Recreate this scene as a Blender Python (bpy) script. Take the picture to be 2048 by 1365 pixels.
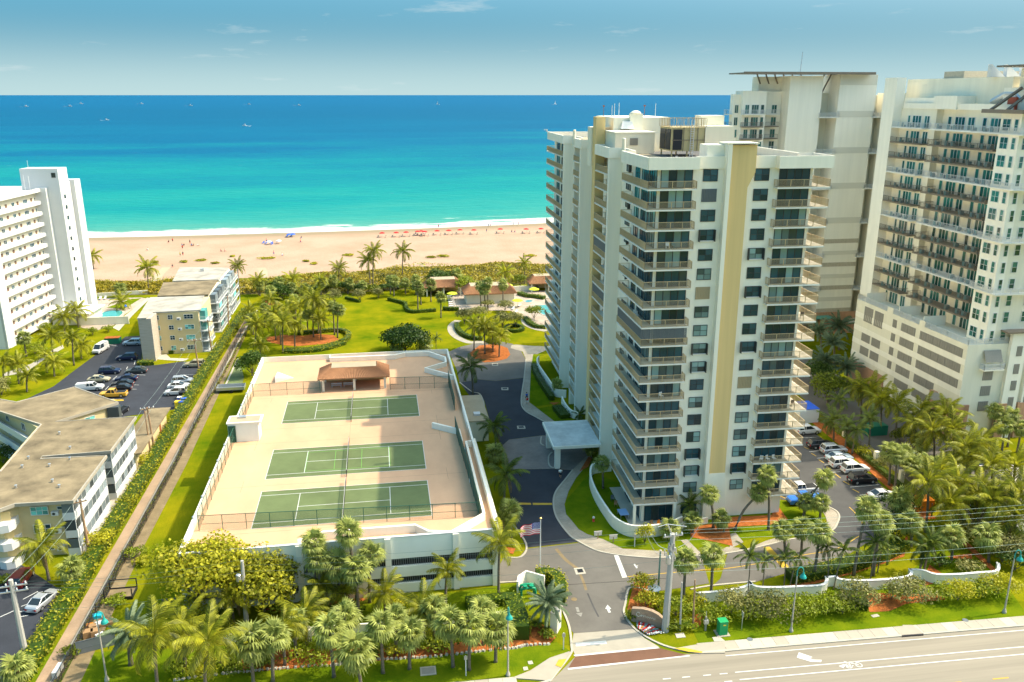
import bpy, bmesh, math, random
from mathutils import Vector, Matrix
from mathutils.geometry import tessellate_polygon
R = math.radians
rnd = random.Random(7)
scene = bpy.context.scene
for o in list(bpy.data.objects): bpy.data.objects.remove(o)

# ---------------------------------------------------------------- camera
CAMH = 61.6; FPX = 1668.0; HOR = 190.0; YAW = R(8.95)
PITCH = math.atan((682.5 - HOR) / FPX)
cam_d = bpy.data.cameras.new('camera'); cam = bpy.data.objects.new('camera', cam_d)
scene.collection.objects.link(cam)
cam.location = (0, 0, CAMH); cam.rotation_euler = (R(90) - PITCH, 0, -YAW)
cam_d.sensor_width = 36; cam_d.lens = FPX / 2048 * 36
cam_d.clip_start = 1; cam_d.clip_end = 300000
scene.camera = cam

# ---------------------------------------------------------------- world, sun, exposure
SUN_AZ = R(3.6); SUN_EL = R(51.5)
world = bpy.data.worlds.new('World'); scene.world = world; world.use_nodes = True
wn = world.node_tree.nodes; wl = world.node_tree.links; wn.clear()
w_out = wn.new('ShaderNodeOutputWorld'); w_bg = wn.new('ShaderNodeBackground')
sky = wn.new('ShaderNodeTexSky'); sky.sky_type = 'NISHITA'; sky.sun_disc = False
sky.sun_elevation = SUN_EL; sky.sun_rotation = R(90) - SUN_AZ
sky.air_density = 1.0; sky.dust_density = 10.0; sky.ozone_density = 1.0; sky.altitude = 0
tint = wn.new('ShaderNodeMixRGB'); tint.blend_type = 'MULTIPLY'; tint.inputs[0].default_value = 1
tint.inputs[2].default_value = (0.73, 0.79, 0.80, 1)
wl.new(sky.outputs[0], tint.inputs[1])
hz = wn.new('ShaderNodeMixRGB'); hz.blend_type = 'ADD'; hz.inputs[0].default_value = 1   # even sea air over the whole dome
hz.inputs[2].default_value = (-0.12, 1.04, 1.74, 1); wl.new(tint.outputs[0], hz.inputs[1])
tg = wn.new('ShaderNodeTexCoord'); sz = wn.new('ShaderNodeSeparateXYZ'); wl.new(tg.outputs['Generated'], sz.inputs[0])
hf = wn.new('ShaderNodeMapRange'); hf.interpolation_type = 'SMOOTHERSTEP'      # pale horizon haze, the same all round
hf.inputs['From Min'].default_value = -0.02; hf.inputs['From Max'].default_value = 0.115; hf.inputs['To Min'].default_value = 1; hf.inputs['To Max'].default_value = 0
wl.new(sz.outputs[2], hf.inputs['Value'])
hm = wn.new('ShaderNodeMixRGB'); hm.blend_type = 'MIX'; hm.inputs[2].default_value = (2.05, 2.8, 2.85, 1)
wl.new(hf.outputs[0], hm.inputs[0]); wl.new(hz.outputs[0], hm.inputs[1])
tc = wn.new('ShaderNodeTexCoord')
mp = wn.new('ShaderNodeMapping'); mp.inputs['Scale'].default_value = (7, 7, 42); mp.inputs['Location'].default_value = (3.1, 0.4, 0.2)
wl.new(tc.outputs['Generated'], mp.inputs[0])
cn = wn.new('ShaderNodeTexNoise'); cn.inputs['Scale'].default_value = 1.3; cn.inputs['Detail'].default_value = 7; cn.inputs['Roughness'].default_value = 0.6
wl.new(mp.outputs[0], cn.inputs[0])
cr = wn.new('ShaderNodeValToRGB'); cr.color_ramp.elements[0].position = 0.62; cr.color_ramp.elements[1].position = 0.80
cr.color_ramp.elements[1].color = (0.55, 0.55, 0.55, 1)
wl.new(cn.outputs[0], cr.inputs[0])
cm = wn.new('ShaderNodeMixRGB'); cm.inputs[2].default_value = (3.0, 3.3, 3.3, 1)
wl.new(cr.outputs[0], cm.inputs[0]); wl.new(hm.outputs[0], cm.inputs[1])
wl.new(cm.outputs[0], w_bg.inputs[0]); w_bg.inputs[1].default_value = 0.11
wl.new(w_bg.outputs[0], w_out.inputs[0])
sun_d = bpy.data.lights.new('sun', 'SUN'); sun = bpy.data.objects.new('sun', sun_d)
scene.collection.objects.link(sun)
sun_d.energy = 2.4; sun_d.angle = R(0.53); sun_d.color = (1.0, 0.88, 0.68)
sd = Vector((math.cos(SUN_AZ) * math.cos(SUN_EL), math.sin(SUN_AZ) * math.cos(SUN_EL), math.sin(SUN_EL)))
sun.rotation_euler = sd.to_track_quat('Z', 'Y').to_euler()
scene.view_settings.view_transform = 'Standard'; scene.view_settings.look = 'None'
scene.view_settings.exposure = 1.28; scene.view_settings.gamma = 1.0
scene.view_settings.use_curve_mapping = False
scene.cycles.max_bounces = 6; scene.cycles.diffuse_bounces = 4; scene.cycles.transparent_max_bounces = 8

# ---------------------------------------------------------------- points from picture measurements
def ray(u, v):
    x = (u - 1024) / FPX; y = (682.5 - v) / FPX
    c, s = math.cos(PITCH), math.sin(PITCH)
    a, b, z = x, c + y * s, -s + y * c
    C, S = math.cos(YAW), math.sin(YAW)
    return a * C + b * S, -a * S + b * C, z
def at(u, v, z=0.0):                       # where the line of sight of (u, v) meets height z
    d = ray(u, v); t = (z - CAMH) / d[2]
    return Vector((d[0] * t, d[1] * t, z))
def proj(p):
    x, y, z = p[0], p[1], p[2] - CAMH
    C, S = math.cos(YAW), math.sin(YAW); x, y = x * C - y * S, x * S + y * C
    c, s = math.cos(PITCH), math.sin(PITCH); zf = y * c - z * s
    return 1024 + FPX * x / zf, 682.5 - FPX * (y * s + z * c) / zf
def P(pts, z=0.0, o=(0, 0), s=1.0):        # list of picture points -> list of ground points
    return [at(o[0] + x * s, o[1] + y * s, z) for x, y in pts]

# ---------------------------------------------------------------- mesh helpers
class MB:
    def __init__(s): s.v = []; s.f = []
    def add(s, vs, fs):
        k = len(s.v); s.v += [tuple(v) for v in vs]; s.f += [tuple(i + k for i in f) for f in fs]; return s
    def box(s, x0, x1, y0, y1, z0, z1):
        return s.add([(x0,y0,z0),(x1,y0,z0),(x1,y1,z0),(x0,y1,z0),(x0,y0,z1),(x1,y0,z1),(x1,y1,z1),(x0,y1,z1)],
                     [(0,3,2,1),(4,5,6,7),(0,1,5,4),(1,2,6,5),(2,3,7,6),(3,0,4,7)])
    def obox(s, c, size, rz=0, rx=0, ry=0):
        M = Matrix.Translation(c) @ Matrix.Rotation(rz,4,'Z') @ Matrix.Rotation(ry,4,'Y') @ Matrix.Rotation(rx,4,'X')
        hx, hy, hz = size[0]/2, size[1]/2, size[2]/2
        vs = [M @ Vector(p) for p in [(-hx,-hy,-hz),(hx,-hy,-hz),(hx,hy,-hz),(-hx,hy,-hz),(-hx,-hy,hz),(hx,-hy,hz),(hx,hy,hz),(-hx,hy,hz)]]
        return s.add(vs, [(0,3,2,1),(4,5,6,7),(0,1,5,4),(1,2,6,5),(2,3,7,6),(3,0,4,7)])
    def prism(s, poly, z0, z1):            # closed polygon (x, y) extruded
        n = len(poly); a = sum(poly[i][0]*poly[(i+1)%n][1]-poly[(i+1)%n][0]*poly[i][1] for i in range(n))
        if a < 0: poly = poly[::-1]
        k = len(s.v)
        s.v += [(p[0],p[1],z0) for p in poly] + [(p[0],p[1],z1) for p in poly]
        for i in range(n): j = (i+1)%n; s.f.append((k+i,k+j,k+n+j,k+n+i))
        for t in tessellate_polygon([[Vector((p[0],p[1],0)) for p in poly]]):
            q = [poly[i] for i in t]
            ar = (q[1][0]-q[0][0])*(q[2][1]-q[0][1])-(q[2][0]-q[0][0])*(q[1][1]-q[0][1])
            t = t if ar > 0 else t[::-1]
            s.f.append(tuple(k+n+i for i in t)); s.f.append(tuple(k+i for i in t[::-1]))
        return s
    def flat(s, poly, z):
        k = len(s.v); s.v += [(p[0],p[1],z) for p in poly]
        for t in tessellate_polygon([[Vector((p[0],p[1],0)) for p in poly]]):
            q = [poly[i] for i in t]
            ar = (q[1][0]-q[0][0])*(q[2][1]-q[0][1])-(q[2][0]-q[0][0])*(q[1][1]-q[0][1])
            s.f.append(tuple(k+i for i in (t if ar > 0 else t[::-1])))
        return s
    def tube(s, pts, r, n=6, cap=True):    # r: number or list
        pts = [Vector(p) for p in pts]; m = len(pts)
        rs = r if isinstance(r, (list, tuple)) else [r]*m
        k = len(s.v); up = Vector((0,0,1))
        for i, p in enumerate(pts):
            d = (pts[min(i+1,m-1)] - pts[max(i-1,0)]).normalized()
            a = d.cross(up) if abs(d.z) < .95 else d.cross(Vector((1,0,0)))
            a.normalize(); b = d.cross(a)
            for j in range(n):
                t = 2*math.pi*j/n; s.v.append(tuple(p + (a*math.cos(t) + b*math.sin(t))*rs[i]))
        for i in range(m-1):
            for j in range(n):
                jj = (j+1)%n; s.f.append((k+i*n+j, k+i*n+jj, k+(i+1)*n+jj, k+(i+1)*n+j))
        if cap:
            s.f.append(tuple(k+j for j in range(n))[::-1]); s.f.append(tuple(k+(m-1)*n+j for j in range(n)))
        return s
    def lathe(s, prof, n=12, c=(0,0,0)):   # prof: (r, z)
        k = len(s.v)
        for r, z in prof:
            for j in range(n): t = 2*math.pi*j/n; s.v.append((c[0]+r*math.cos(t), c[1]+r*math.sin(t), c[2]+z))
        for i in range(len(prof)-1):
            for j in range(n): jj=(j+1)%n; s.f.append((k+i*n+j,k+i*n+jj,k+(i+1)*n+jj,k+(i+1)*n+j))
        s.f.append(tuple(k+j for j in range(n))[::-1]); s.f.append(tuple(k+(len(prof)-1)*n+j for j in range(n)))
        return s
    def strip(s, pts, w, z0, z1):          # low wall / kerb of width w along a line of points
        pts = [Vector((p[0],p[1],0)) for p in pts]; m = len(pts); k = len(s.v)
        for i, p in enumerate(pts):
            d = (pts[min(i+1,m-1)] - pts[max(i-1,0)]).normalized(); nrm = Vector((-d.y, d.x, 0))*w/2
            a, b = p+nrm, p-nrm
            s.v += [(a.x,a.y,z0),(b.x,b.y,z0),(b.x,b.y,z1),(a.x,a.y,z1)]
        for i in range(m-1):
            q = k+4*i
            for e in range(4): f = (e+1)%4; s.f.append((q+e, q+4+e, q+4+f, q+f))
        s.f.append((k,k+1,k+2,k+3)); q = k+4*(m-1); s.f.append((q+3,q+2,q+1,q))
        return s
    def mesh(s, name, mat, smooth=False):
        me = bpy.data.meshes.new(name); me.from_pydata(s.v, [], s.f)
        if mat: me.materials.append(mat)
        if smooth:
            for p in me.polygons: p.use_smooth = True
        me.update(); return me
def link(name, data, parent=None, loc=None, rz=0, scale=None):
    o = bpy.data.objects.new(name, data); scene.collection.objects.link(o)
    if parent: o.parent = parent
    if loc is not None: o.location = loc
    if rz: o.rotation_euler = (0,0,rz)
    if scale: o.scale = scale if isinstance(scale,(tuple,list)) else (scale,)*3
    return o
def part(name, mb, mat, parent=None, smooth=False, loc=None, rz=0):
    return link(name, mb.mesh(name, mat, smooth), parent, loc, rz)
def tag(o, label=None, cat=None, group=None, kind=None):
    if label: o['label'] = label
    if cat: o['category'] = cat
    if group: o['group'] = group
    if kind: o['kind'] = kind
    return o
def thing(name, label, cat, loc=(0,0,0), rz=0, group=None):
    return tag(link(name, None, None, loc, rz), label, cat, group)
def struct(name, mb, mat, kind='structure', **k):
    return tag(part(name, mb, mat, **k), kind=kind)
def copy_tree(o, parent=None):
    c = o.copy(); scene.collection.objects.link(c); c.parent = parent
    for ch in o.children: copy_tree(ch, c)
    return c
ORD = ['leftmost','second from left','third from left','fourth from left','fifth from left','sixth from left','seventh from left','eighth from left','ninth from left','tenth from left','eleventh from left','twelfth from left','thirteenth from left','fourteenth from left','fifteenth from left','sixteenth from left','seventeenth from left','eighteenth from left']
def ordinal(i, n):
    if n == 1: return 'single'
    if i == n-1: return 'rightmost'
    return ORD[i]

# ---------------------------------------------------------------- materials
def newmat(name):
    m = bpy.data.materials.new(name); m.use_nodes = True
    return m, m.node_tree.nodes, m.node_tree.links, m.node_tree.nodes['Principled BSDF']
def M(name, col, rough=0.8, var=0.0, scale=1.0, col2=None, bump=0.0, bscale=None, metal=0.0, spec=0.3, detail=5, coord='Object', stretch=None, contrast=(0.3, 0.7)):
    m, n, l, b = newmat(name)
    b.inputs['Roughness'].default_value = rough; b.inputs['Metallic'].default_value = metal
    b.inputs['Specular IOR Level'].default_value = spec
    c = (*col, 1)
    if var or col2 or bump:
        t = n.new('ShaderNodeTexCoord'); src = t.outputs[coord]
        if coord == 'World':
            pass
        if stretch:
            mpn = n.new('ShaderNodeMapping'); mpn.inputs['Scale'].default_value = stretch; l.new(src, mpn.inputs[0]); src = mpn.outputs[0]
        nz = n.new('ShaderNodeTexNoise'); nz.inputs['Scale'].default_value = scale; nz.inputs['Detail'].default_value = detail; nz.inputs['Roughness'].default_value = 0.65
        l.new(src, nz.inputs[0])
        if var or col2:
            rp = n.new('ShaderNodeValToRGB')
            rp.color_ramp.elements[0].position = contrast[0]; rp.color_ramp.elements[1].position = contrast[1]
            c2 = (*col2, 1) if col2 else tuple(min(1, x*(1+var)) for x in col) + (1,)
            rp.color_ramp.elements[0].color = c if col2 else tuple(x*(1-var) for x in col) + (1,)
            rp.color_ramp.elements[1].color = c2
            l.new(nz.outputs[0], rp.inputs[0]); l.new(rp.outputs[0], b.inputs['Base Color'])
        if bump:
            bz = n.new('ShaderNodeTexNoise'); bz.inputs['Scale'].default_value = bscale or scale*6; bz.inputs['Detail'].default_value = 4
            l.new(src, bz.inputs[0])
            bp = n.new('ShaderNodeBump'); bp.inputs['Strength'].default_value = bump; bp.inputs['Distance'].default_value = 0.1
            l.new(bz.outputs[0], bp.inputs['Height']); l.new(bp.outputs[0], b.inputs['Normal'])
    if not (var or col2): b.inputs['Base Color'].default_value = c
    return m
def leafmat(name, a, b_, trans=0.35):      # random tone for every leaf piece, light passes through
    m, n, l, b = newmat(name)
    g = n.new('ShaderNodeNewGeometry'); oi = n.new('ShaderNodeObjectInfo')
    ad = n.new('ShaderNodeMath'); ad.operation = 'MULTIPLY_ADD'; ad.inputs[1].default_value = 0.6
    sc = n.new('ShaderNodeMath'); sc.operation = 'MULTIPLY'; sc.inputs[1].default_value = 0.4
    l.new(oi.outputs['Random'], sc.inputs[0]); l.new(g.outputs['Random Per Island'], ad.inputs[0]); l.new(sc.outputs[0], ad.inputs[2])
    rp = n.new('ShaderNodeValToRGB'); rp.color_ramp.elements[0].color = (*a, 1); rp.color_ramp.elements[1].color = (*b_, 1)
    l.new(ad.outputs[0], rp.inputs[0]); l.new(rp.outputs[0], b.inputs['Base Color'])
    b.inputs['Roughness'].default_value = 0.5; b.inputs['Specular IOR Level'].default_value = 0.25
    tr = n.new('ShaderNodeBsdfTranslucent'); l.new(rp.outputs[0], tr.inputs[0])
    mx = n.new('ShaderNodeMixShader'); mx.inputs[0].default_value = trans
    l.new(b.outputs[0], mx.inputs[1]); l.new(tr.outputs[0], mx.inputs[2]); l.new(mx.outputs[0], n['Material Output'].inputs[0])
    return m
def glassmat(name, col, rough=0.06, spec=0.8, var=0.5):
    m, n, l, b = newmat(name)
    oi = n.new('ShaderNodeObjectInfo'); rp = n.new('ShaderNodeValToRGB')
    rp.color_ramp.elements[0].color = tuple(x*(1-var) for x in col)+(1,); rp.color_ramp.elements[1].color = tuple(x*(1+var*1.6) for x in col)+(1,)
    l.new(oi.outputs['Random'], rp.inputs[0]); l.new(rp.outputs[0], b.inputs['Base Color'])
    b.inputs['Roughness'].default_value = rough; b.inputs['Specular IOR Level'].default_value = spec
    return m
def flag_stripes(): pass
WHITE = M('white_stucco', (0.86,0.81,0.68), 0.85, 0.05, 0.6, bump=0.05, bscale=8, stretch=(1.2,1.2,.07), detail=8)
CREAM = M('cream_stucco', (0.76,0.71,0.56), 0.85, 0.055, 0.6, bump=0.05, bscale=8, stretch=(1.2,1.2,.07), detail=8)
PWHITE = M('bright_white_paint', (0.6192,0.6192,0.6048), 0.7, 0.03, 0.3)
TANW = M('tan_stucco', (0.70,0.51,0.23), 0.85, 0.09, 0.5, stretch=(1.5,1.5,.06), detail=8)
TANRAIL = M('tan_railing_paint', (0.527,0.3995,0.2295), 0.6)
SLABW = M('balcony_slab_white', (0.741,0.722,0.646), 0.8, 0.05, 0.5)
TILEFLOOR = M('balcony_floor_tile', (0.465,0.4125,0.315), 0.6, 0.12, 2.0)
GLASS = glassmat('window_glass', (0.022,0.062,0.078), 0.12, 0.35)
GLASSC = glassmat('curtained_glass', (0.13,0.20,0.19), 0.15, 0.35, 0.8)
GREENG = glassmat('green_tinted_glass', (0.02,0.10,0.085), 0.06, 0.8, 0.5)
DARKF = M('dark_bronze_frame', (0.05,0.055,0.055), 0.5)
WFRAME = M('white_frame', (0.663,0.663,0.6375), 0.5)
SHUT = M('slate_shutter', (0.13,0.15,0.16), 0.6)
SHUTT = M('tan_shutter', (0.42,0.33,0.20), 0.6)
GREYB = M('grey_brown_louvre', (0.28,0.26,0.22), 0.7, 0.06, 3)
BRONZE = M('bronze_steel', (0.20,0.16,0.12), 0.5)
ROOFBEIGE = M('beige_roof_coating', (0.3844,0.31,0.2046), 0.9, 0.12, 0.3)
ROOFDARK = M('gravel_roof', (0.10,0.10,0.10), 0.95, 0.25, 2)
METAL = M('galvanised_metal', (0.55,0.56,0.56), 0.35, metal=0.7)
RUSTY = M('weathered_cooling_tower_steel', (0.50,0.40,0.20), 0.7, col2=(0.30,0.20,0.09), scale=0.8, contrast=(0.5,0.8))
BLACK = M('black_paint', (0.02,0.02,0.022), 0.5)
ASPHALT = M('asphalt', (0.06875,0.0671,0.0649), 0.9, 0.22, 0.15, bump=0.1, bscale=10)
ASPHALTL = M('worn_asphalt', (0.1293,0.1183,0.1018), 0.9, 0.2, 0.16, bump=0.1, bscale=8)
ASPHALTD = M('shade_toned_asphalt', (0.033,0.0363,0.0451), 0.9, 0.22, 0.2, bump=0.1, bscale=10)  # bluish dark tone: the shade on the drive is put into this colour
ROADC = M('sun_bleached_road', (0.235,0.205,0.156), 0.9, 0.17, 0.8, stretch=(0.03,1.1,1), detail=9, bump=0.05, bscale=6)
CONC = M('concrete', (0.3364,0.3016,0.2378), 0.9, 0.09, 0.5, bump=0.05, bscale=6)
CONCL = M('pale_concrete', (0.408,0.372,0.3), 0.9, 0.07, 0.5)
PAINTW = M('white_road_paint', (0.544,0.5372,0.5032), 0.7, 0.05, 2)
PAINTY = M('yellow_road_paint', (0.52,0.325,0.0325), 0.7, 0.08, 2)
GRASS = M('lawn_grass', (0.062,0.112,0.0035), 0.95, col2=(0.225,0.20,0.006), scale=0.11, detail=10, bump=0.6, bscale=5, spec=0.0, contrast=(0.30,0.68))
GRASSG = M('green_lawn_grass', (0.05544,0.1078,0.003696), 0.95, col2=(0.154,0.1848,0.00616), scale=0.25, detail=10, bump=0.6, bscale=6, spec=0.0)
MULCH = M('red_mulch', (0.336,0.105,0.027), 0.95, 0.35, 1.5, bump=0.6, bscale=8, spec=0.1)
SOIL = M('dry_soil', (0.2088,0.1566,0.087), 0.95, 0.25, 0.6, bump=0.4, bscale=5, spec=0.1)
SANDM = M('beach_sand', (0.3795,0.3107,0.209), 0.95, 0.06, 0.12, bump=0.3, bscale=1.2, spec=0.1)
TRUNK = M('palm_trunk_bark', (0.186,0.155,0.1147), 0.9, 0.3, 2.5, stretch=(1,1,4), bump=0.5, bscale=12, spec=0.1)
BARK = M('tree_bark', (0.1736,0.1426,0.1054), 0.9, 0.3, 3, bump=0.5, bscale=10, spec=0.1)
COCO = leafmat('coconut_frond', (0.03697,0.0609,0.00435), (0.5067,0.4872,0.02923), 0.45)
COCOD = leafmat('dark_palm_frond', (0.01937,0.04117,0.009685), (0.2171,0.2713,0.03255), 0.35)
SABAL = leafmat('sabal_leaf', (0.03494,0.06115,0.008735), (0.4892,0.5283,0.1272), 0.38)
DATE = leafmat('blue_green_date_frond', (0.0621,0.1104,0.0621), (0.2484,0.3036,0.1518), 0.3)
LEAFD = leafmat('dark_green_leaves', (0.00952,0.0374,0.0034), (0.0816,0.136,0.00952), 0.3)
LEAFY = leafmat('yellow_green_leaves', (0.07065,0.08955,0.00377), (0.6545,0.6018,0.03166), 0.42)
LEAFM = leafmat('mid_green_leaves', (0.02808,0.0515,0.003744), (0.346,0.3984,0.02097), 0.35)
LEAFO = leafmat('olive_leaves', (0.04585,0.05835,0.01251), (0.4295,0.4016,0.1214), 0.33)
SEAGRAPE = leafmat('seagrape_leaves', (0.0515,0.0673,0.003168), (0.5322,0.3992,0.02218), 0.33)
DEADL = leafmat('dry_brown_leaves', (0.1276,0.0812,0.029), (0.29,0.2088,0.0928), 0.2)
# ---------------------------------------------------------------- setting: sea, beach, ground
def math_nodes(n, l):
    def f(op, a, b=None, c=None, clamp=False):
        m = n.new('ShaderNodeMath'); m.operation = op; m.use_clamp = clamp
        for i, v in enumerate((a, b, c)):
            if v is None: continue
            if isinstance(v, (int, float)): m.inputs[i].default_value = v
            else: l.new(v, m.inputs[i])
        return m.outputs[0]
    return f
def shore(x):
    x = max(-260, min(200, x)); return 396.6 + .075*x + .00042*x*x
def sea_material():
    m, n, l, b = newmat('sea_water'); f = math_nodes(n, l)
    g = n.new('ShaderNodeNewGeometry'); sp = n.new('ShaderNodeSeparateXYZ'); l.new(g.outputs['Position'], sp.inputs[0])
    x = f('MINIMUM', f('MAXIMUM', sp.outputs[0], -260), 200)
    sh = f('ADD', f('MULTIPLY_ADD', x, .075, 396.6), f('MULTIPLY', f('MULTIPLY', x, x), .00042))
    d = f('SUBTRACT', sp.outputs[1], sh)
    # streaks parallel to the shore
    mp = n.new('ShaderNodeMapping'); mp.inputs['Scale'].default_value = (.0022, .0075, 1); mp.inputs['Rotation'].default_value = (0,0,R(-5))
    l.new(g.outputs['Position'], mp.inputs[0])
    nz = n.new('ShaderNodeTexNoise'); nz.inputs['Scale'].default_value = 1; nz.inputs['Detail'].default_value = 7; nz.inputs['Roughness'].default_value = .6; l.new(mp.outputs[0], nz.inputs[0])
    mp2 = n.new('ShaderNodeMapping'); mp2.inputs['Scale'].default_value = (.03, .14, 1); l.new(g.outputs['Position'], mp2.inputs[0])
    n2 = n.new('ShaderNodeTexNoise'); n2.inputs['Scale'].default_value = 1; n2.inputs['Detail'].default_value = 5; n2.inputs['Roughness'].default_value = .8; l.new(mp2.outputs[0], n2.inputs[0])
    lg = f('LOGARITHM', f('MAXIMUM', d, 2), math.e)
    far = f('MULTIPLY_ADD', lg, .136, -.21)
    fac = f('ADD', far, f('MULTIPLY_ADD', nz.outputs[0], .34, -.17))
    fac = f('ADD', fac, f('MULTIPLY_ADD', n2.outputs[0], .30, -.15))
    mp5 = n.new('ShaderNodeMapping'); mp5.inputs['Scale'].default_value = (.0009, .004, 1); mp5.inputs['Rotation'].default_value = (0,0,R(7)); l.new(g.outputs['Position'], mp5.inputs[0])
    n5 = n.new('ShaderNodeTexNoise'); n5.inputs['Scale'].default_value = 1; n5.inputs['Detail'].default_value = 9; n5.inputs['Roughness'].default_value = .72; l.new(mp5.outputs[0], n5.inputs[0])
    fac = f('ADD', fac, f('MULTIPLY_ADD', n5.outputs[0], .46, -.23), clamp=True)
    rp = n.new('ShaderNodeValToRGB'); e = rp.color_ramp.elements
    cols = [(.16,(0.0728,0.2464,0.196)), (.32,(0.028,0.2296,0.196)), (.46,(0.0056,0.196,0.1876)), (.60,(0.00168,0.14,0.1848)), (.72,(0.00056,0.0924,0.1792)), (.86,(0.0008,0.078,0.160)), (1,(0.0008,0.086,0.185))]
    e[0].position, e[0].color = cols[0][0], (*cols[0][1],1); e[1].position, e[1].color = cols[-1][0], (*cols[-1][1],1)
    for p_, c_ in cols[1:-1]: q = e.new(p_); q.color = (*c_,1)
    l.new(fac, rp.inputs[0])
    # foam: wash along the sand and two broken crests
    mp3 = n.new('ShaderNodeMapping'); mp3.inputs['Scale'].default_value = (.055, .13, 1); l.new(g.outputs['Position'], mp3.inputs[0])
    n3 = n.new('ShaderNodeTexNoise'); n3.inputs['Scale'].default_value = 1; n3.inputs['Detail'].default_value = 8; n3.inputs['Roughness'].default_value = .72; l.new(mp3.outputs[0], n3.inputs[0])
    mp4 = n.new('ShaderNodeMapping'); mp4.inputs['Scale'].default_value = (.013, .02, 1); mp4.inputs['Location'].default_value = (.7,.2,0); l.new(g.outputs['Position'], mp4.inputs[0])
    n4 = n.new('ShaderNodeTexNoise'); n4.inputs['Scale'].default_value = 1; n4.inputs['Detail'].default_value = 3; l.new(mp4.outputs[0], n4.inputs[0])
    dw = f('ADD', d, f('MULTIPLY_ADD', n4.outputs[0], 26, -13))
    def band(c, w): return f('SUBTRACT', 1, f('DIVIDE', f('ABSOLUTE', f('SUBTRACT', dw, c)), w), clamp=True)
    wash = f('MULTIPLY', band(9, 17), 1.1)
    right = f('MULTIPLY_ADD', sp.outputs[0], .006, .35, clamp=True)
    crest = f('MULTIPLY', band(21, 7), f('MULTIPLY_ADD', right, .65, .4))
    crest2 = f('MULTIPLY', band(37, 3.5), f('MULTIPLY_ADD', n4.outputs[0], 5, -2.35, clamp=True))
    tot = f('MAXIMUM', f('MAXIMUM', wash, crest), crest2)
    fo = f('MULTIPLY_ADD', f('SUBTRACT', tot, f('MULTIPLY_ADD', n3.outputs[0], 2.2, -.72)), 3.2, 0, clamp=True)
    mx = n.new('ShaderNodeMixRGB'); mx.inputs[2].default_value = (0.5412,0.5412,0.5016,1); l.new(fo, mx.inputs[0]); l.new(rp.outputs[0], mx.inputs[1])
    l.new(mx.outputs[0], b.inputs['Base Color'])
    b.inputs['Roughness'].default_value = .5; b.inputs['Specular IOR Level'].default_value = .03
    wv = n.new('ShaderNodeMapping'); wv.inputs['Scale'].default_value = (.10, .32, 1); l.new(g.outputs['Position'], wv.inputs[0])
    nb = n.new('ShaderNodeTexNoise'); nb.inputs['Scale'].default_value = 1; nb.inputs['Detail'].default_value = 6; l.new(wv.outputs[0], nb.inputs[0])
    bp = n.new('ShaderNodeBump'); bp.inputs['Strength'].default_value = .6; bp.inputs['Distance'].default_value = 2.0; l.new(nb.outputs[0], bp.inputs['Height']); l.new(bp.outputs[0], b.inputs['Normal'])
    return m
SEA = sea_material()
XS = [-4000,-1500,-700,-400,-260] + list(range(-230,201,30)) + [230,400,700,1500,4000]
mb = MB(); k = len(XS)
for x in XS: mb.v.append((x, shore(x)-14, -.12))
for x in XS: mb.v.append((x, 700, -.12))
for i in range(k-1): mb.f.append((i, i+1, k+i+1, k+i))
mb.add([(-4000,700,-.12),(4000,700,-.12),(160000,150000,-.12),(-160000,150000,-.12)], [(0,1,2,3)])
struct('sea', mb, SEA)
mb = MB(); rows = [(-16,.10),(-9,.12),(-3,.02),(4,-.10),(30,-1.5)]
for off, z in [(-92,.05)] + rows:
    for x in XS: mb.v.append((x, (shore(x)+off) if off > -90 else 298 + 2.5*math.sin(x*.07)+1.8*math.sin(x*.19+1), z))
for r in range(len(rows)):
    for i in range(k-1): mb.f.append((r*k+i, r*k+i+1, (r+1)*k+i+1, (r+1)*k+i))
def sand_material():
    m, n, l, b = newmat('beach_sand_near_water'); f = math_nodes(n, l)
    g = n.new('ShaderNodeNewGeometry'); sp = n.new('ShaderNodeSeparateXYZ'); l.new(g.outputs['Position'], sp.inputs[0])
    x = f('MINIMUM', f('MAXIMUM', sp.outputs[0], -260), 200)
    sh = f('ADD', f('MULTIPLY_ADD', x, .075, 396.6), f('MULTIPLY', f('MULTIPLY', x, x), .00042))
    d = f('SUBTRACT', sp.outputs[1], sh)
    nz = n.new('ShaderNodeTexNoise'); nz.inputs['Scale'].default_value = .05; nz.inputs['Detail'].default_value = 8; nz.inputs['Roughness'].default_value = .7; l.new(g.outputs['Position'], nz.inputs[0])
    wet = f('MULTIPLY_ADD', f('ADD', d, f('MULTIPLY_ADD', nz.outputs[0], 14, -7)), .09, 1.15, clamp=True)
    c1 = n.new('ShaderNodeValToRGB'); c1.color_ramp.elements[0].color = (0.3406,0.2288,0.1502,1); c1.color_ramp.elements[1].color = (0.4144,0.2831,0.198,1)
    c1.color_ramp.elements[0].position = .35; c1.color_ramp.elements[1].position = .6; l.new(nz.outputs[0], c1.inputs[0])
    mx = n.new('ShaderNodeMixRGB'); l.new(wet, mx.inputs[0]); l.new(c1.outputs[0], mx.inputs[1]); mx.inputs[2].default_value = (0.253,0.1925,0.1183,1)
    l.new(mx.outputs[0], b.inputs['Base Color']); b.inputs['Roughness'].default_value = .9; b.inputs['Specular IOR Level'].default_value = .1
    n2 = n.new('ShaderNodeTexNoise'); n2.inputs['Scale'].default_value = .9; n2.inputs['Detail'].default_value = 5; l.new(g.outputs['Position'], n2.inputs[0])
    bp = n.new('ShaderNodeBump'); bp.inputs['Strength'].default_value = .6; bp.inputs['Distance'].default_value = .25; l.new(n2.outputs[0], bp.inputs['Height']); l.new(bp.outputs[0], b.inputs['Normal'])
    return m
struct('beach', mb, sand_material())
struct('ground', MB().add([(-4000,-400,0),(4000,-400,0),(4000,330,0),(-4000,330,0)], [(0,1,2,3)]), GRASS)

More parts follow.
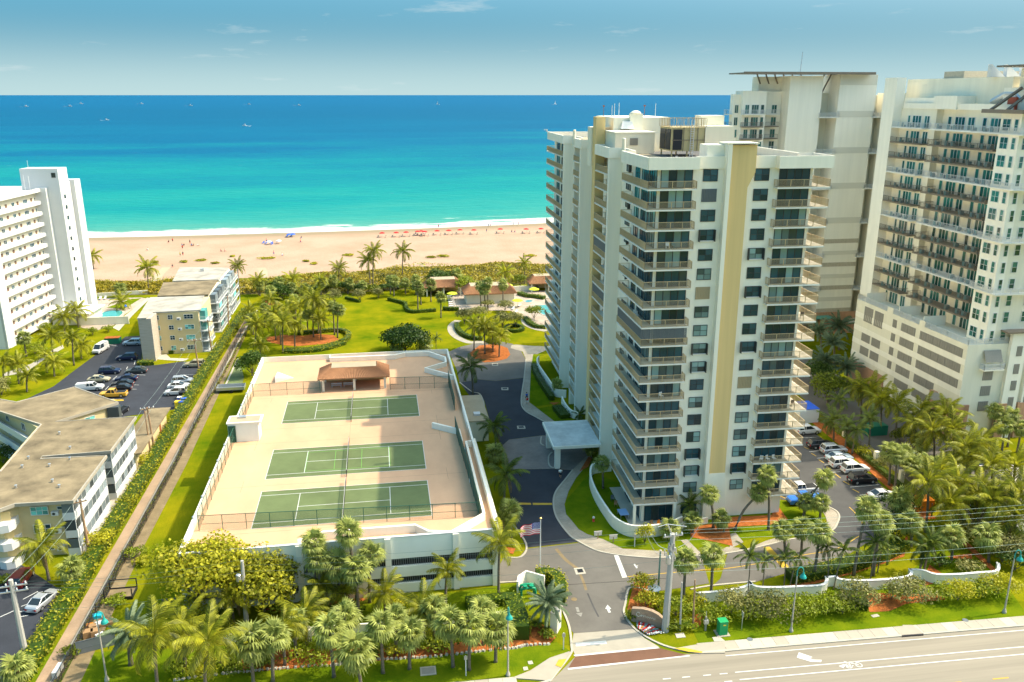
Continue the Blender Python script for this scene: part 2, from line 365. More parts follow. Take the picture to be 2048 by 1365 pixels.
# zoom windows used while measuring: (offset), scale
Z1=((0,320),.2505); Z2=((0,600),.2505); Z3=((0,880),.3553); Z4=((400,660),.293); Z5=((440,430),.32227); Z6=((350,1000),.26855)
W1=((860,660),.3298); W2=((1070,210),.31496); W3=((1070,620),.3663); W6=((1500,820),.27846); W7=((850,1050),.29297); W8=((1400,1050),.31641)
Y2=((860,480),.16118); Y3=((1560,820),.17582); Y4=((1760,760),.21985); Q=((0,0),1)
def Z(w, pts, z=0.0): return P(pts, z, w[0], w[1])
def sheet(name, w, pts, mat, z, extra=None):
    poly = Z(w, pts, z) if w else [Vector((*p, z)) for p in pts]
    if extra: poly += [Vector((*p, z)) for p in extra]
    return struct(name, MB().flat(poly, z), mat)
def smooth(pts, n=5):                       # Catmull-Rom through the points
    pts = [Vector((p[0],p[1],p[2] if len(p) > 2 else 0)) for p in pts]; out = []
    for i in range(len(pts)-1):
        a,b,c,d = pts[max(i-1,0)],pts[i],pts[i+1],pts[min(i+2,len(pts)-1)]
        for j in range(n):
            t=j/n; out.append(.5*((2*b)+(c-a)*t+(2*a-5*b+4*c-d)*t*t+(3*b-a-3*c+d)*t**3))
    return out+[pts[-1]]
def ribbon(pts, w, z):
    pts = [Vector((p[0],p[1],0)) for p in pts]; m=len(pts); mb=MB()
    for i,p in enumerate(pts):
        d=(pts[min(i+1,m-1)]-pts[max(i-1,0)]).normalized(); nn=Vector((-d.y,d.x,0))*w/2
        mb.v += [(p.x-nn.x,p.y-nn.y,z),(p.x+nn.x,p.y+nn.y,z)]
    for i in range(m-1): mb.f.append((2*i,2*i+2,2*i+3,2*i+1))
    return mb
def kerb(pts, n=5, h=.12, w=.25, mat=None):
    return struct('kerb', MB().strip(smooth(pts, n) if n else pts, w, 0, h), mat or CONCL)
def brickmat(name, c1, c2, mortar, scale, w=.5, h=.25):
    m,n,l,b = newmat(name); t=n.new('ShaderNodeNewGeometry'); br=n.new('ShaderNodeTexBrick')
    l.new(t.outputs['Position'], br.inputs[0]); br.inputs['Color1'].default_value=(*c1,1); br.inputs['Color2'].default_value=(*c2,1); br.inputs['Mortar'].default_value=(*mortar,1)
    br.inputs['Scale'].default_value=scale; br.inputs['Mortar Size'].default_value=.02; br.inputs['Brick Width'].default_value=w; br.inputs['Row Height'].default_value=h
    nz=n.new('ShaderNodeTexNoise'); nz.inputs['Scale'].default_value=.3; nz.inputs['Detail'].default_value=6; l.new(t.outputs['Position'], nz.inputs[0])
    mx=n.new('ShaderNodeMixRGB'); mx.blend_type='OVERLAY'; mx.inputs[0].default_value=.5; l.new(br.outputs[0], mx.inputs[1]); l.new(nz.outputs[0], mx.inputs[2])
    l.new(mx.outputs[0], b.inputs['Base Color']); b.inputs['Roughness'].default_value=.9
    return m
PAVER = brickmat('sand_paver', (0.3016,0.261,0.1972),(0.3596,0.3132,0.2436),(0.1972,0.1682,0.1276), 1.2)
PAVERG = brickmat('driveway_paver', (0.174,0.1537,0.1363),(0.2088,0.1798,0.1566),(0.1392,0.1218,0.1102), 1.0)
DECKP = brickmat('pool_deck_paver', (0.3828,0.3074,0.2378),(0.4176,0.3364,0.261),(0.3016,0.2436,0.1856), .8)
PATHP = brickmat('pink_path_brick', (0.3016,0.1972,0.116),(0.3364,0.232,0.145),(0.2436,0.174,0.116), 2.0)
BRICKR = brickmat('red_brick', (.42,.22,.12),(.50,.27,.15),(.48,.36,.26), 2.2)
XWALK = M('red_brown_crossing', (0.145,0.0725,0.0435), .9, .12, .6)
WATERP = M('pool_water', (0.0522,0.29,0.2668), .1, .10, .4, spec=.5)
WATERB = M('blue_pool_water', (0.0464,0.2668,0.3596), .1, .10, .4, spec=.5)

# lawns and planting beds that differ from the base lawn
sheet('lawn', W8, [(0,760),(600,692),(1280,642),(2048,577),(2048,540),(1880,300),(1500,130),(1300,330),(700,395),(300,440),(0,480),(-60,640)], GRASSG, .02)
sheet('lawn', W7, [(-2900,900),(0,760),(500,740),(700,830),(900,800),(990,860),(850,920),(590,1050),(300,1085),(-2900,1330)], GRASSG, .02)
sheet('lawn', W7, [(-800,600),(0,490),(480,420),(660,390),(700,480),(690,560),(0,720),(-800,800)], GRASSG, .02)
sheet('lawn', W3, [(300,880),(240,960),(170,1040),(160,1110),(230,1200),(330,1270),(480,1300),(830,1310),(1300,1230),(1600,1140),(1560,1060),(1330,1040),(900,1130)], GRASSG, .02)
sheet('lawn', W1, [(690,120),(625,150),(612,240),(602,430),(640,465),(740,450),(720,350),(640,200)], GRASSG, .02)
sheet('lawn', W1, [(640,480),(760,555),(860,545),(800,470),(720,465)], GRASSG, .02)
sheet('dirt_strip', None, [(-36.7,82),(-34.6,82),(-35.3,112),(-35.2,140),(-36.4,200),(-37.5,245),(-38.4,245)], SOIL, .026)
sheet('brick_path', None, [(-39.5,78),(-38.0,78),(-38.2,250),(-39.6,250)], PATHP, .03)
sheet('gravel_path', None, [(-37.98,78),(-37.2,78),(-37.4,250),(-38.18,250)], CONC, .03)
# asphalt
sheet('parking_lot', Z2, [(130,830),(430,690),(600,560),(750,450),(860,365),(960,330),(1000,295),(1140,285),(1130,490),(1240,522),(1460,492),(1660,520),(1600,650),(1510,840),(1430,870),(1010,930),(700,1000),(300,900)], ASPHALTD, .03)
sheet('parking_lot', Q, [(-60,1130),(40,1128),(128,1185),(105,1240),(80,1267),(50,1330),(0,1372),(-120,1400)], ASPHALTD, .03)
sheet('turning_circle', W1, [(110,135),(180,105),(300,75),(400,66),(500,85),(545,115),(580,180),(575,240),(570,290),(400,310),(290,300),(180,320),(165,250),(130,170)], ASPHALTL, .03)
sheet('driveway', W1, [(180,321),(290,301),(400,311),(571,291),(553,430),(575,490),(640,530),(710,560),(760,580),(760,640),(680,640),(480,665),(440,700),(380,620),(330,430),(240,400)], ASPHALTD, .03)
sheet('paved_forecourt', W1, [(480,666),(680,641),(761,641),(960,640),(975,700),(950,770),(900,850),(865,851),(740,843),(514,846),(455,840),(440,701)], PAVERG, .034)
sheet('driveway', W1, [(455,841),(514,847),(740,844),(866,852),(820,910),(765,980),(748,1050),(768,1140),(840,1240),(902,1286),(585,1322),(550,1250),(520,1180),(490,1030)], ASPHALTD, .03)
sheet('entrance_road', W7, [(690,164),(1046,124),(1200,187),(1450,222),(1664,227),(1874,174),(1940,400),(1600,452),(1530,470),(1400,432),(1370,540),(1362,615),(1430,710),(1015,740),(985,700),(940,580),(905,470),(760,410),(700,390),(495,398),(470,340),(540,222),(640,226)], ASPHALTL, .03)
sheet('entrance_road', W8, [(175,181),(420,132),(560,97),(800,60),(876,-22),(872,-76),(760,-100),(990,-130),(1180,-60),(1150,30),(1060,110),(950,180),(700,260),(350,362),(80,386),(130,340)], ASPHALTL, .03)
sheet('parking_lot', W6, [(500,690),(560,700),(630,740),(635,800),(560,885),(540,900),(700,960),(940,955),(1000,900),(1120,760),(1130,690),(1080,670),(890,490),(690,320),(480,180),(330,80),(150,60),(150,500),(200,640)], ASPHALT, .036)
sheet('entrance_apron', W7, [(1015,741),(1430,711),(1500,775),(1600,834),(1025,890),(1000,830)], CONC, .03)
sheet('service_road', None, [(86,84),(100,84),(101.5,118),(102.5,150),(101,200),(88,200),(86.5,150),(84.6,120)], ASPHALTL, .03)
sheet('service_road', None, [(100.01,84),(140,84),(140,119),(101.51,117.9)], CONCL, .03)
# street
def road_y(x, y0): return y0 - .0277*(x-36.7)
sheet('street', None, [(-60,road_y(-60,30)),(110,road_y(110,30)),(110,road_y(110,77.2)),(34,77.35),(20.0,79.3),(16,75.2),(11,74.0),(-60,road_y(-60,74.6))], ROADC, .025)
sheet('crossing_surface', W7, [(1030,893),(1605,842),(1805,893),(975,982)], XWALK, .032)
mk = lambda name, mb, mat: struct(name, mb, mat)
mk('crossing_line', MB().flat(Z(W7,[(1012,888),(1580,833),(1605,842),(1025,898)],.038), .038), PAINTW)
mk('crossing_line', MB().flat(Z(W7,[(975,978),(1800,890),(1812,897),(976,990)],.038), .038), PAINTW)
for y0, w, x0, x1 in ((76.52,.13,36.8,110),(73.65,.14,36.7,110),(72.42,.14,36.7,110)):
    mk('lane_line', ribbon([(x0,road_y(x0,y0)),(x1,road_y(x1,y0))], w, .045), PAINTW)
for x0 in (33.0,34.9,30.6,28.4):
    for y0 in (73.6,72.3): mk('lane_dash', ribbon([(x0,road_y(x0,y0)),(x0+.9,road_y(x0+.9,y0))], .14, .045), PAINTW)
for x0 in (64.2,58.6,70.0): mk('lane_dash', ribbon([(x0,road_y(x0,68.95)),(x0+1.9,road_y(x0+1.9,68.95))], .16, .045), PAINTY)
# arrows and the cyclist symbol on the street
mk('turn_arrow', MB().flat(Z(W8,[(612,838),(625,806),(712,836),(690,842),(715,852),(770,854),(765,868),(700,866),(650,850),(640,848)],.045), .045), PAINTW)
mk('bike_lane_arrow', MB().flat(Z(W8,[(876,893),(915,880),(912,888),(972,887),(966,896),(910,897),(908,906)],.045), .045), PAINTW)
bm_ = MB(); ax,ay = 50.35,road_y(50.35,73.05)
for cx in (-.62,.62):
    rr=[(ax+cx+.36*math.cos(t*math.pi/6), ay+.36*math.sin(t*math.pi/6)) for t in range(13)]
    rb=ribbon(rr,.1,.045); bm_.add(rb.v, rb.f)
for a,b_ in (((-.62,0),(-.2,.5)),((-.2,.5),(.62,0)),((-.2,.5),(.45,.55)),((.45,.55),(.9,.3)),((-.3,.62),(-.75,.8))):
    rb=ribbon([(ax+a[0],ay+a[1]),(ax+b_[0],ay+b_[1])],.1,.045); bm_.add(rb.v, rb.f)
mk('bike_symbol', bm_, PAINTW)
# driveway marks
mk('stop_line', MB().flat(Z(W7,[(1290,208),(1320,208),(1380,358),(1347,362)],.05), .05), PAINTW)
mk('yellow_line', ribbon(smooth(Z(W7,[(1383,356),(1700,327),(2048,298)])+Z(W8,[(0,292),(240,268),(680,188),(860,155),(1010,70)])+Z(W6,[(788,905),(810,830),(770,760),(712,700)]),4), .13, .05), PAINTY)
mk('crosswalk_block', MB().flat(Z(W8,[(400,140),(440,138),(570,272),(520,272)],.05), .05), PAINTY)
mk('stop_bar', MB().flat(Z(W1,[(520,1048),(612,1050),(614,1061),(525,1060)],.045), .045), PAINTY)
mk('stop_bar', MB().flat(Z(W1,[(622,1050),(740,1050),(742,1062),(624,1062)],.045), .045), PAINTY)
mk('lane_arrow', MB().flat(Z(W7,[(1230,573),(1246,546),(1272,574),(1258,575),(1270,598),(1252,600),(1242,576)],.05), .05), PAINTW)
FADEDW = M('faded_road_paint', (0.2436,0.232,0.203), .8, .2, 3)
mk('lane_arrow', MB().flat(Z(W7,[(1027,562),(1046,562),(1056,594),(1038,596)],.05), .05), FADEDW)
mk('lane_arrow', MB().flat(Z(W7,[(1030,604),(1075,600),(1066,628)],.05), .05), FADEDW)
mk('stop_lettering', MB().flat(Z(W7,[(1424,270),(1432,266),(1452,294),(1444,298)],.05), .05).flat(Z(W7,[(1436,282),(1452,278),(1455,282),(1440,287)],.052), .052), PAINTW)
mk('stop_bar', MB().flat(Z(W7,[(1028,806),(1235,791),(1243,812),(1030,830)],.036), .036), PAINTW)
for pts in ([(890,960),(912,922),(968,915),(930,975)], [(1700,845),(1760,838),(1895,866),(1890,876),(1800,868)]):
    mk('ramp_paint', MB().flat(Z(W7,pts,.14), .165), PAINTY)
for (x,y,w) in ((1057,316,W7),):
    q=Z(w,[(1015,298),(1080,292),(1100,335),(1032,342)]); mk('drain_apron', MB().flat(q,.046), CONCL)
    g=Z(w,[(1036,305),(1072,302),(1084,326),(1044,330)]); mk('drain_grate', MB().flat(g,.056), BLACK)
for pts in ([(375,203),(412,203),(414,218),(377,218)],[(432,350),(475,350),(475,366),(434,366)],[(527,582),(575,582),(580,600),(530,601)]):
    mk('drain_apron', MB().flat(Z(W1,pts,.046),.046), CONCL)
    c=sum((Vector(p) for p in Z(W1,pts)), Vector())/4; mk('drain_grate', MB().box(c.x-.5,c.x+.5,c.y-.45,c.y+.45,.03,.055), BLACK)
mk('manhole_cover', MB().lathe([(.38,.03),(.38,.05)],14,at(850+1018*.29297,1050+510*.29297)), SOIL)
mk('pavement_patch', ribbon(smooth(Z(W7,[(895,165),(960,240),(1040,300)]),4), .5, .042), SOIL)
mk('pavement_patch', ribbon(smooth(Z(W7,[(1060,340),(1085,400),(1100,448)]),4), .35, .042), SOIL)
mk('pavement_patch', ribbon(smooth(Z(W7,[(1110,470),(1150,560),(1185,630)]),4), .2, .042), ASPHALT)
# paver walk beside the drive
walk = Z(W1,[(690,122),(620,112),(548,96),(500,78)])
sheet('paver_walk', W1, [(548,96),(690,100),(690,122),(625,150),(612,240),(602,440),(640,468),(760,560),(700,562),(640,530),(575,490),(553,430),(571,290),(582,180)], PAVER, .05)
sheet('paver_walk', None, [(p.x,p.y) for p in Z(W1,[(866,850),(950,765),(972,768),(935,840),(885,900),(840,980),(815,1060),(825,1120),(860,1160),(900,1210),(950,1240),(1050,1272)])+Z(W7,[(1350,165),(1640,183),(1660,222),(1450,218),(1200,183),(1040,120)])+Z(W1,[(902,1286),(840,1240),(768,1140),(748,1050),(765,980),(820,910)])], PAVER, .05)
sheet('paver_walk', W8, [(0,215),(170,140),(300,150),(420,100),(560,60),(560,97),(420,132),(175,182),(0,235)], PAVER, .05)
sheet('paver_walk', W6, [(500,690),(545,770),(560,830),(510,880),(540,900),(600,860),(637,800),(632,740),(562,698)], PAVER, .05)
sheet('garden_path', W7, [(1745,105),(1790,100),(1880,190),(1850,215)], PAVER, .045)
sheet('garden_path', W8, [(180,60),(225,50),(275,110),(190,150)], PAVER, .045)
for pts in (Z(W1,[(582,180),(571,290),(553,430),(575,490),(640,530),(700,562)]), Z(W1,[(866,851),(820,910),(765,980),(748,1050),(768,1140),(840,1240),(902,1286)])+Z(W7,[(1200,186),(1450,221),(1660,225)])+Z(W8,[(175,181),(420,131),(560,96)])+Z(W6,[(560,885),(635,800),(630,740),(560,699),(500,690)]),
            Z(W7,[(850,1075),(990,890),(1000,830),(985,700),(940,580),(900,470)]), Z(W7,[(1540,455),(1400,432),(1368,540),(1362,615),(1450,728),(1640,830),(1880,880)]), Z(W1,[(180,320),(250,375),(300,390),(325,440),(330,490)]),
            Z(W8,[(-60,410),(80,386),(350,361)]), Z(W7,[(495,398),(690,390),(760,410)]), Z(W7,[(540,222),(640,226),(690,180),(680,110),(600,0)])): kerb(pts)
kerb(Z(W1,[(675,650),(672,690),(695,705)])); kerb(Z(W1,[(740,745),(720,770),(722,820),(750,838),(775,800),(775,750)]))
# street pavement: every slab its own piece
sw = tag(part('sidewalk', MB().box(34.0,110,-.9,.0,.0,.10), CONC), kind='structure'); sw.location=(0,0,0)
sw.data = MB().add([(34,77.3,.0),(110,road_y(110,77.2),.0),(110,road_y(110,77.42),.0),(34,77.6,.0),(34,77.3,.14),(110,road_y(110,77.2),.14),(110,road_y(110,77.42),.14),(34,77.6,.14)],[(0,3,2,1),(4,5,6,7),(0,1,5,4),(1,2,6,5),(2,3,7,6),(3,0,4,7)]).mesh('sidewalk', CONCL)
slab = MB().box(0,1.50,-1.55,0,0,.13).mesh('slab', CONC); slab2 = MB().box(0,1.50,-1.55,0,0,.13).mesh('slab', CONCL)
for i in range(50):
    x=34.3+1.53*i; o=link('slab', slab2 if (3<=i<=5 or 8<=i<=10 or rnd.random()<.25) else slab, sw, (x,road_y(x,79.03),rnd.uniform(-.004,.004)), -.0277)
sw2 = struct('sidewalk', MB().strip([(16.2,75.5),(12,74.5),(-60,76.9)], .3, 0, .14), CONCL)
for i in range(45):
    x=11-1.53*i; link('slab', slab2 if rnd.random()<.4 else slab, sw2, (x,road_y(x,75.95),rnd.uniform(-.004,.004)), -.0277)
mk('kerb_ramp', MB().prism([(p.x,p.y) for p in Z(W7,[(590,1052),(720,1000),(850,915),(985,870),(995,885),(940,960),(855,1070)])],0,.13), CONC)
mk('kerb_ramp', MB().prism([(p.x,p.y) for p in Z(W7,[(1640,832),(1700,850),(1900,815),(2048,800),(2048,880),(1880,882),(1760,865)])],0,.13), CONC)
mk('storm_drain_inlet', MB().prism([(p.x,p.y) for p in Z(W8,[(1280,640),(1340,640),(1385,668),(1415,700),(1272,712),(1272,690)])],.0,.15), CONC)
mk('storm_drain_opening', MB().prism([(p.x,p.y) for p in Z(W8,[(1275,712),(1412,702),(1412,694),(1275,704)])],.0,.155), BLACK)
for w,pts in ((W8,[(1078,574),(1120,566),(1136,580),(1094,588)]),(W7,[(1706,745),(1765,740),(1780,770),(1718,775)]),(W7,[(1960,770),(2010,765),(2048,795),(1975,800)]),(W7,[(668,975),(698,970),(706,992),(674,998)]),(W7,[(700,935),(730,930),(740,952),(708,956)])):
    mk('utility_cover', MB().prism([(p.x,p.y) for p in Z(w,pts)],.0,.06), CONCL)
mk('utility_vault', MB().prism([(p.x,p.y) for p in Z(Q,[(840,1336),(871,1333),(873,1350),(841,1353)])],.0,.08), CONCL)
mk('vault_lid', MB().prism([(p.x,p.y) for p in Z(Q,[(843,1338),(869,1335.5),(870,1348),(844,1350.5)])],.08,.10), GREYB)
for u,v in ((1499.7,1281),(1930.5,1242.6)): mk('manhole_cover', MB().lathe([(.35,.12),(.35,.14)],14,at(u,v)), SHUT)
# mulch beds
for w,pts in ((Z5,[(280,760),(400,745),(520,750),(600,740),(700,745),(740,775),(700,800),(600,805),(480,815),(400,810),(300,790)]),(Z5,[(260,520),(330,540),(380,560),(300,560)]),
    (W1,[(235,145),(300,95),(400,85),(470,110),(487,150),(465,175),(400,192),(330,198),(270,175)]),(W7,[(-1250,860),(0,830),(330,790),(690,700),(800,680),(900,760),(850,815),(690,830),(400,858),(0,900),(-1250,1010)]),
    (W3,[(840,1180),(960,1170),(1080,1130),(1310,1120),(1380,1140),(1340,1170),(1090,1185),(1060,1200),(1080,1290),(1020,1275),(850,1240)]),(W3,[(1320,1060),(1380,1145),(1300,1165),(1290,1120)]),
    (W8,[(1000,520),(1070,430),(1500,440),(1560,470),(1300,500),(1200,545),(1080,552)]),(W8,[(-120,480),(60,450),(380,420),(560,380),(720,350),(980,270),(1270,190),(1320,100),(1290,200),(1000,300),(740,370),(560,400),(400,430)]),
    (W8,[(1420,330),(1450,250),(1560,330),(1590,345),(1420,385)]),(W8,[(1560,200),(1720,180),(1720,215),(1620,215)]),(W8,[(1560,30),(1600,20),(1830,240),(1880,290),(1850,300),(1800,250)]),
    (W6,[(430,80),(520,90),(800,300),(1000,520),(1160,640),(1280,740),(1350,780),(1200,790),(1130,700),(1000,570),(700,300)]),(W6,[(1060,1000),(1130,900),(1140,960),(1090,1040)]),
    (Q,[(700,1200),(740,1192),(740,1200),(620,1215),(580,1228),(520,1218)]),(W1,[(905,860),(960,770),(985,770),(960,830)]),(W1,[(720,440),(790,440),(750,455)]),(W7,[(550,150),(620,160),(600,200),(545,180)]),(W7,[(1430,380),(1530,400),(1530,500),(1640,720),(1380,580)]),(W7,[(1820,620),(1900,600),(1880,690),(1830,710)])):
    mulch_z = globals().get('mulch_z', .043) + .0022; sheet('mulch_bed', w, pts, MULCH, mulch_z)
# pool decks and pools
def pool(w, pts, name, mat, label):
    poly=[(p.x,p.y) for p in smooth(Z(w,pts+[pts[0]],.1),4)[:-1]]
    r=struct(name, MB().flat(poly,.085), mat); struct('pool_coping', MB().strip(poly+[poly[0]],.5,.03,.13), CONCL)
sheet('pool_deck', Y2, [(225,870),(235,760),(330,640),(560,615),(1000,635),(1600,630),(1700,900),(1420,1100),(1200,980),(1130,950),(1000,880),(440,875)], DECKP, .05)
pool(Y2, [(450,722),(560,718),(620,722),(620,780),(480,782),(465,760)], 'swimming_pool', WATERB, '')
pool(Y2, [(1165,760),(1200,748),(1260,748),(1285,760),(1250,775),(1190,775)], 'spa_pool', WATERB, '')
pool(Y2, [(1270,820),(1350,812),(1480,815),(1560,900),(1500,935),(1400,930),(1330,880)], 'swimming_pool', WATERP, '')
pool(Y2, [(905,735),(965,735),(970,755),(910,758)], 'swimming_pool', WATERB, '')
sheet('pool_deck', Z1, [(700,1230),(790,1110),(800,1105),(1130,1100),(1180,1110),(990,1240),(910,1320),(780,1360),(640,1340)], DECKP, .04)
pool(Z1, [(785,1250),(830,1212),(930,1200),(985,1212),(965,1245),(880,1280),(800,1278)], 'swimming_pool', WATERP, '')
sheet('lawn', Z1, [(850,1180),(1050,1110),(1130,1105),(990,1190)], GRASSG, .055)
sheet('garden_path', Z1, [(900,1340),(990,1250),(1175,1100),(1200,1105),(1060,1240),(950,1365)], CONCL, .055)
sheet('garden_path', Z2, [(20,590),(250,510),(420,400),(500,360),(510,385),(380,460),(200,580),(40,610)], CONC, .03)
sheet('garden_path', Z2, [(1265,440),(1330,435),(1360,465),(1510,470),(1460,490),(1250,475)], CONCL, .045)
mk('park_path', ribbon(smooth(Z(Y2,[(350,1000),(280,1050),(262,1110),(300,1180),(390,1240),(500,1275),(620,1270),(700,1280)]),5),2.0,.04), CONC)
mk('park_path', ribbon(smooth(Z(Y2,[(1170,960),(1190,1040),(1300,1100),(1450,1130)]),5),2.0,.04), CONC)
sheet('paver_walk', Y2, [(1010,1310),(1060,1300),(1300,1320),(1450,1330),(1450,1365),(1330,1420),(1200,1400),(1000,1345)], PAVER, .048)
mk('beach_path', ribbon(smooth(Z(Z5,[(1215,300),(1260,315),(1275,340),(1255,365),(1240,400)]),5),1.8,.07), SANDM)
mk('beach_path', ribbon(smooth(Z(Z1,[(1330,860),(1270,920),(1235,990)]),5),3,.07), SANDM)
mk('beach_path', ribbon(smooth(Z(Z5,[(255,330),(268,355),(270,390)]),5),3,.07), SANDM)
sheet('walkway', None, [(-44.2,112),(-41.8,112),(-41.8,160),(-44.2,160)], CONCL, .05)
# parking bay lines
for w,segs in ((Z2,[((865,358),(940,372)),((1080,485),(1072,520)),((1020,535),(1010,555)),((935,610),(900,640)),((870,690),(840,720)),((1090,600),(1160,602)),((1050,680),(1110,682)),((1040,715),(1090,716)),((1440,600),(1560,596)),((1400,660),(1440,658)),((870,795),(985,800))]),
    (Y3,[((330,480),(445,470)),((420,555),(525,545)),((505,632),(560,628)),((600,715),(690,706)),((800,883),(1130,856)),((905,975),(990,966)),((245,322),(460,316)),((330,318),(335,350)),((245,325),(250,400))]),
    (Z3,[((0,1000),(110,950)),((130,900),(215,855)),((120,940),(190,915)),((110,970),(175,960)),((105,1000),(160,990)),((220,1095),(275,1015))])):
    for a,b in segs:
        q=Z(w,[a,b]); mk('bay_line', ribbon(q,.13,.055), PAINTW)
for a,b in (((272,425),(325,452)),((355,497),(410,530)),((440,570),(500,606)),((530,650),(585,682)),((625,730),(690,780)),((720,815),(790,856)),((825,905),(900,945)),((455,312),(520,355)),((1075,815),(1110,840)),((1145,870),(1210,915)),((5,985),(60,1010))):
    mk('wheel_stop_line', ribbon(Z(Y3,[a,b]),.16,.055), PAINTY)
mk('kerb_paint', MB().flat(Z(Z2,[(880,796),(985,794),(988,806),(900,808)],.055),.055), PAINTY)
# ---------------------------------------------------------------- building helpers
def rail_mb(pts, h=1.05, gap=.12, t=.024, post=1.7, pick=True):
    mb = MB(); pts = [Vector((p[0],p[1],0)) for p in pts]
    for a, b in zip(pts, pts[1:]):
        d = b-a; L = d.length; d.normalize(); rz = math.atan2(d.y, d.x); mid = (a+b)/2
        mb.obox((mid.x,mid.y,h-.03), (L+.05,.07,.06), rz); mb.obox((mid.x,mid.y,.10), (L,.04,.05), rz)
        n = max(1, round(L/post))
        for i in range(n+1):
            p = a + d*(L*i/n); mb.obox((p.x,p.y,h/2), (.06,.06,h), rz)
        if pick:
            n = int(L/gap)
            for i in range(1, n):
                p = a + d*(L*i/n); mb.obox((p.x,p.y,h/2+.04), (t,t,h-.14), rz)
    return mb
def window_mesh(w, h, cols, rows, f=.07, d=.10, m=.05):
    """frame lies in x-z, faces -y, origin at sill centre"""
    mb = MB(); mb.box(-w/2,w/2,-d,0,0,f); mb.box(-w/2,w/2,-d,0,h-f,h)
    mb.box(-w/2,-w/2+f,-d,0,f,h-f); mb.box(w/2-f,w/2,-d,0,f,h-f)
    for i in range(1,cols): x=-w/2+w*i/cols; mb.box(x-m/2,x+m/2,-d*.9,0,f,h-f)
    for i in range(1,rows): z=h*i/rows; mb.box(-w/2+f,w/2-f,-d*.85,0,z-m/2,z+m/2)
    return mb
_wm = {}
def add_window(parent, x, y, z, rz, w, h, cols=2, rows=2, frame=None, glass=None, name='window', one=False):
    frame = frame or DARKF; glass = glass or GLASS
    key = (w,h,cols,rows,frame.name)
    if key not in _wm:
        _wm[key] = window_mesh(w,h,cols,rows).mesh('window_frame', frame)
    gkey = (w,h,cols,rows,glass.name,one)
    if gkey not in _wm:
        cw, rh = (w-.1, h-.1) if one else (w/cols-.04, h/rows-.04)
        _wm[gkey] = MB().box(-cw/2,cw/2,-.045,-.005,-rh/2,rh/2).mesh('pane', glass)
    o = link(name, _wm[key], parent, (x,y,z), rz)
    if one: link('pane', _wm[gkey], o, (0,0,h/2))
    else:
        for i in range(cols):
            for j in range(rows): link('pane', _wm[gkey], o, (-w/2+w*(i+.5)/cols, 0, h*(j+.5)/rows))
    return o
def louvre_mb(w, h, n=9):
    mb = MB().box(-w/2,w/2,-.05,0,0,h)
    for i in range(n): x=-w/2+w*(i+.5)/n; mb.box(x-w/n*.36,x+w/n*.36,-.12,-.05,.04,h-.04)
    return mb
def loop(pts): return pts+[pts[0]]

# ---------------------------------------------------------------- main tower
T = thing('apartment_tower', 'tall cream apartment tower with tan centre stripe and wraparound balconies', 'apartment tower', (34.95,106.95,0), R(-1.6))
FZ = [3.62+2.705*k for k in range(18)]            # floor levels of the 18 upper storeys
FY = 1.45
body = [(1.7,FY),(23.5,FY),(23.5,80),(1.9,80),(1.9,62.4),(.45,62.4),(.45,61.6),(2.5,61.6),(2.5,52.2),(.6,52.2),(.6,51.6),(1.7,51.6),(1.7,46.4),(.55,46.4),(.55,45.6),(2.9,45.6),(2.9,31),(2.0,31),(2.0,22.3),(0,22.3),(0,21.5),(2.1,21.5),(2.1,13.8),(1.7,13.8)]
part('wall', MB().prism(body, 0, 52.2), WHITE, T)
roof_o = [(0,0),(6.9,0),(6.9,FY-.1),(18.05,FY-.1),(18.05,.2),(25.7,.2),(25.7,6.2),(23.6,6.2),(23.6,80.1),(.3,80.1),(.3,61.5),(2.4,61.5),(2.4,52.3),(.5,52.3),(.5,45.5),(2.8,45.5),(2.8,31),(-.05,31),(-.05,21.4),(2.0,21.4),(2.0,13.9),(0,13.9)]
rf = part('roof', MB().prism(roof_o, 52.15, 52.55), ROOFBEIGE, T)
part('parapet', MB().strip(loop(roof_o), .24, 52.13, 53.75), WHITE, T)
part('roof_gravel', MB().flat([(7.3,2.2),(17,2.2),(17,30),(7,30)], 52.58), ROOFDARK, rf)
# centre pier and tan stripe
mbp = MB()
def xz(mb, prof, y0, y1):
    n=len(prof); k=len(mb.v); mb.v += [(p[0],y0,p[1]) for p in prof]+[(p[0],y1,p[1]) for p in prof]
    mb.f.append(tuple(range(k,k+n))); mb.f.append(tuple(range(k+2*n-1,k+n-1,-1)))
    for i in range(n): j=(i+1)%n; mb.f.append((k+i,k+n+i,k+n+j,k+j))
    return mb
part('stripe_panel', xz(MB(), [(11.42,7.6),(14.05,7.6),(14.05,49.6),(15.0,51.6),(15.0,55.2),(11.42,55.2)], .75, 3.4), TANW, T)
part('pier', xz(MB(), [(10.85,0),(11.42,0),(11.42,55.35),(10.85,55.35)], .35, 3.6), WHITE, T)
part('pier_base', xz(MB(), [(11.42,0),(14.6,0),(14.05,7.6),(11.42,7.6)], .7, FY), WHITE, T)
part('pier_cap', MB().box(10.7,15.1,.3,3.7,55.35,55.5), CREAM, T)
part('roof_box', MB().box(8.4,10.84,1.6,4.6,52.5,55.2), WHITE, T)
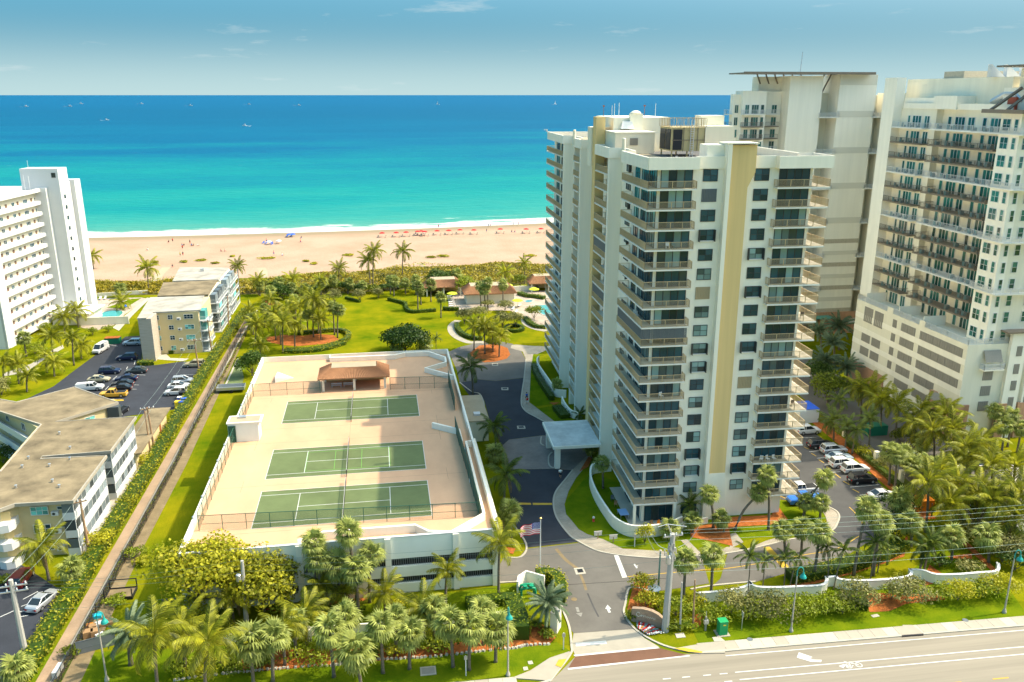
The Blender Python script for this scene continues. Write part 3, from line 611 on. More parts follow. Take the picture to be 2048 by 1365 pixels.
# front windows, some replaced by shutters
shut_l = {16: SHUT, 11: SHUTT}; shut_r = {6: SHUTT}
sm = {m.name: louvre_mb(2.1,1.75).mesh('shutter', m) for m in (SHUT, SHUTT)}
swing = MB().box(-.05,.05,-.5,0,0,1.62).mesh('shutter_leaf', DARKF)
for k, z in enumerate(FZ):
    for x, sh in ((9.0, shut_l), (16.25, shut_r)):
        if k in sh: link('shutter', sm[sh[k].name], T, (x,FY-.002,z+.78))
        else:
            g = GLASS if rnd.random() < .6 else GLASSC
            w = add_window(T, x, FY-.002, z+.82, 0, 2.05, 1.62, 2, 2, DARKF, g)
            if rnd.random() < .4:
                link('shutter_leaf', swing, w, (-1.1,-.02,0)); link('shutter_leaf', swing, w, (1.1,-.02,0))
                link('window_sill', _wm.setdefault('sill', MB().box(-1.0,1.0,-.2,-.11,.0,.12).mesh('window_sill', WFRAME)), w)
# left (long, wrapping) balconies of the front corner, right balconies, and the bays of the long side
slabL = MB().prism([(0,0),(6.75,0),(6.75,FY),(1.7,FY),(1.7,13.7),(0,13.7)],-.2,0).mesh('balcony', SLABW)
railL = rail_mb([(6.7,FY-.05),(6.7,.06),(.06,.06),(.06,13.64),(1.65,13.64)]).mesh('railing', TANRAIL)
tileL = MB().prism([(.12,.12),(6.6,.12),(6.6,FY-.02),(1.68,FY-.02),(1.68,13.6),(.12,13.6)],.004,.02).mesh('balcony_floor', TILEFLOOR)
slabR = MB().prism([(18.05,.3),(25.66,.3),(25.66,6.1),(23.5,6.1),(23.5,FY),(18.05,FY)],-.2,0).mesh('balcony', SLABW)
railR = rail_mb([(18.1,FY-.05),(18.1,.36),(25.6,.36),(25.6,6.04),(23.55,6.04)]).mesh('railing', TANRAIL)
tileR = MB().prism([(18.17,.42),(25.5,.42),(25.5,6.0),(23.52,6.0),(23.52,FY-.02),(18.17,FY-.02)],.004,.02).mesh('balcony_floor', TILEFLOOR)
slabB = MB().box(-.05,2.0,22.32,30.9,-.2,0).mesh('balcony', SLABW); railB = rail_mb([(.0,22.36),(.0,30.85),(1.95,30.85)]).mesh('railing', TANRAIL)
slabC = MB().box(.4,1.7,46.42,51.58,-.2,0).mesh('balcony', SLABW); railC = rail_mb([(.45,46.45),(.45,51.55)]).mesh('railing', TANRAIL)
slabD = MB().prism([(.3,62.42),(1.9,62.42),(1.9,80),(8,80),(8,81.5),(.3,81.5)],-.2,0).mesh('balcony', SLABW); railD = rail_mb([(.36,62.5),(.36,81.4),(7.9,81.4)]).mesh('railing', TANRAIL)
doorw = MB().box(-.52,.52,-.03,0,.08,2.42).mesh('door_panel', GLASS); doorc = MB().box(-.52,.52,-.03,0,.08,2.42).mesh('door_panel', GLASSC)
_df = {}
def sliding(parent, x, y, z, rz, n, h=2.48, w=1.08):
    if n not in _df:
        mb=MB(); W=n*w; mb.box(-W/2-.05,W/2+.05,-.09,0,0,.08); mb.box(-W/2-.05,W/2+.05,-.09,0,h-.07,h)
        for i in range(n+1): xx=-W/2+W*i/n; mb.box(xx-.045,xx+.045,-.08,0,.08,h-.07)
        _df[n]=mb.mesh('sliding_door', DARKF)
    o=link('sliding_door', _df[n], parent, (x,y,z), rz); W=n*w; cur=rnd.random()
    for i in range(n): link('door_panel', doorc if rnd.random()<cur*.8 else doorw, o, (-W/2+W*(i+.5)/n,0,0))
    return o
meshL = MB()
for i in range(40): x=.1+6.5*i/40; meshL.box(x,x+.12,.08,.14,1.05,2.5)
for i in range(60): y=.2+13.3*i/60; meshL.box(.08,.14,y,y+.16,1.05,2.5)
storm = meshL.mesh('storm_shutter', SHUT)
cover1 = MB(); [cover1.box(-.02,.04,22.5+.17*i,22.62+.17*i,1.05,2.5) for i in range(48)]; storm1 = cover1.mesh('storm_shutter', SHUT)
winS = dict()
for k, z in enumerate(FZ):
    b = link('balcony', slabL, T, (0,0,z)); link('railing', railL, b); link('balcony_floor', tileL, b)
    if k == 9: link('storm_shutter', storm, b)
    sliding(T, 4.35, FY-.004, z+.02, 0, 4)
    for y, n in ((3.2,3),(6.9,3),(10.9,2)): sliding(T, 1.7-.004, y, z+.02, R(-90), n)
    b = link('balcony', slabR, T, (0,0,z)); link('railing', railR, b); link('balcony_floor', tileR, b)
    sliding(T, 20.9, FY-.004, z+.02, 0, 4)
    sliding(T, 23.5+.004, 4.0, z+.02, R(90), 3)
    b = link('balcony', slabB, T, (0,0,z)); link('railing', railB, b)
    if k in (9, 12): link('storm_shutter', storm1, b)
    sliding(T, 2.0-.004, 25.0, z+.02, R(-90), 3); add_window(T, 2.0-.004, 28.9, z+.8, R(-90), 1.5, 1.5, 2, 1)
    b = link('balcony', slabC, T, (0,0,z)); link('railing', railC, b)
    sliding(T, 1.7-.004, 48.2, z+.02, R(-90), 2); add_window(T, 1.7-.004, 50.5, z+.8, R(-90), 1.2, 1.5, 1, 2)
    b = link('balcony', slabD, T, (0,0,z)); link('railing', railD, b)
    for y in (64.6,69.5,75): sliding(T, 1.9-.004, y, z+.02, R(-90), 3)
    add_window(T, 2.1-.004, 17.2, z+.8, R(-90), 2.6, 1.6, 2, 2)
    if k % 2: link('shutter_leaf', swing, T, (1.95,15.6,z+.8), R(-60))
    for y in (38.2,42.6): add_window(T, 2.9-.004, y, z+.8, R(-90), 1.9, 1.6, 2, 2)
    add_window(T, 2.5-.004, 57, z+.8, R(-90), 1.6, 1.5, 2, 2)
sliding(T, 4.35, FY-.004, .05, 0, 4); sliding(T, 1.7-.004, 4, .05, R(-90), 3); sliding(T, 1.7-.004, 9, .05, R(-90), 3)
add_window(T, 9.0, FY-.004, .9, 0, 2.4, 1.9, 2, 1)
part('column', MB().box(.12,.5,.12,.5,0,3.4), WHITE, T); part('column', MB().box(6.2,6.6,.12,.5,0,3.4), WHITE, T)
# tan fin on the long side, running above the roof
part('fin', MB().box(-.05,1.5,31.02,33.2,0,58.1), TANW, T)
part('roof_box', MB().box(-.3,2.9,33.21,36.2,50,56.4), CREAM, T)
# roof plant
part('plant_room', MB().box(2.9,12.5,31.2,44,52.56,58.0), CREAM, T)
part('plant_room', MB().box(1.6,8.0,24.4,31.19,52.56,55.8), CREAM, T)
part('plant_room_lip', MB().box(1.5,8.1,24.3,31.18,55.8,55.95), WHITE, T)
part('vent_hood', MB().add([(4.0,30.2,56.2),(6.2,30.2,56.2),(6.2,31.19,56.2),(4.0,31.19,56.2),(4.3,30.6,57.4),(5.9,30.6,57.4),(5.9,31.19,57.4),(4.3,31.19,57.4)],[(0,3,2,1),(4,5,6,7),(0,1,5,4),(1,2,6,5),(2,3,7,6),(3,0,4,7)]), WFRAME, T)
part('vent_stack', MB().box(5.5,7.7,30.6,31.18,55.96,58.6).lathe([(.85,58.6),(.9,58.75),(.6,59.0),(.2,59.1)],14,(6.6,31.2,0)), CREAM, T)
part('louvre_panel', louvre_mb(1.3,1.1,8), GREYB, T, loc=(4.6,24.38,53.9))
ct = part('cooling_tower', MB().box(8.4,13.6,17,23,53.4,56.9), RUSTY, T)
mb = MB(); [mb.box(x,x+.18,17.2+a,17.4+a,52.56,53.4) for x in (8.5,10.9,13.2) for a in (0,5.2)]; part('support_leg', mb, RUSTY, ct)
for x in (8.9,9.9): part('fan_grille', MB().box(8.33,8.4,17.5 if x<9.5 else 20.2,19.9 if x<9.5 else 22.7,53.6,56.6), BLACK, ct)
part('fan_grille', MB().box(8.6,10.0,16.93,17,53.6,56.6), BLACK, ct)
mb=MB(); [mb.box(10.2+1.1*i,10.26+1.1*i,16.9,17,53.4,56.9) for i in range(4)]; mb.box(8.4,13.6,16.9,17,55.0,55.08); part('panel_seam', mb, BRONZE, ct)
part('guard_rail', rail_mb([(8.3,16.9),(13.7,16.9),(13.7,23.1),(8.3,23.1),(8.3,16.9)],1.3,.7,.06,1.3), TANRAIL, ct, loc=(0,0,56.9))
mb=MB(); mb.box(11.2,11.26,16.7,16.76,52.6,57.9).box(11.7,11.76,16.7,16.76,52.6,57.9); [mb.box(11.2,11.76,16.7,16.75,52.8+.35*i,52.85+.35*i) for i in range(14)]; part('ladder', mb, WFRAME, ct)
part('plant_room', MB().box(17.6,23.2,29.5,34,52.56,56.6), CREAM, T); part('plant_room', MB().box(18.8,23.0,34.01,37,52.56,58.2), CREAM, T); part('plant_room', MB().box(18.2,19.8,33,34.0,56.6,57.6), CREAM, T)
for x,y,h in ((.55,15.1,1.9),(.4,51.0,1.7)): part('vent_pipe', MB().lathe([(.27,52.5),(.27,53.4+h),(.32,53.45+h),(.2,53.6+h)],10,(x,y,0)), CREAM, T)
mb=MB(); rr=random.Random(3)
for i in range(26): x,y=rr.uniform(7.6,16.5),rr.uniform(2.6,14); mb.obox((x,y,52.75),(rr.uniform(.3,1.2),rr.uniform(.2,.5),rr.uniform(.2,.6)),rr.uniform(0,3))
mb.tube([(9.5,8,53.1),(12,6.5,53.1),(12.4,5.8,53.6),(16,5,53.0)],.18,8).tube([(8,5,52.9),(14,3.2,52.9)],.12,6).tube([(12.5,9,52.8),(13.2,8,54),(13.6,7,53)],.2,8)
part('roof_equipment', mb, METAL, T)
mb=MB(); [mb.tube([(x,y,58),(x,y,58+h)],.05,5) for x,y,h in ((4.2,36,2.2),(5.0,36,2.3),(3.4,34.5,1.9),(10.8,34,2.2))]; part('antenna', mb, WFRAME, T)
mb=MB(); [mb.tube([(x,y,58),(x,y,59.6)],.04,5).obox((x,y,59.75),(.3,.3,.22)) for x,y in ((2.8,38),(10.6,40))]; part('warning_light', mb, MULCH, T)
part('security_camera', MB().box(-.2,.1,79,79.4,53.75,54.3).box(-.7,-.2,79.1,79.3,54.1,54.3), WFRAME, T)
# porte-cochere in front of the entrance
pc = thing('entrance_canopy', 'flat white drive-through canopy at the tower entrance', 'canopy', (34.95,106.95,0), R(-1.6))
part('canopy_roof', MB().box(-8.4,-.1,20.3,31.6,4.0,4.5), WHITE, pc); part('canopy_top', MB().box(-8.2,-.12,20.5,31.4,4.5,4.53), M('stained_canopy_roof',(.52,.53,.50),.9,.25,.35), pc)
for x,y in ((-7.4,21.6),(-7.4,30.3)): part('column', MB().box(x-.45,x+.45,y-.45,y+.45,0,4.0), WHITE, pc)
# curved garden walls round the foot of the tower
def wall_line(name, label, pts, h, mat, w=.3, n=6, cap=None, cat='garden wall'):
    p = smooth(pts, n); base = p[0]
    t = thing(name, label, cat, (base.x,base.y,0))
    q = [(v.x-base.x, v.y-base.y) for v in p]
    part('wall', MB().strip(q, w, -.1, h), mat, t)
    if cap: part('coping', MB().strip(q, w+.12, h, h+.08), cap, t)
    return t
wall_line('garden_wall', 'curved white garden wall round the front corner of the tower', Z(W3,[(415,880),(340,890),(308,905),(302,960),(330,1040),(390,1140),(440,1200),(520,1238),(620,1240),(720,1225),(800,1190)]), 1.9, WHITE)
wall_line('garden_wall', 'low white garden wall curving round the back corner of the tower', Z(W1,[(660,200),(650,215),(655,245),(690,300),(745,380),(765,405),(825,412)]), 1.7, WHITE)
wall_line('garden_wall', 'white stair wall sloping beside the tower entrance walk', Z(W1,[(800,445),(815,480),(850,525),(900,545)]), 1.5, WHITE)
wall_line('garden_wall', 'low white planter wall under the front windows of the tower', Z(W3,[(800,1195),(870,1180),(940,1165)]), 1.0, WHITE, n=2)
# ---------------------------------------------------------------- parking garage with the tennis deck on top
DECKM = M('peach_deck_coating', (0.575,0.345,0.20), .9, .12, .16, stretch=(1,.5,1), detail=8, bump=.05, bscale=4)
COURTM = M('green_court_paint', (0.118,0.150,0.058), .9, .24, .14, detail=7)
GAR = M('garage_paint', (0.78,0.79,0.69), .85, .04, .3)
G = thing('parking_garage', 'long low parking garage with three tennis courts on its roof deck', 'garage', (0,0,0))
gx0,gx1,gy0,gy1 = -26.2,13.3,95.0,175.2
part('wall', MB().box(gx0,gx1-.3,gy0+.5,gy1,0,6.7), GAR, G)
part('deck', MB().box(gx0+.02,gx1-.02,gy0+.3,gy1-.02,6.7,7.0), DECKM, G)
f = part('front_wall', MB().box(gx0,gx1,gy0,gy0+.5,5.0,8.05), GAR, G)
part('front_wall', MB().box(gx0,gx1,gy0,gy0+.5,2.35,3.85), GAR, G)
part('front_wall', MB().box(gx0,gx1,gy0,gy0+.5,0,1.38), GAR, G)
part('interior_dark_sheet', MB().box(gx0+.3,gx1-.3,gy0+.4,gy0+.49,.5,6), BLACK, G)  # black sheet paints in the darkness of the parking levels behind the grille
mb = MB()
for x in [gx0+.5+.28*i for i in range(140)]:
    for z0,z1 in ((1.38,2.35),(3.85,5.0)): mb.box(x,x+.05,gy0+.2,gy0+.26,z0,z1)
part('grille', mb, M('grille_grey',(.25,.26,.26),.5), G)
for x in (-19.0,-12.2,-6.3,-1.3,7.3,12.4): part('pilaster', MB().box(x,x+.75,gy0-.25,gy0-.003,0,8.0), WHITE, G)
part('ramp_wall', MB().prism([(p.x,p.y) for p in Z(Z6,[(1180,745),(1240,742),(1330,735),(1440,722),(1440,700),(1180,700)])],0,4.2), CREAM, G)
part('parapet', MB().strip([(gx0+.15,gy0+.3),(gx0+.15,gy1-.15),(gx1-.15,gy1-.15),(gx1-.15,gy0+.4)], .35, 7.0, 8.1), WHITE, G)
mb = MB()
mb.strip([(-26.0,95.2),(-11.9,95.2),(-11.9,96.3),(-10.1,97.9),(2.7,97.9),(4.3,96.0),(7.2,95.4),(11.9,99.6),(12.0,124),(12.9,124)],.35,7.0,8.1)
part('planter_wall', mb, WHITE, G); mb = MB()
mb.strip([(-12.0,174.8),(-12.0,173.2),(1.7,173.0),(4.0,174.4),(9.1,174.2),(12.3,169.8),(12.2,166.4),(7.7,163.1),(13.0,157.4)],.4,7.0,8.0)
part('planter_wall', mb, WHITE, G); mb = MB()
mb.strip([(7.2,133.0),(11.4,129.4),(11.4,124.5)],.4,7.0,8.0)
part('planter_wall', mb, WHITE, G)
for i,y in enumerate((96.2,)): part('deck_edge', MB().box(gx0,13.3,gy0-.05,gy0+.3,8.05,8.15), PWHITE, G)
part('stair_house', MB().box(-26.1,-21.3,131.9,135.0,7.0,10.2), GAR, G); part('stair_roof', MB().box(-26.25,-20.75,131.75,135.1,10.2,10.4), WHITE, G); part('stair_roof_deck', MB().box(-25.9,-21.1,132.1,134.7,10.4,10.43), ROOFBEIGE, G); part('skylight', MB().box(-24.6,-23.4,133.6,134.4,10.43,10.7), METAL, G)
part('door', MB().box(-21.29,-21.25,133,134.2,7.0,9.2), PWHITE, G)
part('roof_hatch', MB().add([(-22,161.2,7),(-18.6,163.6,7),(-21.9,165,7),(-22,161.2,8.0),(-21.9,165,8.0)],[(0,1,3),(1,2,4),(1,4,3),(0,3,4,2),(0,2,1)]), PWHITE, G)
part('booth', MB().box(14.2,18.0,142.2,155.6,0,4.0), CREAM, G); part('booth_roof', MB().box(14.0,18.2,142.0,155.8,4.0,4.15), ROOFBEIGE, G); part('skylight', MB().box(15.6,16.8,144.5,145.8,4.15,4.5), PWHITE, G)
part('ramp_wall', MB().strip([(13.5,99),(13.6,126)],.3,0,7.6), CREAM, G)
part('deck_drain', MB().box(11.2,11.8,111,111.6,7.005,7.5).box(11.2,11.8,122,122.6,7.005,7.5), PWHITE, G)
mb=MB(); [mb.lathe([(.16,8.1),(.2,8.35),(.1,8.45)],8,(-26.05,y,0)) for y in range(98,174,6)]; part('deck_light', mb, PWHITE, G)
# courts: playing surface, every line a piece
def court(cx0, cy0, cx1, cy1, label):
    t = thing('tennis_court', label, 'tennis court', (cx0,cy0,7.0)); W,Hh = cx1-cx0, cy1-cy0
    part('playing_surface', MB().box(0,W,0,Hh,.004,.014), COURTM, t)
    def ln(x0,x1,y0,y1): part('court_line', MB().box(x0,x1,y0,y1,.014,.022), PAINTW, t)
    w=.09; s=1.37; sx=5.5
    ln(0,W,0,w); ln(0,W,Hh-w,Hh); ln(0,w,w,Hh-w); ln(W-w,W,w,Hh-w)
    ln(w,W-w,s,s+w); ln(w,W-w,Hh-s-w,Hh-s); ln(sx,sx+w,s+w,Hh-s-w); ln(W-sx-w,W-sx,s+w,Hh-s-w)
    ln(sx+w,W-sx-w,Hh/2-w/2,Hh/2+w/2)
    n = thing('tennis_net', label, 'tennis net', (cx0+W/2,cy0-.9,7.0))
    n['label'] = {'n':'black net across the nearest court of the garage deck','m':'black net across the middle court with green pickleball lines','f':'black net across the farthest court below the tiled shelter'}[label[-1]]
    t['label'] = label[:-2]
    for y in (0,Hh+1.8): part('net_post', MB().tube([(0,y,0),(0,y,1.1)],.05,6), BLACK, n)
    part('net_band', MB().box(-.02,.02,.05,Hh+1.75,1.0,1.07), PAINTW, n)
    mb=MB()
    for i in range(60): y=.05+(Hh+1.7)*i/60; mb.box(-.008,.008,y,y+.016,.05,1.0)
    for i in range(9): z=.06+i*.11; mb.box(-.008,.008,.05,Hh+1.75,z,z+.016)
    part('net_mesh', mb, BLACK, n)
    return t
court(-18.6,101.95,5.15,112.9,'green tennis court nearest the street on the garage deck|n')
cm_ = court(-18.6,116.85,5.22,127.75,'middle tennis court with thin green pickleball lines on the deck|m')
court(-18.52,138.85,5.32,149.95,'farthest tennis court on the garage deck before the tiled shelter|f')
LG = M('light_green_line',(.15,.42,.06),.8)
for x0,x1,y0,y1 in ((5.6,18.4,1.9,1.96),(5.6,18.4,8.9,8.96),(5.6,5.66,1.9,8.9),(18.34,18.4,1.9,8.9),(9.9,9.96,1.9,8.9),(14.0,14.06,1.9,8.9)): part('pickleball_line', MB().box(x0,x1,y0,y1,.023,.03), LG, cm_)
JOINT = M('deck_joint', (.33,.22,.13), .9)
for y in (100.9,114.7,130.5,136.6,152.2): part('deck_joint', MB().box(-24.9,10.8,y,y+.05,7.0,7.006), JOINT, G)
for x in (-21.6,-6.7,8.2):
    for y0,y1 in ((100.95,101.9),(112.95,114.65),(114.75,116.8),(127.8,130.45),(130.55,136.55),(136.65,138.8),(150,152.15)): part('deck_joint', MB().box(x,x+.05,y0,y1,7.0,7.006), JOINT, G)
# chain-link fences round the deck
def netmat(name, col, alpha, sc=14):
    m,n,l,b=newmat(name); b.inputs['Base Color'].default_value=(*col,1); b.inputs['Roughness'].default_value=.6
    tr=n.new('ShaderNodeBsdfTransparent'); mx=n.new('ShaderNodeMixShader'); mx.inputs[0].default_value=alpha
    l.new(tr.outputs[0],mx.inputs[1]); l.new(b.outputs[0],mx.inputs[2]); l.new(mx.outputs[0],n['Material Output'].inputs[0]); return m
LINK = netmat('chain_link_mesh',(.03,.09,.06),.16); LINKG = netmat('green_windscreen',(.015,.10,.065),.78); GREENP = M('green_fence_post',(.02,.10,.065),.5)
def fence(label, pts, h, post, mesh, gap=3.0, pick=False, cat='fence', rail=True, name='chain_link_fence', z=0, railmat=None):
    pts=[Vector((p[0],p[1],0)) for p in pts]; t=thing(name,label,cat,(pts[0].x,pts[0].y,z)); pm=MB().tube([(0,0,0),(0,0,h)],.045,5).mesh('post',post)
    for a,b in zip(pts,pts[1:]):
        d=b-a; n=max(1,round(d.length/gap)); rz=math.atan2(d.y,d.x); L=d.length/n
        pan=MB().box(.03,L-.03,-.006,.006,.05,h-.05).mesh('mesh_panel',mesh) if mesh else None
        ral=MB().box(0,L,-.03,.03,h-.06,h).box(0,L,-.025,.025,h*.42,h*.42+.04).mesh('rail',railmat or post)
        for i in range(n):
            p=a+d*(i/n)-pts[0]; link('post',pm,t,(p.x,p.y,0))
            if pan: link('mesh_panel',pan,t,(p.x,p.y,0),rz)
            if rail: link('rail',ral,t,(p.x,p.y,0),rz)
    p=pts[-1]-pts[0]; link('post',pm,t,(p.x,p.y,0)); return t
fence('dark chain link fence along the left edge of the tennis deck', [(-25.2,102.7),(-25.2,131.7)], 2.6, GREENP, LINK, z=7)
fence('short chain link fence behind the stair house on the deck left edge', [(-25.2,135.3),(-25.2,153.6)], 2.6, GREENP, LINK, z=7)
fence('chain link fence across the front of the nearest tennis court', [(-25.2,102.6),(11.2,100.7)], 2.2, GREENP, LINK, z=7)
fence('chain link fence left of the tiled tennis shelter', [(-25.1,153.7),(-12.8,153.7)], 2.5, GREENP, LINK, z=7)
fence('chain link fence right of the tiled tennis shelter', [(0.4,153.5),(11.7,152.8)], 2.5, GREENP, LINK, z=7)
fence('green windscreen fence on the deck right edge beside the near courts', [(11.4,100.7),(10.9,131)], 2.7, GREENP, LINKG, z=7)
fence('green windscreen fence on the deck right edge beside the far court', [(11.7,140.5),(11.8,155.5)], 2.7, GREENP, LINKG, z=7)
fence('dark green screen beside the stair house on the deck', [(-26.0,131.75),(-24.9,131.75)], 2.9, GREENP, LINKG, z=7)
# tiled shelters
TILE = M('terracotta_tile',(0.36,0.18,0.0864),.8,.25,1.2); TILED=M('terracotta_ridge',(0.288,0.1368,0.0648),.8,.2,2)
def tiled_shelter(name, label, x0,x1,y0,y1,zb,ze,zt, inset, walls, cat):
    t=thing(name,label,cat,(x0,y0,zb)); W,D=x1-x0,y1-y0; e=ze-zb; h=zt-zb
    top=[(inset,inset),(W-inset,inset),(W-inset,D-inset*.6),(inset,D-inset*.6)]
    mb=MB(); mb.add([(0,0,e),(W,0,e),(W,D,e),(0,D,e)]+[(a,b,h) for a,b in top]+[(0,0,e-.2),(W,0,e-.2),(W,D,e-.2),(0,D,e-.2)],
       [(0,1,5,4),(1,2,6,5),(2,3,7,6),(3,0,4,7),(8,11,10,9),(0,8,9,1),(1,9,10,2),(2,10,11,3),(3,11,8,0)])
    rf=part('roof',mb,TILE,t); tl=MB()
    def rows(a0,a1,b0,b1,n):
        a0,a1,b0,b1=map(Vector,(a0,a1,b0,b1))
        for i in range(n):
            f=(i+.5)/n; p=a0.lerp(a1,f); q=b0.lerp(b1,f)
            m_=7
            for s in range(m_):
                c=p.lerp(q,s/m_); dd=p.lerp(q,(s+1.05)/m_); tl.tube([c+Vector((0,0,.05)),dd+Vector((0,0,.02))],.085,4,cap=False)
    rows((0,0,e),(W,0,e),(*top[0],h),(*top[1],h),int(W/.34)); rows((0,D,e),(0,0,e),(*top[3],h),(*top[0],h),int(D/.34)); rows((W,0,e),(W,D,e),(*top[1],h),(*top[2],h),int(D/.34))
    tag(part('roof_tiles',tl,TILED,rf),kind='stuff')
    part('flat_roof',MB().box(inset+.1,W-inset-.1,inset+.1,D-inset*.6-.1,h-.02,h+.06),ROOFBEIGE,rf)
    for fx in (.07,.5,.93) if not walls else (): 
        for y in (.7,D-.7): part('column',MB().box(W*fx-.22,W*fx+.22,y-.22,y+.22,0,e-.2),CREAM,t)
    if walls: part('wall',MB().box(.8,W-.8,.8,D-.8,0,e-.2),CREAM,t)
    else: part('back_wall',MB().box(.5,W-.5,D-.55,D-.4,0,e-.2),TANW,t)
    return t
tiled_shelter('tennis_shelter','open shelter with mansard roof of clay tiles beside the tennis deck fence',-13.2,.4,153.9,160.9,7.0,9.65,11.0,2.4,False,'shelter')
for i,x in enumerate((-9.9,-7.6)):
    b=thing('bench',('left' if i==0 else 'right')+' white slatted bench in the shade of the tiled tennis shelter','bench',(x,156.3,7.0))
    part('seat',MB().box(-1,1,0,.14,.42,.46).box(-1,1,.17,.31,.42,.46).box(-1,1,.34,.48,.42,.46),PWHITE,b); part('backrest',MB().box(-1,1,.5,.54,.55,.66).box(-1,1,.5,.54,.7,.82),PWHITE,b)
    for sx in (-.85,.85): part('leg',MB().box(sx-.04,sx+.04,0,.5,0,.42),PWHITE,b)
def tp(x,y): return at(860+x*.16118,480+y*.16118)
p=tp(210,690); tiled_shelter('beach_pavilion','small clay tiled pavilion left of the blue pool by the dunes',p.x-7.2,p.x+5.2,p.y-1,p.y+7,0,2.9,4.9,2.2,False,'pavilion')
p=tp(750,790); tiled_shelter('pool_house','yellow walled pool house with clay tile roof between the pools',p.x-8.2,p.x+8.2,p.y-.8,p.y+8,0,3.2,5.2,2.2,True,'pool house')
p=tp(1420,650); tiled_shelter('pool_pavilion','clay tiled pavilion partly hidden behind the tower balconies',p.x-5,p.x+8,p.y,p.y+7,0,2.9,4.9,2,False,'pavilion')

# ---------------------------------------------------------------- white slab tower on the left
L = thing('white_tower', 'bright white slab tower with open gallery floors by the left edge', 'apartment tower', (-94.3,219,0), R(-5.7))
GAL = M('gallery_wall', (.62,.57,.44), .85, .08, .8); DOORM = M('brown_door',(.16,.09,.06),.6)
part('wall', MB().box(-13,-1.2,0,29,0,36.4), GAL, L); part('end_wall', MB().box(-13,.0,-.4,-.01,0,36.9), PWHITE, L)
part('end_pier', MB().box(-.4,.25,-.4,3.4,0,36.9), PWHITE, L)
part('roof', MB().box(-13.2,.15,-.2,29,36.4,36.6), PWHITE, L); part('parapet', MB().strip([(-13,-.2),(.1,-.2),(.1,28.6)],.3,36.2,37.2), PWHITE, L)
part('roof_ledge', MB().box(-9,-3.5,6,26,36.6,38.0), PWHITE, L)
part('stair_fin', MB().box(-1.4,1.65,27.9,29.1,0,37.2), PWHITE, L)
part('lift_tower', MB().box(-5,5.05,29.11,34.6,0,42.3), PWHITE, L); part('stair_block', MB().box(-4,4.2,34.61,37.3,0,38.2), PWHITE, L); part('stair_tower', MB().box(-4,5.35,37.4,41.2,0,38.5), PWHITE, L)
for k in range(12): add_window(L, 5.06, 31.2, 35.0-2.92*k-1.2+0.3, R(90), .9, 1.0, 1, 2, DARKF, GLASS)
add_window(L, 3.8, 29.1, 39.9, 0, 1.1, 1.3, 1, 1, DARKF, GLASSC)
band = MB().box(-1.19,.02,3.41,27.89,-.98,.0).mesh('gallery_parapet', PWHITE); dm=MB().box(-1.2,-1.14,-.45,.45,0,2.05).mesh('door', DOORM)
for k in range(13):
    z=36.75-2.92*k-1.15
    if k < 12: link('gallery_parapet', band, L, (0,0,z-1.75+.0))
    zf=z-1.75-1.1+.0
    if k<12:
        for y in (6.5,12.2,18,25.2): link('door', dm, L, (0,y,z-1.75-1.1))
        for y,cc in ((9,2),(15.5,2),(21.8,3),(27.0,1)): add_window(L, -1.197, y, z-1.75-1.1+.9, R(90), .75*cc, 1.2, cc, 1, WFRAME, GLASS)
for k in range(11): add_window(L, -6.5, -.41, 1.5+2.92*k, 0, 1.5, 1.3, 2, 1, WFRAME, GLASSC)
part('lobby_roof', MB().box(.3,11,22,33,3.0,3.3), PWHITE, L); part('lobby_wall', MB().box(.6,10,22.5,32.5,0,3.0), CREAM, L)
mb=MB(); [mb.tube([(x,27+i,36.6),(x,27+i,41-i*.5)],.06,5) for i,x in enumerate((-3.2,-2.4))]; mb.tube([(-2.5,29,42.3),(-2.5,29,44.5)],.05,5); part('antenna', mb, PWHITE, L)
p=at(196,640); wl_=thing('pool_wall','cream retaining wall along the pool of the white tower','wall',(p.x,p.y,0)); part('wall',MB().box(-3,10,-6,-5.7,0,2.2),CREAM,wl_)

# ---------------------------------------------------------------- low apartment houses on the left
YEL = M('yellow_stucco',(.62,.50,.27),.85,.05,.4); ROOFG=M('pale_grey_roof',(0.348,0.324,0.27),.9,.35,.22,detail=8); ROOFB=M('weathered_brown_roof',(0.204,0.159,0.093),.95,.5,.22,detail=12,bump=.2,bscale=3)
SCREEN=glassmat('porch_screen',(.13,.155,.165),.4,.2,.7); STONE=M('grey_stone_fin',(.42,.37,.30),.9,.2,1.2,stretch=(.2,1,6)); AQUA=glassmat('aqua_curtain',(.10,.36,.33),.4,.3,.6)
def ac_unit(parent,x,y,z):
    o=part('air_conditioner',MB().box(-.45,.45,-.4,0,0,.6),PWHITE,parent,loc=(x,y,z)); part('fan_grille',MB().lathe([(.2,0),(.2,.03)],10),DARKF,o,loc=(-.1,-.41,.3)); o.children[0].rotation_euler=(R(90),0,0)
H1 = thing('apartment_house','four storey yellow apartment house with grey stone fin beside the parking lot','apartment house',(-56,208.3,0))
part('wall',MB().box(0,10.6,0,15.8,0,10.5),YEL,H1); part('fin_wall',MB().box(-1.9,1.0,-5.8,0-.003,0,10.6),STONE,H1)
part('roof',MB().prism([(-2.0,-5.9),(-.0,-5.9),(.2,-.3),(11.2,.2),(9.2,16),(-4.4,16)],10.5,10.85),ROOFG,H1)
for k in range(4):
    z=.9+2.62*k
    for x,w,c in ((1.0,.8,1),(4.0,1.2,2),(8.3,2.2,3)): add_window(H1,x,-.004,z,0,w,1.15,c,2,WFRAME,GLASS if rnd.random()<.6 else AQUA)
    ac_unit(H1,6.0,-.006,z-.2)
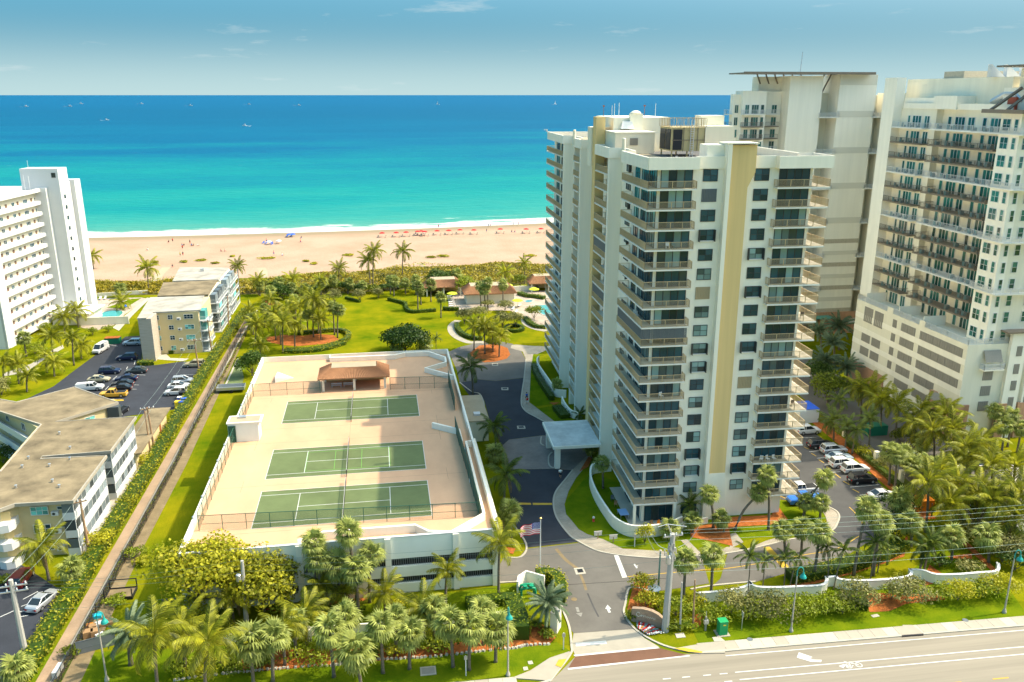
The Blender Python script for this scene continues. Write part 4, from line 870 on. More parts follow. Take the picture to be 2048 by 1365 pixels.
for k in range(4):
    b=part('porch',MB().box(10.62,13.2,.2,4.5,2.62*k+.0,2.62*k+.2),PWHITE,H1); part('railing',rail_mb([(10.62,.25),(13.15,.25),(13.15,4.45)],1.0,.25,.04),PWHITE,b,loc=(0,0,2.62*k+.2)); part('screen',MB().box(10.7,12.0,1.2,4.4,2.62*k+.25,2.62*k+2.5),AQUA if k in(2,3) else SCREEN,b)
for x in (10.8,13.1): part('porch_post',MB().box(x,x+.12,.2,.32,0,10.5),PWHITE,H1)
H2 = thing('apartment_house','apartment house with brown stained roof behind the yellow one','apartment house',(-59,226,0))
part('wall',MB().box(0,12.8,0,17,0,10.4),CREAM,H2); part('roof',MB().prism([(0,0),(12.9,-.3),(12.2,18),(-2.4,17)],10.4,10.8),ROOFB,H2)
H3 = thing('apartment_house','white roofed apartment house nearest the dunes on the left','apartment house',(-59,245,0))
part('wall',MB().box(0,12.6,0,17,0,10.4),CREAM,H3); part('roof',MB().prism([(-.3,-.3),(12.3,-.3),(12.3,17),(-2.6,20)],10.4,10.8),ROOFG,H3); part('roof_vent',MB().box(5,6,12,13,10.8,11.6),METAL,H3)
for Hh,w,dn in ((H2,12.8,17),(H3,12.6,17)):
    for k in range(4):
        b=part('porch',MB().box(w,w+2.4,.5,dn-1,2.62*k,2.62*k+.2),PWHITE,Hh); part('railing',rail_mb([(w,.55),(w+2.35,.55),(w+2.35,dn-1.05)],1.0,.3,.05),PWHITE,b,loc=(0,0,2.62*k+.2))
        for j in range(3): part('screen',MB().box(w+.2,w+1.6,1+5*j,4.6+5*j,2.62*k+.25,2.62*k+2.5),SCREEN if rnd.random()<.6 else AQUA,b)
        add_window(Hh,w-2.5,-.004,.9+2.62*k,0,1.6,1.2,2,2,WFRAME,GLASS)
    for y in (.5,5.5,10.5,dn-1.1): part('porch_post',MB().box(w+2.3,w+2.42,y,y+.12,0,10.4),PWHITE,Hh)
H4 = thing('apartment_block','three storey stepped apartment block with mottled flat roof in the lower left','apartment block',(-43.3,111,0))
roofp=[(-62,109.2),(-51.85,109.4),(-50.4,110.8),(-43.0,110.5),(-43.0,125.5),(-52.5,125.8),(-52.6,126.7),(-42.9,127.2),(-42.9,141.7),(-55.6,141.5),(-48.0,149.6),(-58.5,159.5),(-66,152.5),(-72,156),(-73,153),(-57.6,140.5),(-56.6,122),(-62,118)]
ox,oy=43.3,-111
part('roof',MB().prism([(a+ox,b+oy) for a,b in roofp],8.35,8.7),ROOFB,H4); part('roof_edge',MB().strip([(a+ox,b+oy) for a,b in roofp+[roofp[0]]],.25,8.3,8.78),CONC,H4)
wallp=[(-62,110.2),(-52.2,110.2),(-50.6,112.0),(-44.9,111.8),(-44.9,124.9),(-52,125.2),(-52,127.6),(-44.9,127.8),(-44.9,141),(-56.2,140.9),(-48.9,149.4),(-58.4,158.4),(-66,151.6),(-71,154.5),(-58.2,140.2),(-57.2,122),(-62,117.5)]
part('wall',MB().prism([(a+ox,b+oy) for a,b in wallp],0,8.35),YEL,H4)
def porch_run(parent,x,y0,y1,nf=3,fh=2.72,n=5):
    L_=y1-y0
    for k in range(nf):
        z=fh*k+.15
        b=part('porch',MB().box(x-1.6,x,y0,y1,z-.15,z+1.0),PWHITE,parent); mb=MB(); mb.box(x-.1,x-.02,y0,y1,z+2.42,z+2.57)
        for i in range(n*2+1): yy=y0+L_*i/(n*2); mb.box(x-.09,x-.03,yy-.05,yy+.05,z+1.0,z+2.42)
        part('porch_frame',mb,PWHITE,b)
        for i in range(n*2): a=y0+L_*i/(n*2)+.06; link('screen',_wm.setdefault(('scr',L_,n),MB().box(-.05,0,0,L_/(n*2)-.12,0,1.4).mesh('screen',SCREEN)),b,(x-.1,a,z+1.01))
        mb=MB()
        part('end_screen',MB().box(x-1.55,x-.1,y0-.01,y0+.03,z+1.0,z+2.4),SCREEN,b)
porch_run(H4,0,.3,14.0,n=4); porch_run(H4,.1,17.1,30.2,n=4)
for k in range(3):
    z=.9+2.72*k
    add_window(H4,-4.6,.75+.0,z,R(-2),2.3,1.3,3,2,WFRAME,AQUA if k==2 else GLASS); ac_unit(H4,-2.6,.75,z-.1); add_window(H4,-2.0,.83,z+.6,R(-2),.7,.5,1,1,WFRAME,GLASS)
    b=part('curved_balcony',MB().prism([(-9.6,-1.9),(-8.6,-2.3),(-7.6,-2.0),(-7.2,-1.0),(-7.4,.9),(-10.5,.9)],2.72*k,2.72*k+1.1),PWHITE,H4)
    part('alcove',MB().box(-9.9,-7.7,-.75,-.72,2.72*k+1.15,2.72*k+2.4),TANW,b)
    add_window(H4,-4.2,16.75,z,0,2.4,1.3,3,1,WFRAME,GLASS); add_window(H4,-7.4,16.7,z,0,1.0,1.2,1,1,WFRAME,GLASS)
    for f_ in (.25,.6): 
        a=Vector((-56.2+ox,140.9+oy,0)).lerp(Vector((-48.9+ox,149.4+oy,0)),f_); add_window(H4,a.x+.004,a.y-.004,z,math.atan2(8.5,7.3),1.9,1.3,2,2,WFRAME,AQUA if rnd.random()<.5 else GLASS)
        q=Vector((-71+ox,154.5+oy,0)).lerp(Vector((-58.2+ox,140.2+oy,0)),f_+.1); add_window(H4,q.x-.02,q.y-.02,z,math.atan2(-14.3,12.8),1.4,1.3,2,1,WFRAME,GLASS)
    a=Vector((-71+ox,154.5+oy,0)); d_=Vector((12.8,-14.3,0)); nn=Vector((-.745,-.667,0))
    pts=[a+d_*.05,a+d_*.95,a+d_*.95+nn*1.4,a+d_*.05+nn*1.4]; b=part('gallery',MB().prism([(v.x,v.y) for v in pts],2.72*k-.1,2.72*k+.08),PWHITE,H4)
    part('gallery_railing',MB().strip([(v.x,v.y) for v in (a+d_*.05+nn*1.35,a+d_*.95+nn*1.35)],.1,2.72*k+.08,2.72*k+1.1),PWHITE,b)
part('end_porch',MB().box(-6.3,-4.3,37.2,38.6,5.5,8.3),SCREEN,H4)
mb=MB(); rr=random.Random(9); [mb.lathe([(.15,8.7),(.15,9.1),(.22,9.15),(.1,9.2)],7,(rr.uniform(-11,-2),rr.uniform(2,28),0)) for i in range(9)]; part('vent_pipe',mb,METAL,H4)
H5 = thing('carport','long low utility building with stained roof beside the leaning pole','utility building',(-46,139,0))
part('wall',MB().box(0,3.0,.3,21.5,0,2.9),YEL,H5); part('roof',MB().box(-.4,3.9,0,22,2.9,3.1),ROOFB,H5); part('door',MB().box(3.0,3.04,16,17,0,2.1),MULCH,H5)

# ---------------------------------------------------------------- hotel towers on the right
HT = thing('hotel_tower','cream hotel tower with alternating white and dark balconies at the right edge','hotel tower',(103.5,129.3,0))
part('podium_wall',MB().box(0,46,0,36.3,0,18.3),CREAM,HT)
for k in range(5):
    z=15.65-2.95*k
    mb=MB().box(-.06,0-.003,-.003,36.3,z-1.15,z-.05); part('band_course',mb,WHITE,HT)
def louvre(y0,y1,z0,z1):
    w=y1-y0; o=part('louvre',louvre_mb(w,z1-z0,max(3,int(w/.6))),GREYB,HT,loc=(-.004,(y0+y1)/2,z0),rz=R(-90)); return o
for k in range(5):
    z=15.65-2.95*k
    for y0,y1 in ((1,13.6),(15,19.7),(21.2,22.6)):
        if k==3 and y0==1: y0=7.4
        if k==4 and y0 in(1,): y0=9
        if k==4 and y0 > 20: continue
        n=max(1,round((y1-y0)/2.2))
        for i in range(n): louvre(y0+(y1-y0)*i/n+.03,y0+(y1-y0)*(i+1)/n-.03,z,z+1.65)
    for y0,y1 in ((26,29.1),(29.8,33)):
        if k==1: continue
        if k<4: louvre(y0,y1,z if k else z-1.5,z+1.8)
part('brick_base',MB().box(-.25,-.064,-.3,4,0,6.9).box(-.3,2.0,-.35,-.003,0,6.8),BRICKR,HT); part('brick_base',MB().box(-.25,-.064,23,36.4,0,4.6),BRICKR,HT); part('brick_base',MB().box(8.0,46,-.35,-.003,0,3.2),BRICKR,HT); part('brick_pier',MB().box(-.9,-.26,5.6,7.2,0,7.4),BRICKR,HT)
part('awning',MB().obox((-1.2,4.6,6.8),(1.6,2.6,.08),0,0,R(-55)),GREYB,HT); part('brick_base',MB().box(7.3,9.3,-.9,-.36,0,6.9).box(11.6,13.4,-.9,-.36,0,6.9),BRICKR,HT)
for z in (15.2,11.4,8.4,5.4): part('louvre',louvre_mb(2.0,1.9,5),GREYB,HT,loc=(5.0,-.004,z))
part('awning',MB().obox((5.0,-.6,16.2),(3.4,.08,2.2),0,R(-25)),GREYB,HT)
for z in (16.0,12.6,9.4,6.2):
    for x in (10.0,13.2,16.5): part('louvre',louvre_mb(1.1,1.9,4),GREYB,HT,loc=(x,-.704,z))
part('pilaster',MB().box(8.2,11.3,-.7,-.003,0,20.5),WHITE,HT); part('pilaster',MB().box(12.2,20,-.7,-.003,0,17),WHITE,HT); part('louvre_cap',MB().box(6.6,12.8,-1.4,.6,20.5,20.8),BRONZE,HT)
b=part('juliet_balcony',MB().box(3.0,7.2,-1.3,-.003,13.6,13.8),WHITE,HT); part('railing',rail_mb([(3.05,-.05),(3.05,-1.25),(7.15,-1.25),(7.15,-.05)],1.05,.2,.05),PWHITE,b,loc=(0,0,13.8))
tx0=5.2
part('tower_wall',MB().prism([(tx0,.7),(46,.7),(46,37.5),(tx0,37.5),(tx0,25.2),(6.6,25.2),(6.6,6.0),(tx0,6.0)],18.3,58.9),CREAM,HT)
part('corner_wall',MB().box(3.5,tx0+.1,.3,5.2,18.32,58.6),WHITE,HT)
part('blade_wall',MB().box(3.3,tx0+.2,36.8,41,18.32,65.0),WHITE,HT)
part('crown_wall',MB().box(5.6,40,26,36.79,58.9,61.0),WHITE,HT); part('crown_wall',MB().box(8.5,44,10,41,58.92,64.7),CREAM,HT); part('crown_wall',MB().box(4.6,10,19,25.9,58.92,61.4),WHITE,HT); part('parapet',MB().box(5.0,5.4,5,36,58.9,60.0),WHITE,HT)
part('roof_plant',MB().box(9,40,24,30,64.7,66.0),TILEFLOOR,HT); part('duct',MB().tube([(7.5,13,60.3),(7.5,9.5,61.8),(7.5,7,61.8),(7.5,5,60.5)],.7,10),METAL,HT); part('chiller',MB().box(6.4,8,6,8,58.92,61.2),M('red_plant_unit',(.5,.10,.05),.6),HT)
for i in range(4):
    part('saw_tooth_skylight',xz(MB(),[(7+3.2*i,64.7),(10+3.2*i,64.7),(7+3.2*i,66.9)],14,15.0),PWHITE,HT)
# steel brise-soleil at the corner
bs=part('sun_canopy',MB().box(2.2,46,-1.2,5.8,58.7,59.0).box(2.0,46,-1.4,-1.2,58.55,59.2).box(2.0,2.2,-1.2,8.5,58.55,59.2),BRONZE,HT)
for a,b_ in (((3.0,7.6,59.0),(6.5,5,62.8)),((3.0,3.6,59.0),(7.0,2.5,62.8)),((5.0,-.8,59.0),(8.5,1.5,62.8)),((9.2,-.8,59.0),(11,1.5,62.8))): part('strut',MB().tube([a,b_],.28,4),BRONZE,bs)
part('roof_house',MB().box(6.9,40,.9,9.9,59.01,62.8),WHITE,HT); cr_=part('roof_canopy',MB().box(4,42,-1.6,9,66.2,66.5).box(4,42,-1.8,-1.6,66.0,66.7),BRONZE,HT); part('strut',MB().tube([(7.2,3,62.8),(5.2,1,66.2)],.3,4).tube([(9.2,2,62.8),(11.2,0,66.2)],.3,4),BRONZE,cr_); part('roof_house',MB().box(9,40,2,9,62.81,66.1),CREAM,HT)
DK=M('dark_balcony_slab',(.22,.18,.13),.7); SEAT=M('teal_chair',(.08,.20,.22),.6)
# balconies: two stacks, every third row white and running to the corner
def bal_mesh(y0,y1,mat,x0=3.5,x1=6.6): return MB().box(x0,x1,y0,y1,-.22,0).mesh('balcony',mat)
bmA={m.name:bal_mesh(26.6,36.7,m,3.3,tx0) for m in (SLABW,DK)}; bmB={m.name:bal_mesh(6.0,24.6,m) for m in (SLABW,DK)}
rlA={m.name:rail_mb([(3.35,36.6),(3.35,26.7),(tx0,26.7)],1.05,.3,.04,2.0).mesh('railing',m) for m in (PWHITE,DK)}
rlB={m.name:rail_mb([(6.6,24.5),(3.55,24.5),(3.55,6.1),(tx0,6.1)],1.05,.3,.04,2.0).mesh('railing',m) for m in (PWHITE,DK)}
cornm=MB().prism([(3.0,-.9),(12,-.9),(12,.3),(3.48,.3),(3.48,5.95),(3.0,5.95)],-.2,0).mesh('balcony',SLABW); corl=rail_mb([(3.05,5.9),(3.05,-.85),(12,-.85)],1.05,.25,.045,1.6).mesh('railing',PWHITE)
gp=MB().box(-.42,.42,-.03,0,0,2.3).mesh('door_panel',GREENG)
fm={}
def doors(parent,x,y,z,n,w=.95,h=2.35,name='glass_door'):
    key=(n,w,h)
    if key not in fm:
        mb=MB(); W=n*w; mb.box(-W/2-.05,W/2+.05,-.08,0,h-.07,h)
        for i in range(n+1): xx=-W/2+W*i/n; mb.box(xx-.06,xx+.06,-.08,0,0,h-.07)
        fm[key]=(mb.mesh(name,WFRAME),MB().box(-w/2+.05,w/2-.05,-.03,0,0,h-.08).mesh('door_panel',GREENG))
    o=link(name,fm[key][0],parent,(x,y,z),R(-90))
    for i in range(n): link('door_panel',fm[key][1],o,(-n*w/2+w*(i+.5),0,0))
chairs=MB()
for y in (7.6,9.4,12.6,17.6,19.4,22.5): chairs.box(4.0,4.6,y,y+.6,.02,.45).box(4.0,4.1,y,y+.6,.45,.95).box(4.7,5.3,y+.7,y+1.3,.02,.62)
chm=chairs.mesh('balcony_furniture',SEAT)
chA=MB()
for y in (29,31,33.5): chA.box(3.8,4.4,y,y+.6,.02,.45).box(3.8,3.9,y,y+.6,.45,.95)
chA=chA.mesh('balcony_furniture',SEAT)
for r in range(13):
    z=55.2-3.05*r; white=(r%3==0); sl=SLABW if white else DK; rl=PWHITE if white else DK
    if r==12: z=18.34
    if r<12:
        b=link('balcony',bmA[sl.name],HT,(0,0,z)); link('railing',rlA[rl.name],b); link('balcony_furniture',chA,b)
        b=link('balcony',bmB[sl.name],HT,(0,0,z)); link('railing',rlB[rl.name],b); link('balcony_furniture',chm,b)
    doors(HT,tx0-.004,31.2,z+.02,3); doors(HT,tx0-.004,33.8,z+.02,1,.8); doors(HT,tx0-.004,27.9,z+.02,2,.8)
    for yc in (19.9,10.1): doors(HT,6.6-.004,yc,z+.02,3); doors(HT,6.6-.004,yc+3.0,z+.02,1,1.0); doors(HT,6.6-.004,yc-3.2,z+.02,2,.9)
    if white and r<12: b=link('balcony',cornm,HT,(0,0,z)); link('railing',corl,b)
    add_window(HT,3.5-.004,3.6,z+.45,R(-90),1.9,2.0,2,2,WFRAME,GREENG); add_window(HT,3.5-.004,1.3,z+.45,R(-90),.9,2.0,1,2,WFRAME,GREENG)
    for x in (4.6,): add_window(HT,x,.3-.004,z+.45,0,.8,2.0,1,2,WFRAME,GREENG)
    for x in (7.2,10.8,14.0,16.5): add_window(HT,x,.7-.004,z+.45,0,1.1,2.0,1,2,WFRAME,GREENG)
tr=part('terrace_wall',MB().box(-.004,.3,12.5,14.2,18.31,19.4).box(-.004,.3,23,25,18.31,19.4),CREAM,HT)
for y0,y1 in ((6,12.5),(14.2,23),(25,36.2)): part('terrace_railing',rail_mb([(.1,y0),(.1,y1)],1.1,.25,.06,1.5),PWHITE,HT,loc=(0,0,18.31))
part('terrace_railing',rail_mb([(.1,6),(.1,.1),(8,.1)],1.1,.25,.06,1.5),PWHITE,HT,loc=(0,0,18.31))
for y in (9,17,29): part('terrace_divider',MB().box(.3,5,y+4.4,y+4.6,18.31,20.2),WHITE,HT)

FT = thing('hotel_wing','pale hotel wing with blank panelled walls rising behind the main tower','hotel tower',(87,200,0))
part('wall',MB().box(13.3,21.9,0,9,0,66),WHITE,FT); part('recess_wall',MB().box(21.91,26.39,5,26,0,62),CREAM,FT); part('wall',MB().box(26.4,36.3,0,14,0,66.4),WHITE,FT); part('recess_wall',MB().box(36.31,41,3.5,26,0,61.5),CREAM,FT); part('wall',MB().box(38.9,41,-30,3.4,0,62),CREAM,FT)
part('wall',MB().box(.3,2.0,3,5,0,61.7),WHITE,FT); part('wall',MB().box(2.01,8.2,1.5,6,0,62.5),WHITE,FT); part('recess_wall',MB().box(8.21,13.29,4,8,0,62.4),WHITE,FT); part('crown_wall',MB().box(7.5,21.5,5,8.9,62.4,65.9),WHITE,FT)
BANDM=M('taupe_band',(.68,.64,.53),.85)
for k in range(7):
    z=56.25-8.85*k
    if z<2: break
    if z > 25: part('band_course',MB().box(26.45,36.25,-.06,-.003,z,z+1.5),BANDM,FT)
    for x0,x1,yb in ((21.95,26.35,5),(36.35,39.6,3.5)):
        b=part('balcony',MB().box(x0-.5,x1+.4,-.6,yb-.003,z-.2,z),SLABW,FT); part('railing',rail_mb([(x0-.45,-.1),(x0-.45,-.55),(x1+.35,-.55),(x1+.35,-.1)],1.05,.25,.045,1.3),PWHITE,b,loc=(0,0,z))
        part('awning_shutter',MB().obox(((x0+x1)/2-.6,yb-.45,z+1.9),(1.7,.08,1.9),0,R(-22)),GREYB,FT)
        for j in (0,1): add_window(FT,(x0+x1)/2-.6,yb-.004,z-1.95-2.95*j,0,1.4,1.4,2,2,WFRAME,GLASS)
for k in range(8): part('band_course',MB().box(26.45,36.25,-.06,-.003,24.5-3.1*k,25.6-3.1*k),BANDM if k%2 else TILEFLOOR,FT)
part('panel_band',MB().box(26.42,36.28,-.05,-.003,63.9,66.38),BANDM,FT)
bB=MB().box(1.8,7.2,-.2,1.49,-.2,0).mesh('balcony',DK); bW=MB().box(1.8,7.2,-.2,1.49,-.2,0).mesh('balcony',SLABW); rB=rail_mb([(1.9,1.4),(1.9,-.15),(7.1,-.15),(7.1,1.4)],1.05,.3,.04,2).mesh('railing',DK); rW=rail_mb([(1.9,1.4),(1.9,-.15),(7.1,-.15),(7.1,1.4)],1.05,.3,.04,2).mesh('railing',PWHITE)
for r in range(18):
    z=57.0-2.95*r
    if z<3: break
    for dx in (0,): b=link('balcony',bW if r%3==0 else bB,FT,(dx,0,z)); link('railing',rW if r%3==0 else rB,b)
    for dx in (9.5,): b=part('balcony',MB().box(8.8,12.4,2.2,3.99,-.2,0),SLABW if r%3==0 else DK,FT,loc=(0,0,z)); part('railing',rail_mb([(8.9,2.3),(12.3,2.3)],1.05,.3,.04,2),PWHITE if r%3==0 else DK,b)
    for x,w,c in ((3.3,1.1,2),(5.4,1.9,3),(7.3,.9,1)): add_window(FT,x,1.496,z+.05,0,w,2.2,c,1,WFRAME,GREENG)
    add_window(FT,11.6,3.996,z+.1,0,1.4,2.1,2,1,WFRAME,GREENG); add_window(FT,1.2,2.996,z+.2,0,1.0,2.0,2,1,WFRAME,GREENG)
    bb=part('balcony',MB().box(-1.2,.29,3.2,5,-.2,0),SLABW if r%3==0 else DK,FT,loc=(0,0,z)); part('railing',rail_mb([(-1.15,4.9),(-1.15,3.3),(.2,3.3)],1.05,.3,.04,2),PWHITE if r%3==0 else DK,bb)
cn_=part('roof_canopy',MB().box(.3,34,-2.5,7,66.45,66.75).box(0,34,-2.8,-2.5,66.3,66.9),BRONZE,FT)
for i in range(6): part('strut',MB().tube([(9.0+2.3*i,6,62.6),(6.4+2.3*i,4,66.4)],.22,4),BRONZE,cn_)
for x in (23.2,25): part('strut',MB().tube([(x,6,62),(x+1,4,66.4)],.22,4),BRONZE,cn_)
part('mast',MB().tube([(19.7,8,66.7),(19.9,8,72)],.10,5),METAL,FT); part('antenna',MB().tube([(33,8,66.5),(34,8,67.6)],.07,5),METAL,FT)
part('brick_base',MB().box(26,38,-.4,-.07,0,6),BRICKR,FT); part('green_awning',MB().box(20,30,-3.5,-.41,5.0,5.2),M('green_awning_cloth',(.10,.30,.22),.7),FT)
# ---------------------------------------------------------------- vegetation
def frond_mb(L, droop, seed, wide=.85, n=22, blue=False):
    r=random.Random(seed); mb=MB(); pts=[]; ang=0.0; p=Vector((0,0,0)); N=9
    for i in range(N+1):
        pts.append(p.copy()); t=i/N; a=-droop*t**1.35
        p=p+Vector((math.cos(a),r.uniform(-.03,.03),math.sin(a)))*(L/N)
    mb.tube(pts,[.055*(1-.8*i/N)+.008 for i in range(N+1)],3,cap=False)
    for i in range(n):
        t=.13+.85*i/n; f=t*N; k=min(int(f),N-1); q=pts[k].lerp(pts[k+1],f-k); d=(pts[k+1]-pts[k]).normalized()
        ln=wide*(math.sin(math.pi*min(1,.18+.82*t))**.6)*(1-.35*t)*L/4.2*r.uniform(.85,1.15)+.1
        for sgn in (-1,1):
            side=Vector((-d.y,d.x,0)); side.normalize(); side*=sgn
            tip=q+side*ln*.78+d*ln*.55+Vector((0,0,-ln*(.45+.5*t)*r.uniform(.7,1.3)))
            mid=q.lerp(tip,.5)+Vector((0,0,ln*.10)); w=d*.085*L/4.2
            mb.add([q-w*.6,q+w*.6,mid+w,mid-w,tip],[(0,1,2,3),(3,2,4)])
    return mb
def fan_mb(pl, R_, seed, n=15):
    r=random.Random(seed); mb=MB(); mb.tube([(0,0,0),(pl*.6,0,.05),(pl,0,0)],[.03,.025,.02],3,cap=False)
    c=Vector((pl,0,0))
    for i in range(n):
        a=-1.95+3.9*i/(n-1); ln=R_*(1-.18*abs(a)/1.95)*r.uniform(.85,1.1); d=Vector((math.cos(a),math.sin(a),0)); s=Vector((-math.sin(a),math.cos(a),0))*R_*.088
        m_=c+d*ln*.6+Vector((0,0,.05-.10*abs(a))); tip=c+d*ln+Vector((0,0,-ln*r.uniform(.28,.62)))
        mb.add([c,m_-s,tip,m_+s],[(0,1,2,3)])
    return mb
FR={}
for nm,mat,L,wide,dr in (('coco',COCO,4.3,.95,(1.0,1.5,2.1)),('cocod',COCOD,3.9,.95,(1.0,1.5,2.0)),('date',DATE,3.0,.62,(.5,.8,1.2)),('small',COCOD,2.0,.6,(1.2,1.7,2.3))):
    FR[nm]=[frond_mb(L,d,i+len(nm),wide,20 if nm!='date' else 26) for i,d in enumerate(dr)]
    FR[nm+'_m']=[m.mesh('frond',mat) for m in FR[nm]]
FR['brown_m']=frond_mb(3.6,1.3,77,.6,18).mesh('dry_frond',DEADL)
FR['sabal']=[fan_mb(1.0,1.15,i) for i in range(3)]; FR['sabal_m']=[m.mesh('fan_leaf',SABAL) for m in FR['sabal']]
FR['dead']=[fan_mb(.7,.9,9)]; FR['dead_m']=[FR['dead'][0].mesh('dry_leaf',DEADL)]
def placements(kind, r):
    out=[]
    if kind=='sabal':
        n=30
        for i in range(n):
            t=(i+.5)/n; el=1.35-2.25*t**.9; out.append((i%3, i*2.39996+r.uniform(-.25,.25), el+r.uniform(-.15,.15), r.uniform(.85,1.1)))
    else:
        n={'coco':19,'cocod':17,'date':30,'small':12}[kind]
        for i in range(n):
            t=i/n; el=1.25-1.55*t; out.append((min(2,int(t*3.2)) if kind!='date' else i%3, i*2.39996+r.uniform(-.2,.2), el+r.uniform(-.1,.1), r.uniform(.85,1.1)))
    return out
def frond_matrix(az, el, s, wind=0.0):
    # wind from the right bends the windward leaves over
    el2=el+wind*math.cos(az)
    return Matrix.Rotation(az,4,'Z') @ Matrix.Rotation(-el2,4,'Y') @ Matrix.Scale(s,4)
crown_cache={}
def crown_mesh(kind, v):
    if (kind,v) not in crown_cache:
        r=random.Random(v*13+5); mb=MB()
        for vi,az,el,s in placements(kind,r):
            Mx=frond_matrix(az,el,s,.12); src=FR[kind][vi]; mb.add([Mx@Vector(p) for p in src.v], src.f)
        crown_cache[(kind,v)]=mb.mesh('crown',{'coco':COCO,'cocod':COCOD,'date':DATE,'small':COCOD,'sabal':SABAL}[kind])
    return crown_cache[(kind,v)]
trunk_cache={}
def palm(kind, label, group, base, crown, near, size=1.0, cat='palm tree', name=None):
    r=random.Random(int(base.x*37+base.y*91))
    name=name or {'coco':'coconut_palm','cocod':'coconut_palm','date':'date_palm','small':'small_palm','sabal':'cabbage_palm'}[kind]
    t=thing(name,label,cat,base,0,group); top=crown-base; H_=top.length
    mid=Vector((top.x*.35,top.y*.35,top.z*.55)); rb={'coco':.19,'cocod':.18,'date':.26,'small':.08,'sabal':.20}[kind]*min(1,size+.1)
    pts=smooth([(0,0,-.1),tuple(mid),tuple(top)],4)
    part('trunk',MB().tube(pts,[rb*1.35]+[rb*(1-.25*i/len(pts)) for i in range(len(pts)-1)],7),TRUNK,t,smooth=True)
    rot=r.uniform(0,6.28); size*=r.uniform(.88,1.14); de=r.uniform(-.14,.14)
    if near:
        for vi,az,el,s in placements(kind,r):
            o=link('fan_leaf' if kind=='sabal' else 'frond',FR[kind+'_m'][vi],t); o.matrix_basis=Matrix.Translation(top)@frond_matrix(az+rot,el+de,s*size,.16 if kind=='sabal' else .28)
        if kind in ('coco','cocod') and r.random()<.6:
            for i in range(r.randint(1,3)):
                o=link('dry_frond',FR['brown_m'],t); o.matrix_basis=Matrix.Translation(top)@frond_matrix(r.uniform(0,6.28),-.75,size*r.uniform(.8,1),0)
        if kind=='sabal' and r.random()<.6:
            for i in range(5):
                o=link('dry_leaf',FR['dead_m'][0],t); o.matrix_basis=Matrix.Translation(top-Vector((0,0,.15)))@frond_matrix(i*1.25+rot,-1.05,size*r.uniform(.8,1.1))
    else:
        o=link('crown',crown_mesh(kind,r.randrange(3)),t,top,rot,size)
    return t
NAMES={'coco':'coconut palms','cocod':'dark green coconut palms','date':'date palms','small':'small palms','sabal':'cabbage palms'}
def palms(kind, phrase, items, size=1.0, near=None, w=Q):
    """items: crown point and foot point in the picture; the crown stands in the plane of its foot"""
    L_=[]
    for it in items:
        cu,cv,bu,bv=[w[0][0]+it[0]*w[1],w[0][1]+it[1]*w[1],w[0][0]+it[2]*w[1],w[0][1]+it[3]*w[1]]
        b=at(bu,bv,.03); d=ray(cu,cv); t=b.y/d[1]; c=Vector((d[0]*t,b.y,CAMH+d[2]*t))
        L_.append((cu,b,c,it[4] if len(it)>4 else size))
    L_.sort(key=lambda e:e[0]); n=len(L_)
    for i,(cu,b,c,s) in enumerate(L_):
        lab=(f'{ordinal(i,n)} of the {NAMES[kind]} {phrase}' if n>1 else f'{NAMES[kind][:-1]} {phrase}')
        palm(kind,lab,f'{NAMES[kind]} {phrase}' if n>1 else None,b,c,(b.y<152) if near is None else near,s)
palms('sabal','in the front street row',[(503,1285,507,1368),(549,1274,546,1364),(659,1260,668,1354),(710,1301,722,1372),(761,1255,766,1346),(820,1268,819,1338),(900,1249,906,1334),(941,1255,938,1340),(993,1258,991,1324)],1.1)
palms('sabal','against the front wall of the garage',[(696,1067,714,1205),(627,1086,634,1215),(637,1118,642,1218),(676,1132,680,1214),(713,1140,717,1228),(742,1110,739,1205)],.98)
palms('coco','on the lawn before the garage',[(645,1172,648,1222),(686,1190,692,1225),(769,1185,770,1228),(463,1195,468,1248),(894,1142,891,1211)],.82)
palms('coco','tall and sunlit beside the flagpole',[(999,1085,997,1196)],.92)
palms('coco','with huge arching leaves in the lower left corner',[(309,1272,318,1400),(416,1285,412,1412)],1.12)
palms('date','silvery blue in the lower left garden',[(258,1262,262,1330)],1.15)
palms('coco','over the parked car in the lower left',[(85,1093,98,1161)],1.0)
palms('sabal','bushy and low along the lower left hedge',[(142,1138,143,1168),(32,1338,30,1390)],1.1)
palms('date','beside the entrance wall on the left of the drive',[(1096,1204,1093,1255)],.95)
palms('sabal','along the walk in front of the tower',[(1418,990,1427,1056),(1535,953,1537,1060),(1520,986,1469,1060)],.92)
palms('sabal','low and clumped at the foot of the tower',[(1385,1041,1386,1066),(1444,1038,1448,1064),(1340,1058,1342,1075)],.8)
palms('cocod','against the ground floor window of the tower',[(1380,1010,1381,1046)],.6)
palms('sabal','on the grass island beside the blue truck',[(1649,957,1608,1028),(1612,1005,1607,1032),(1641,1006,1640,1036)],.8)
palms('sabal','between tower drive and hedge',[(1564,1062,1570,1108),(1603,1057,1603,1106),(1640,1066,1628,1157),(1734,1018,1707,1151),(1762,1043,1746,1151),(1425,1110,1422,1189),(1371,1123,1367,1193)],.95)
palms('small','behind the low garden wall',[(1501,1112,1495,1198,1.2),(1530,1122,1525,1180),(1571,1115,1568,1173),(1598,1115,1579,1176),(1653,1094,1656,1161,1.1),(1688,1101,1667,1180,1.25)],1.05)
palms('small','by the sharp end of the garden hedge',[(1751,1085,1741,1157),(1775,1072,1774,1130),(1764,1097,1755,1145)],1.1)
palms('cocod','crossing on the corner lawn',[(1862,1088,1847,1148),(1850,1095,1838,1150)],.75)
palms('coco','leaning over the orange box beside the fence',[(1856,965,1851,1065)],1.05)
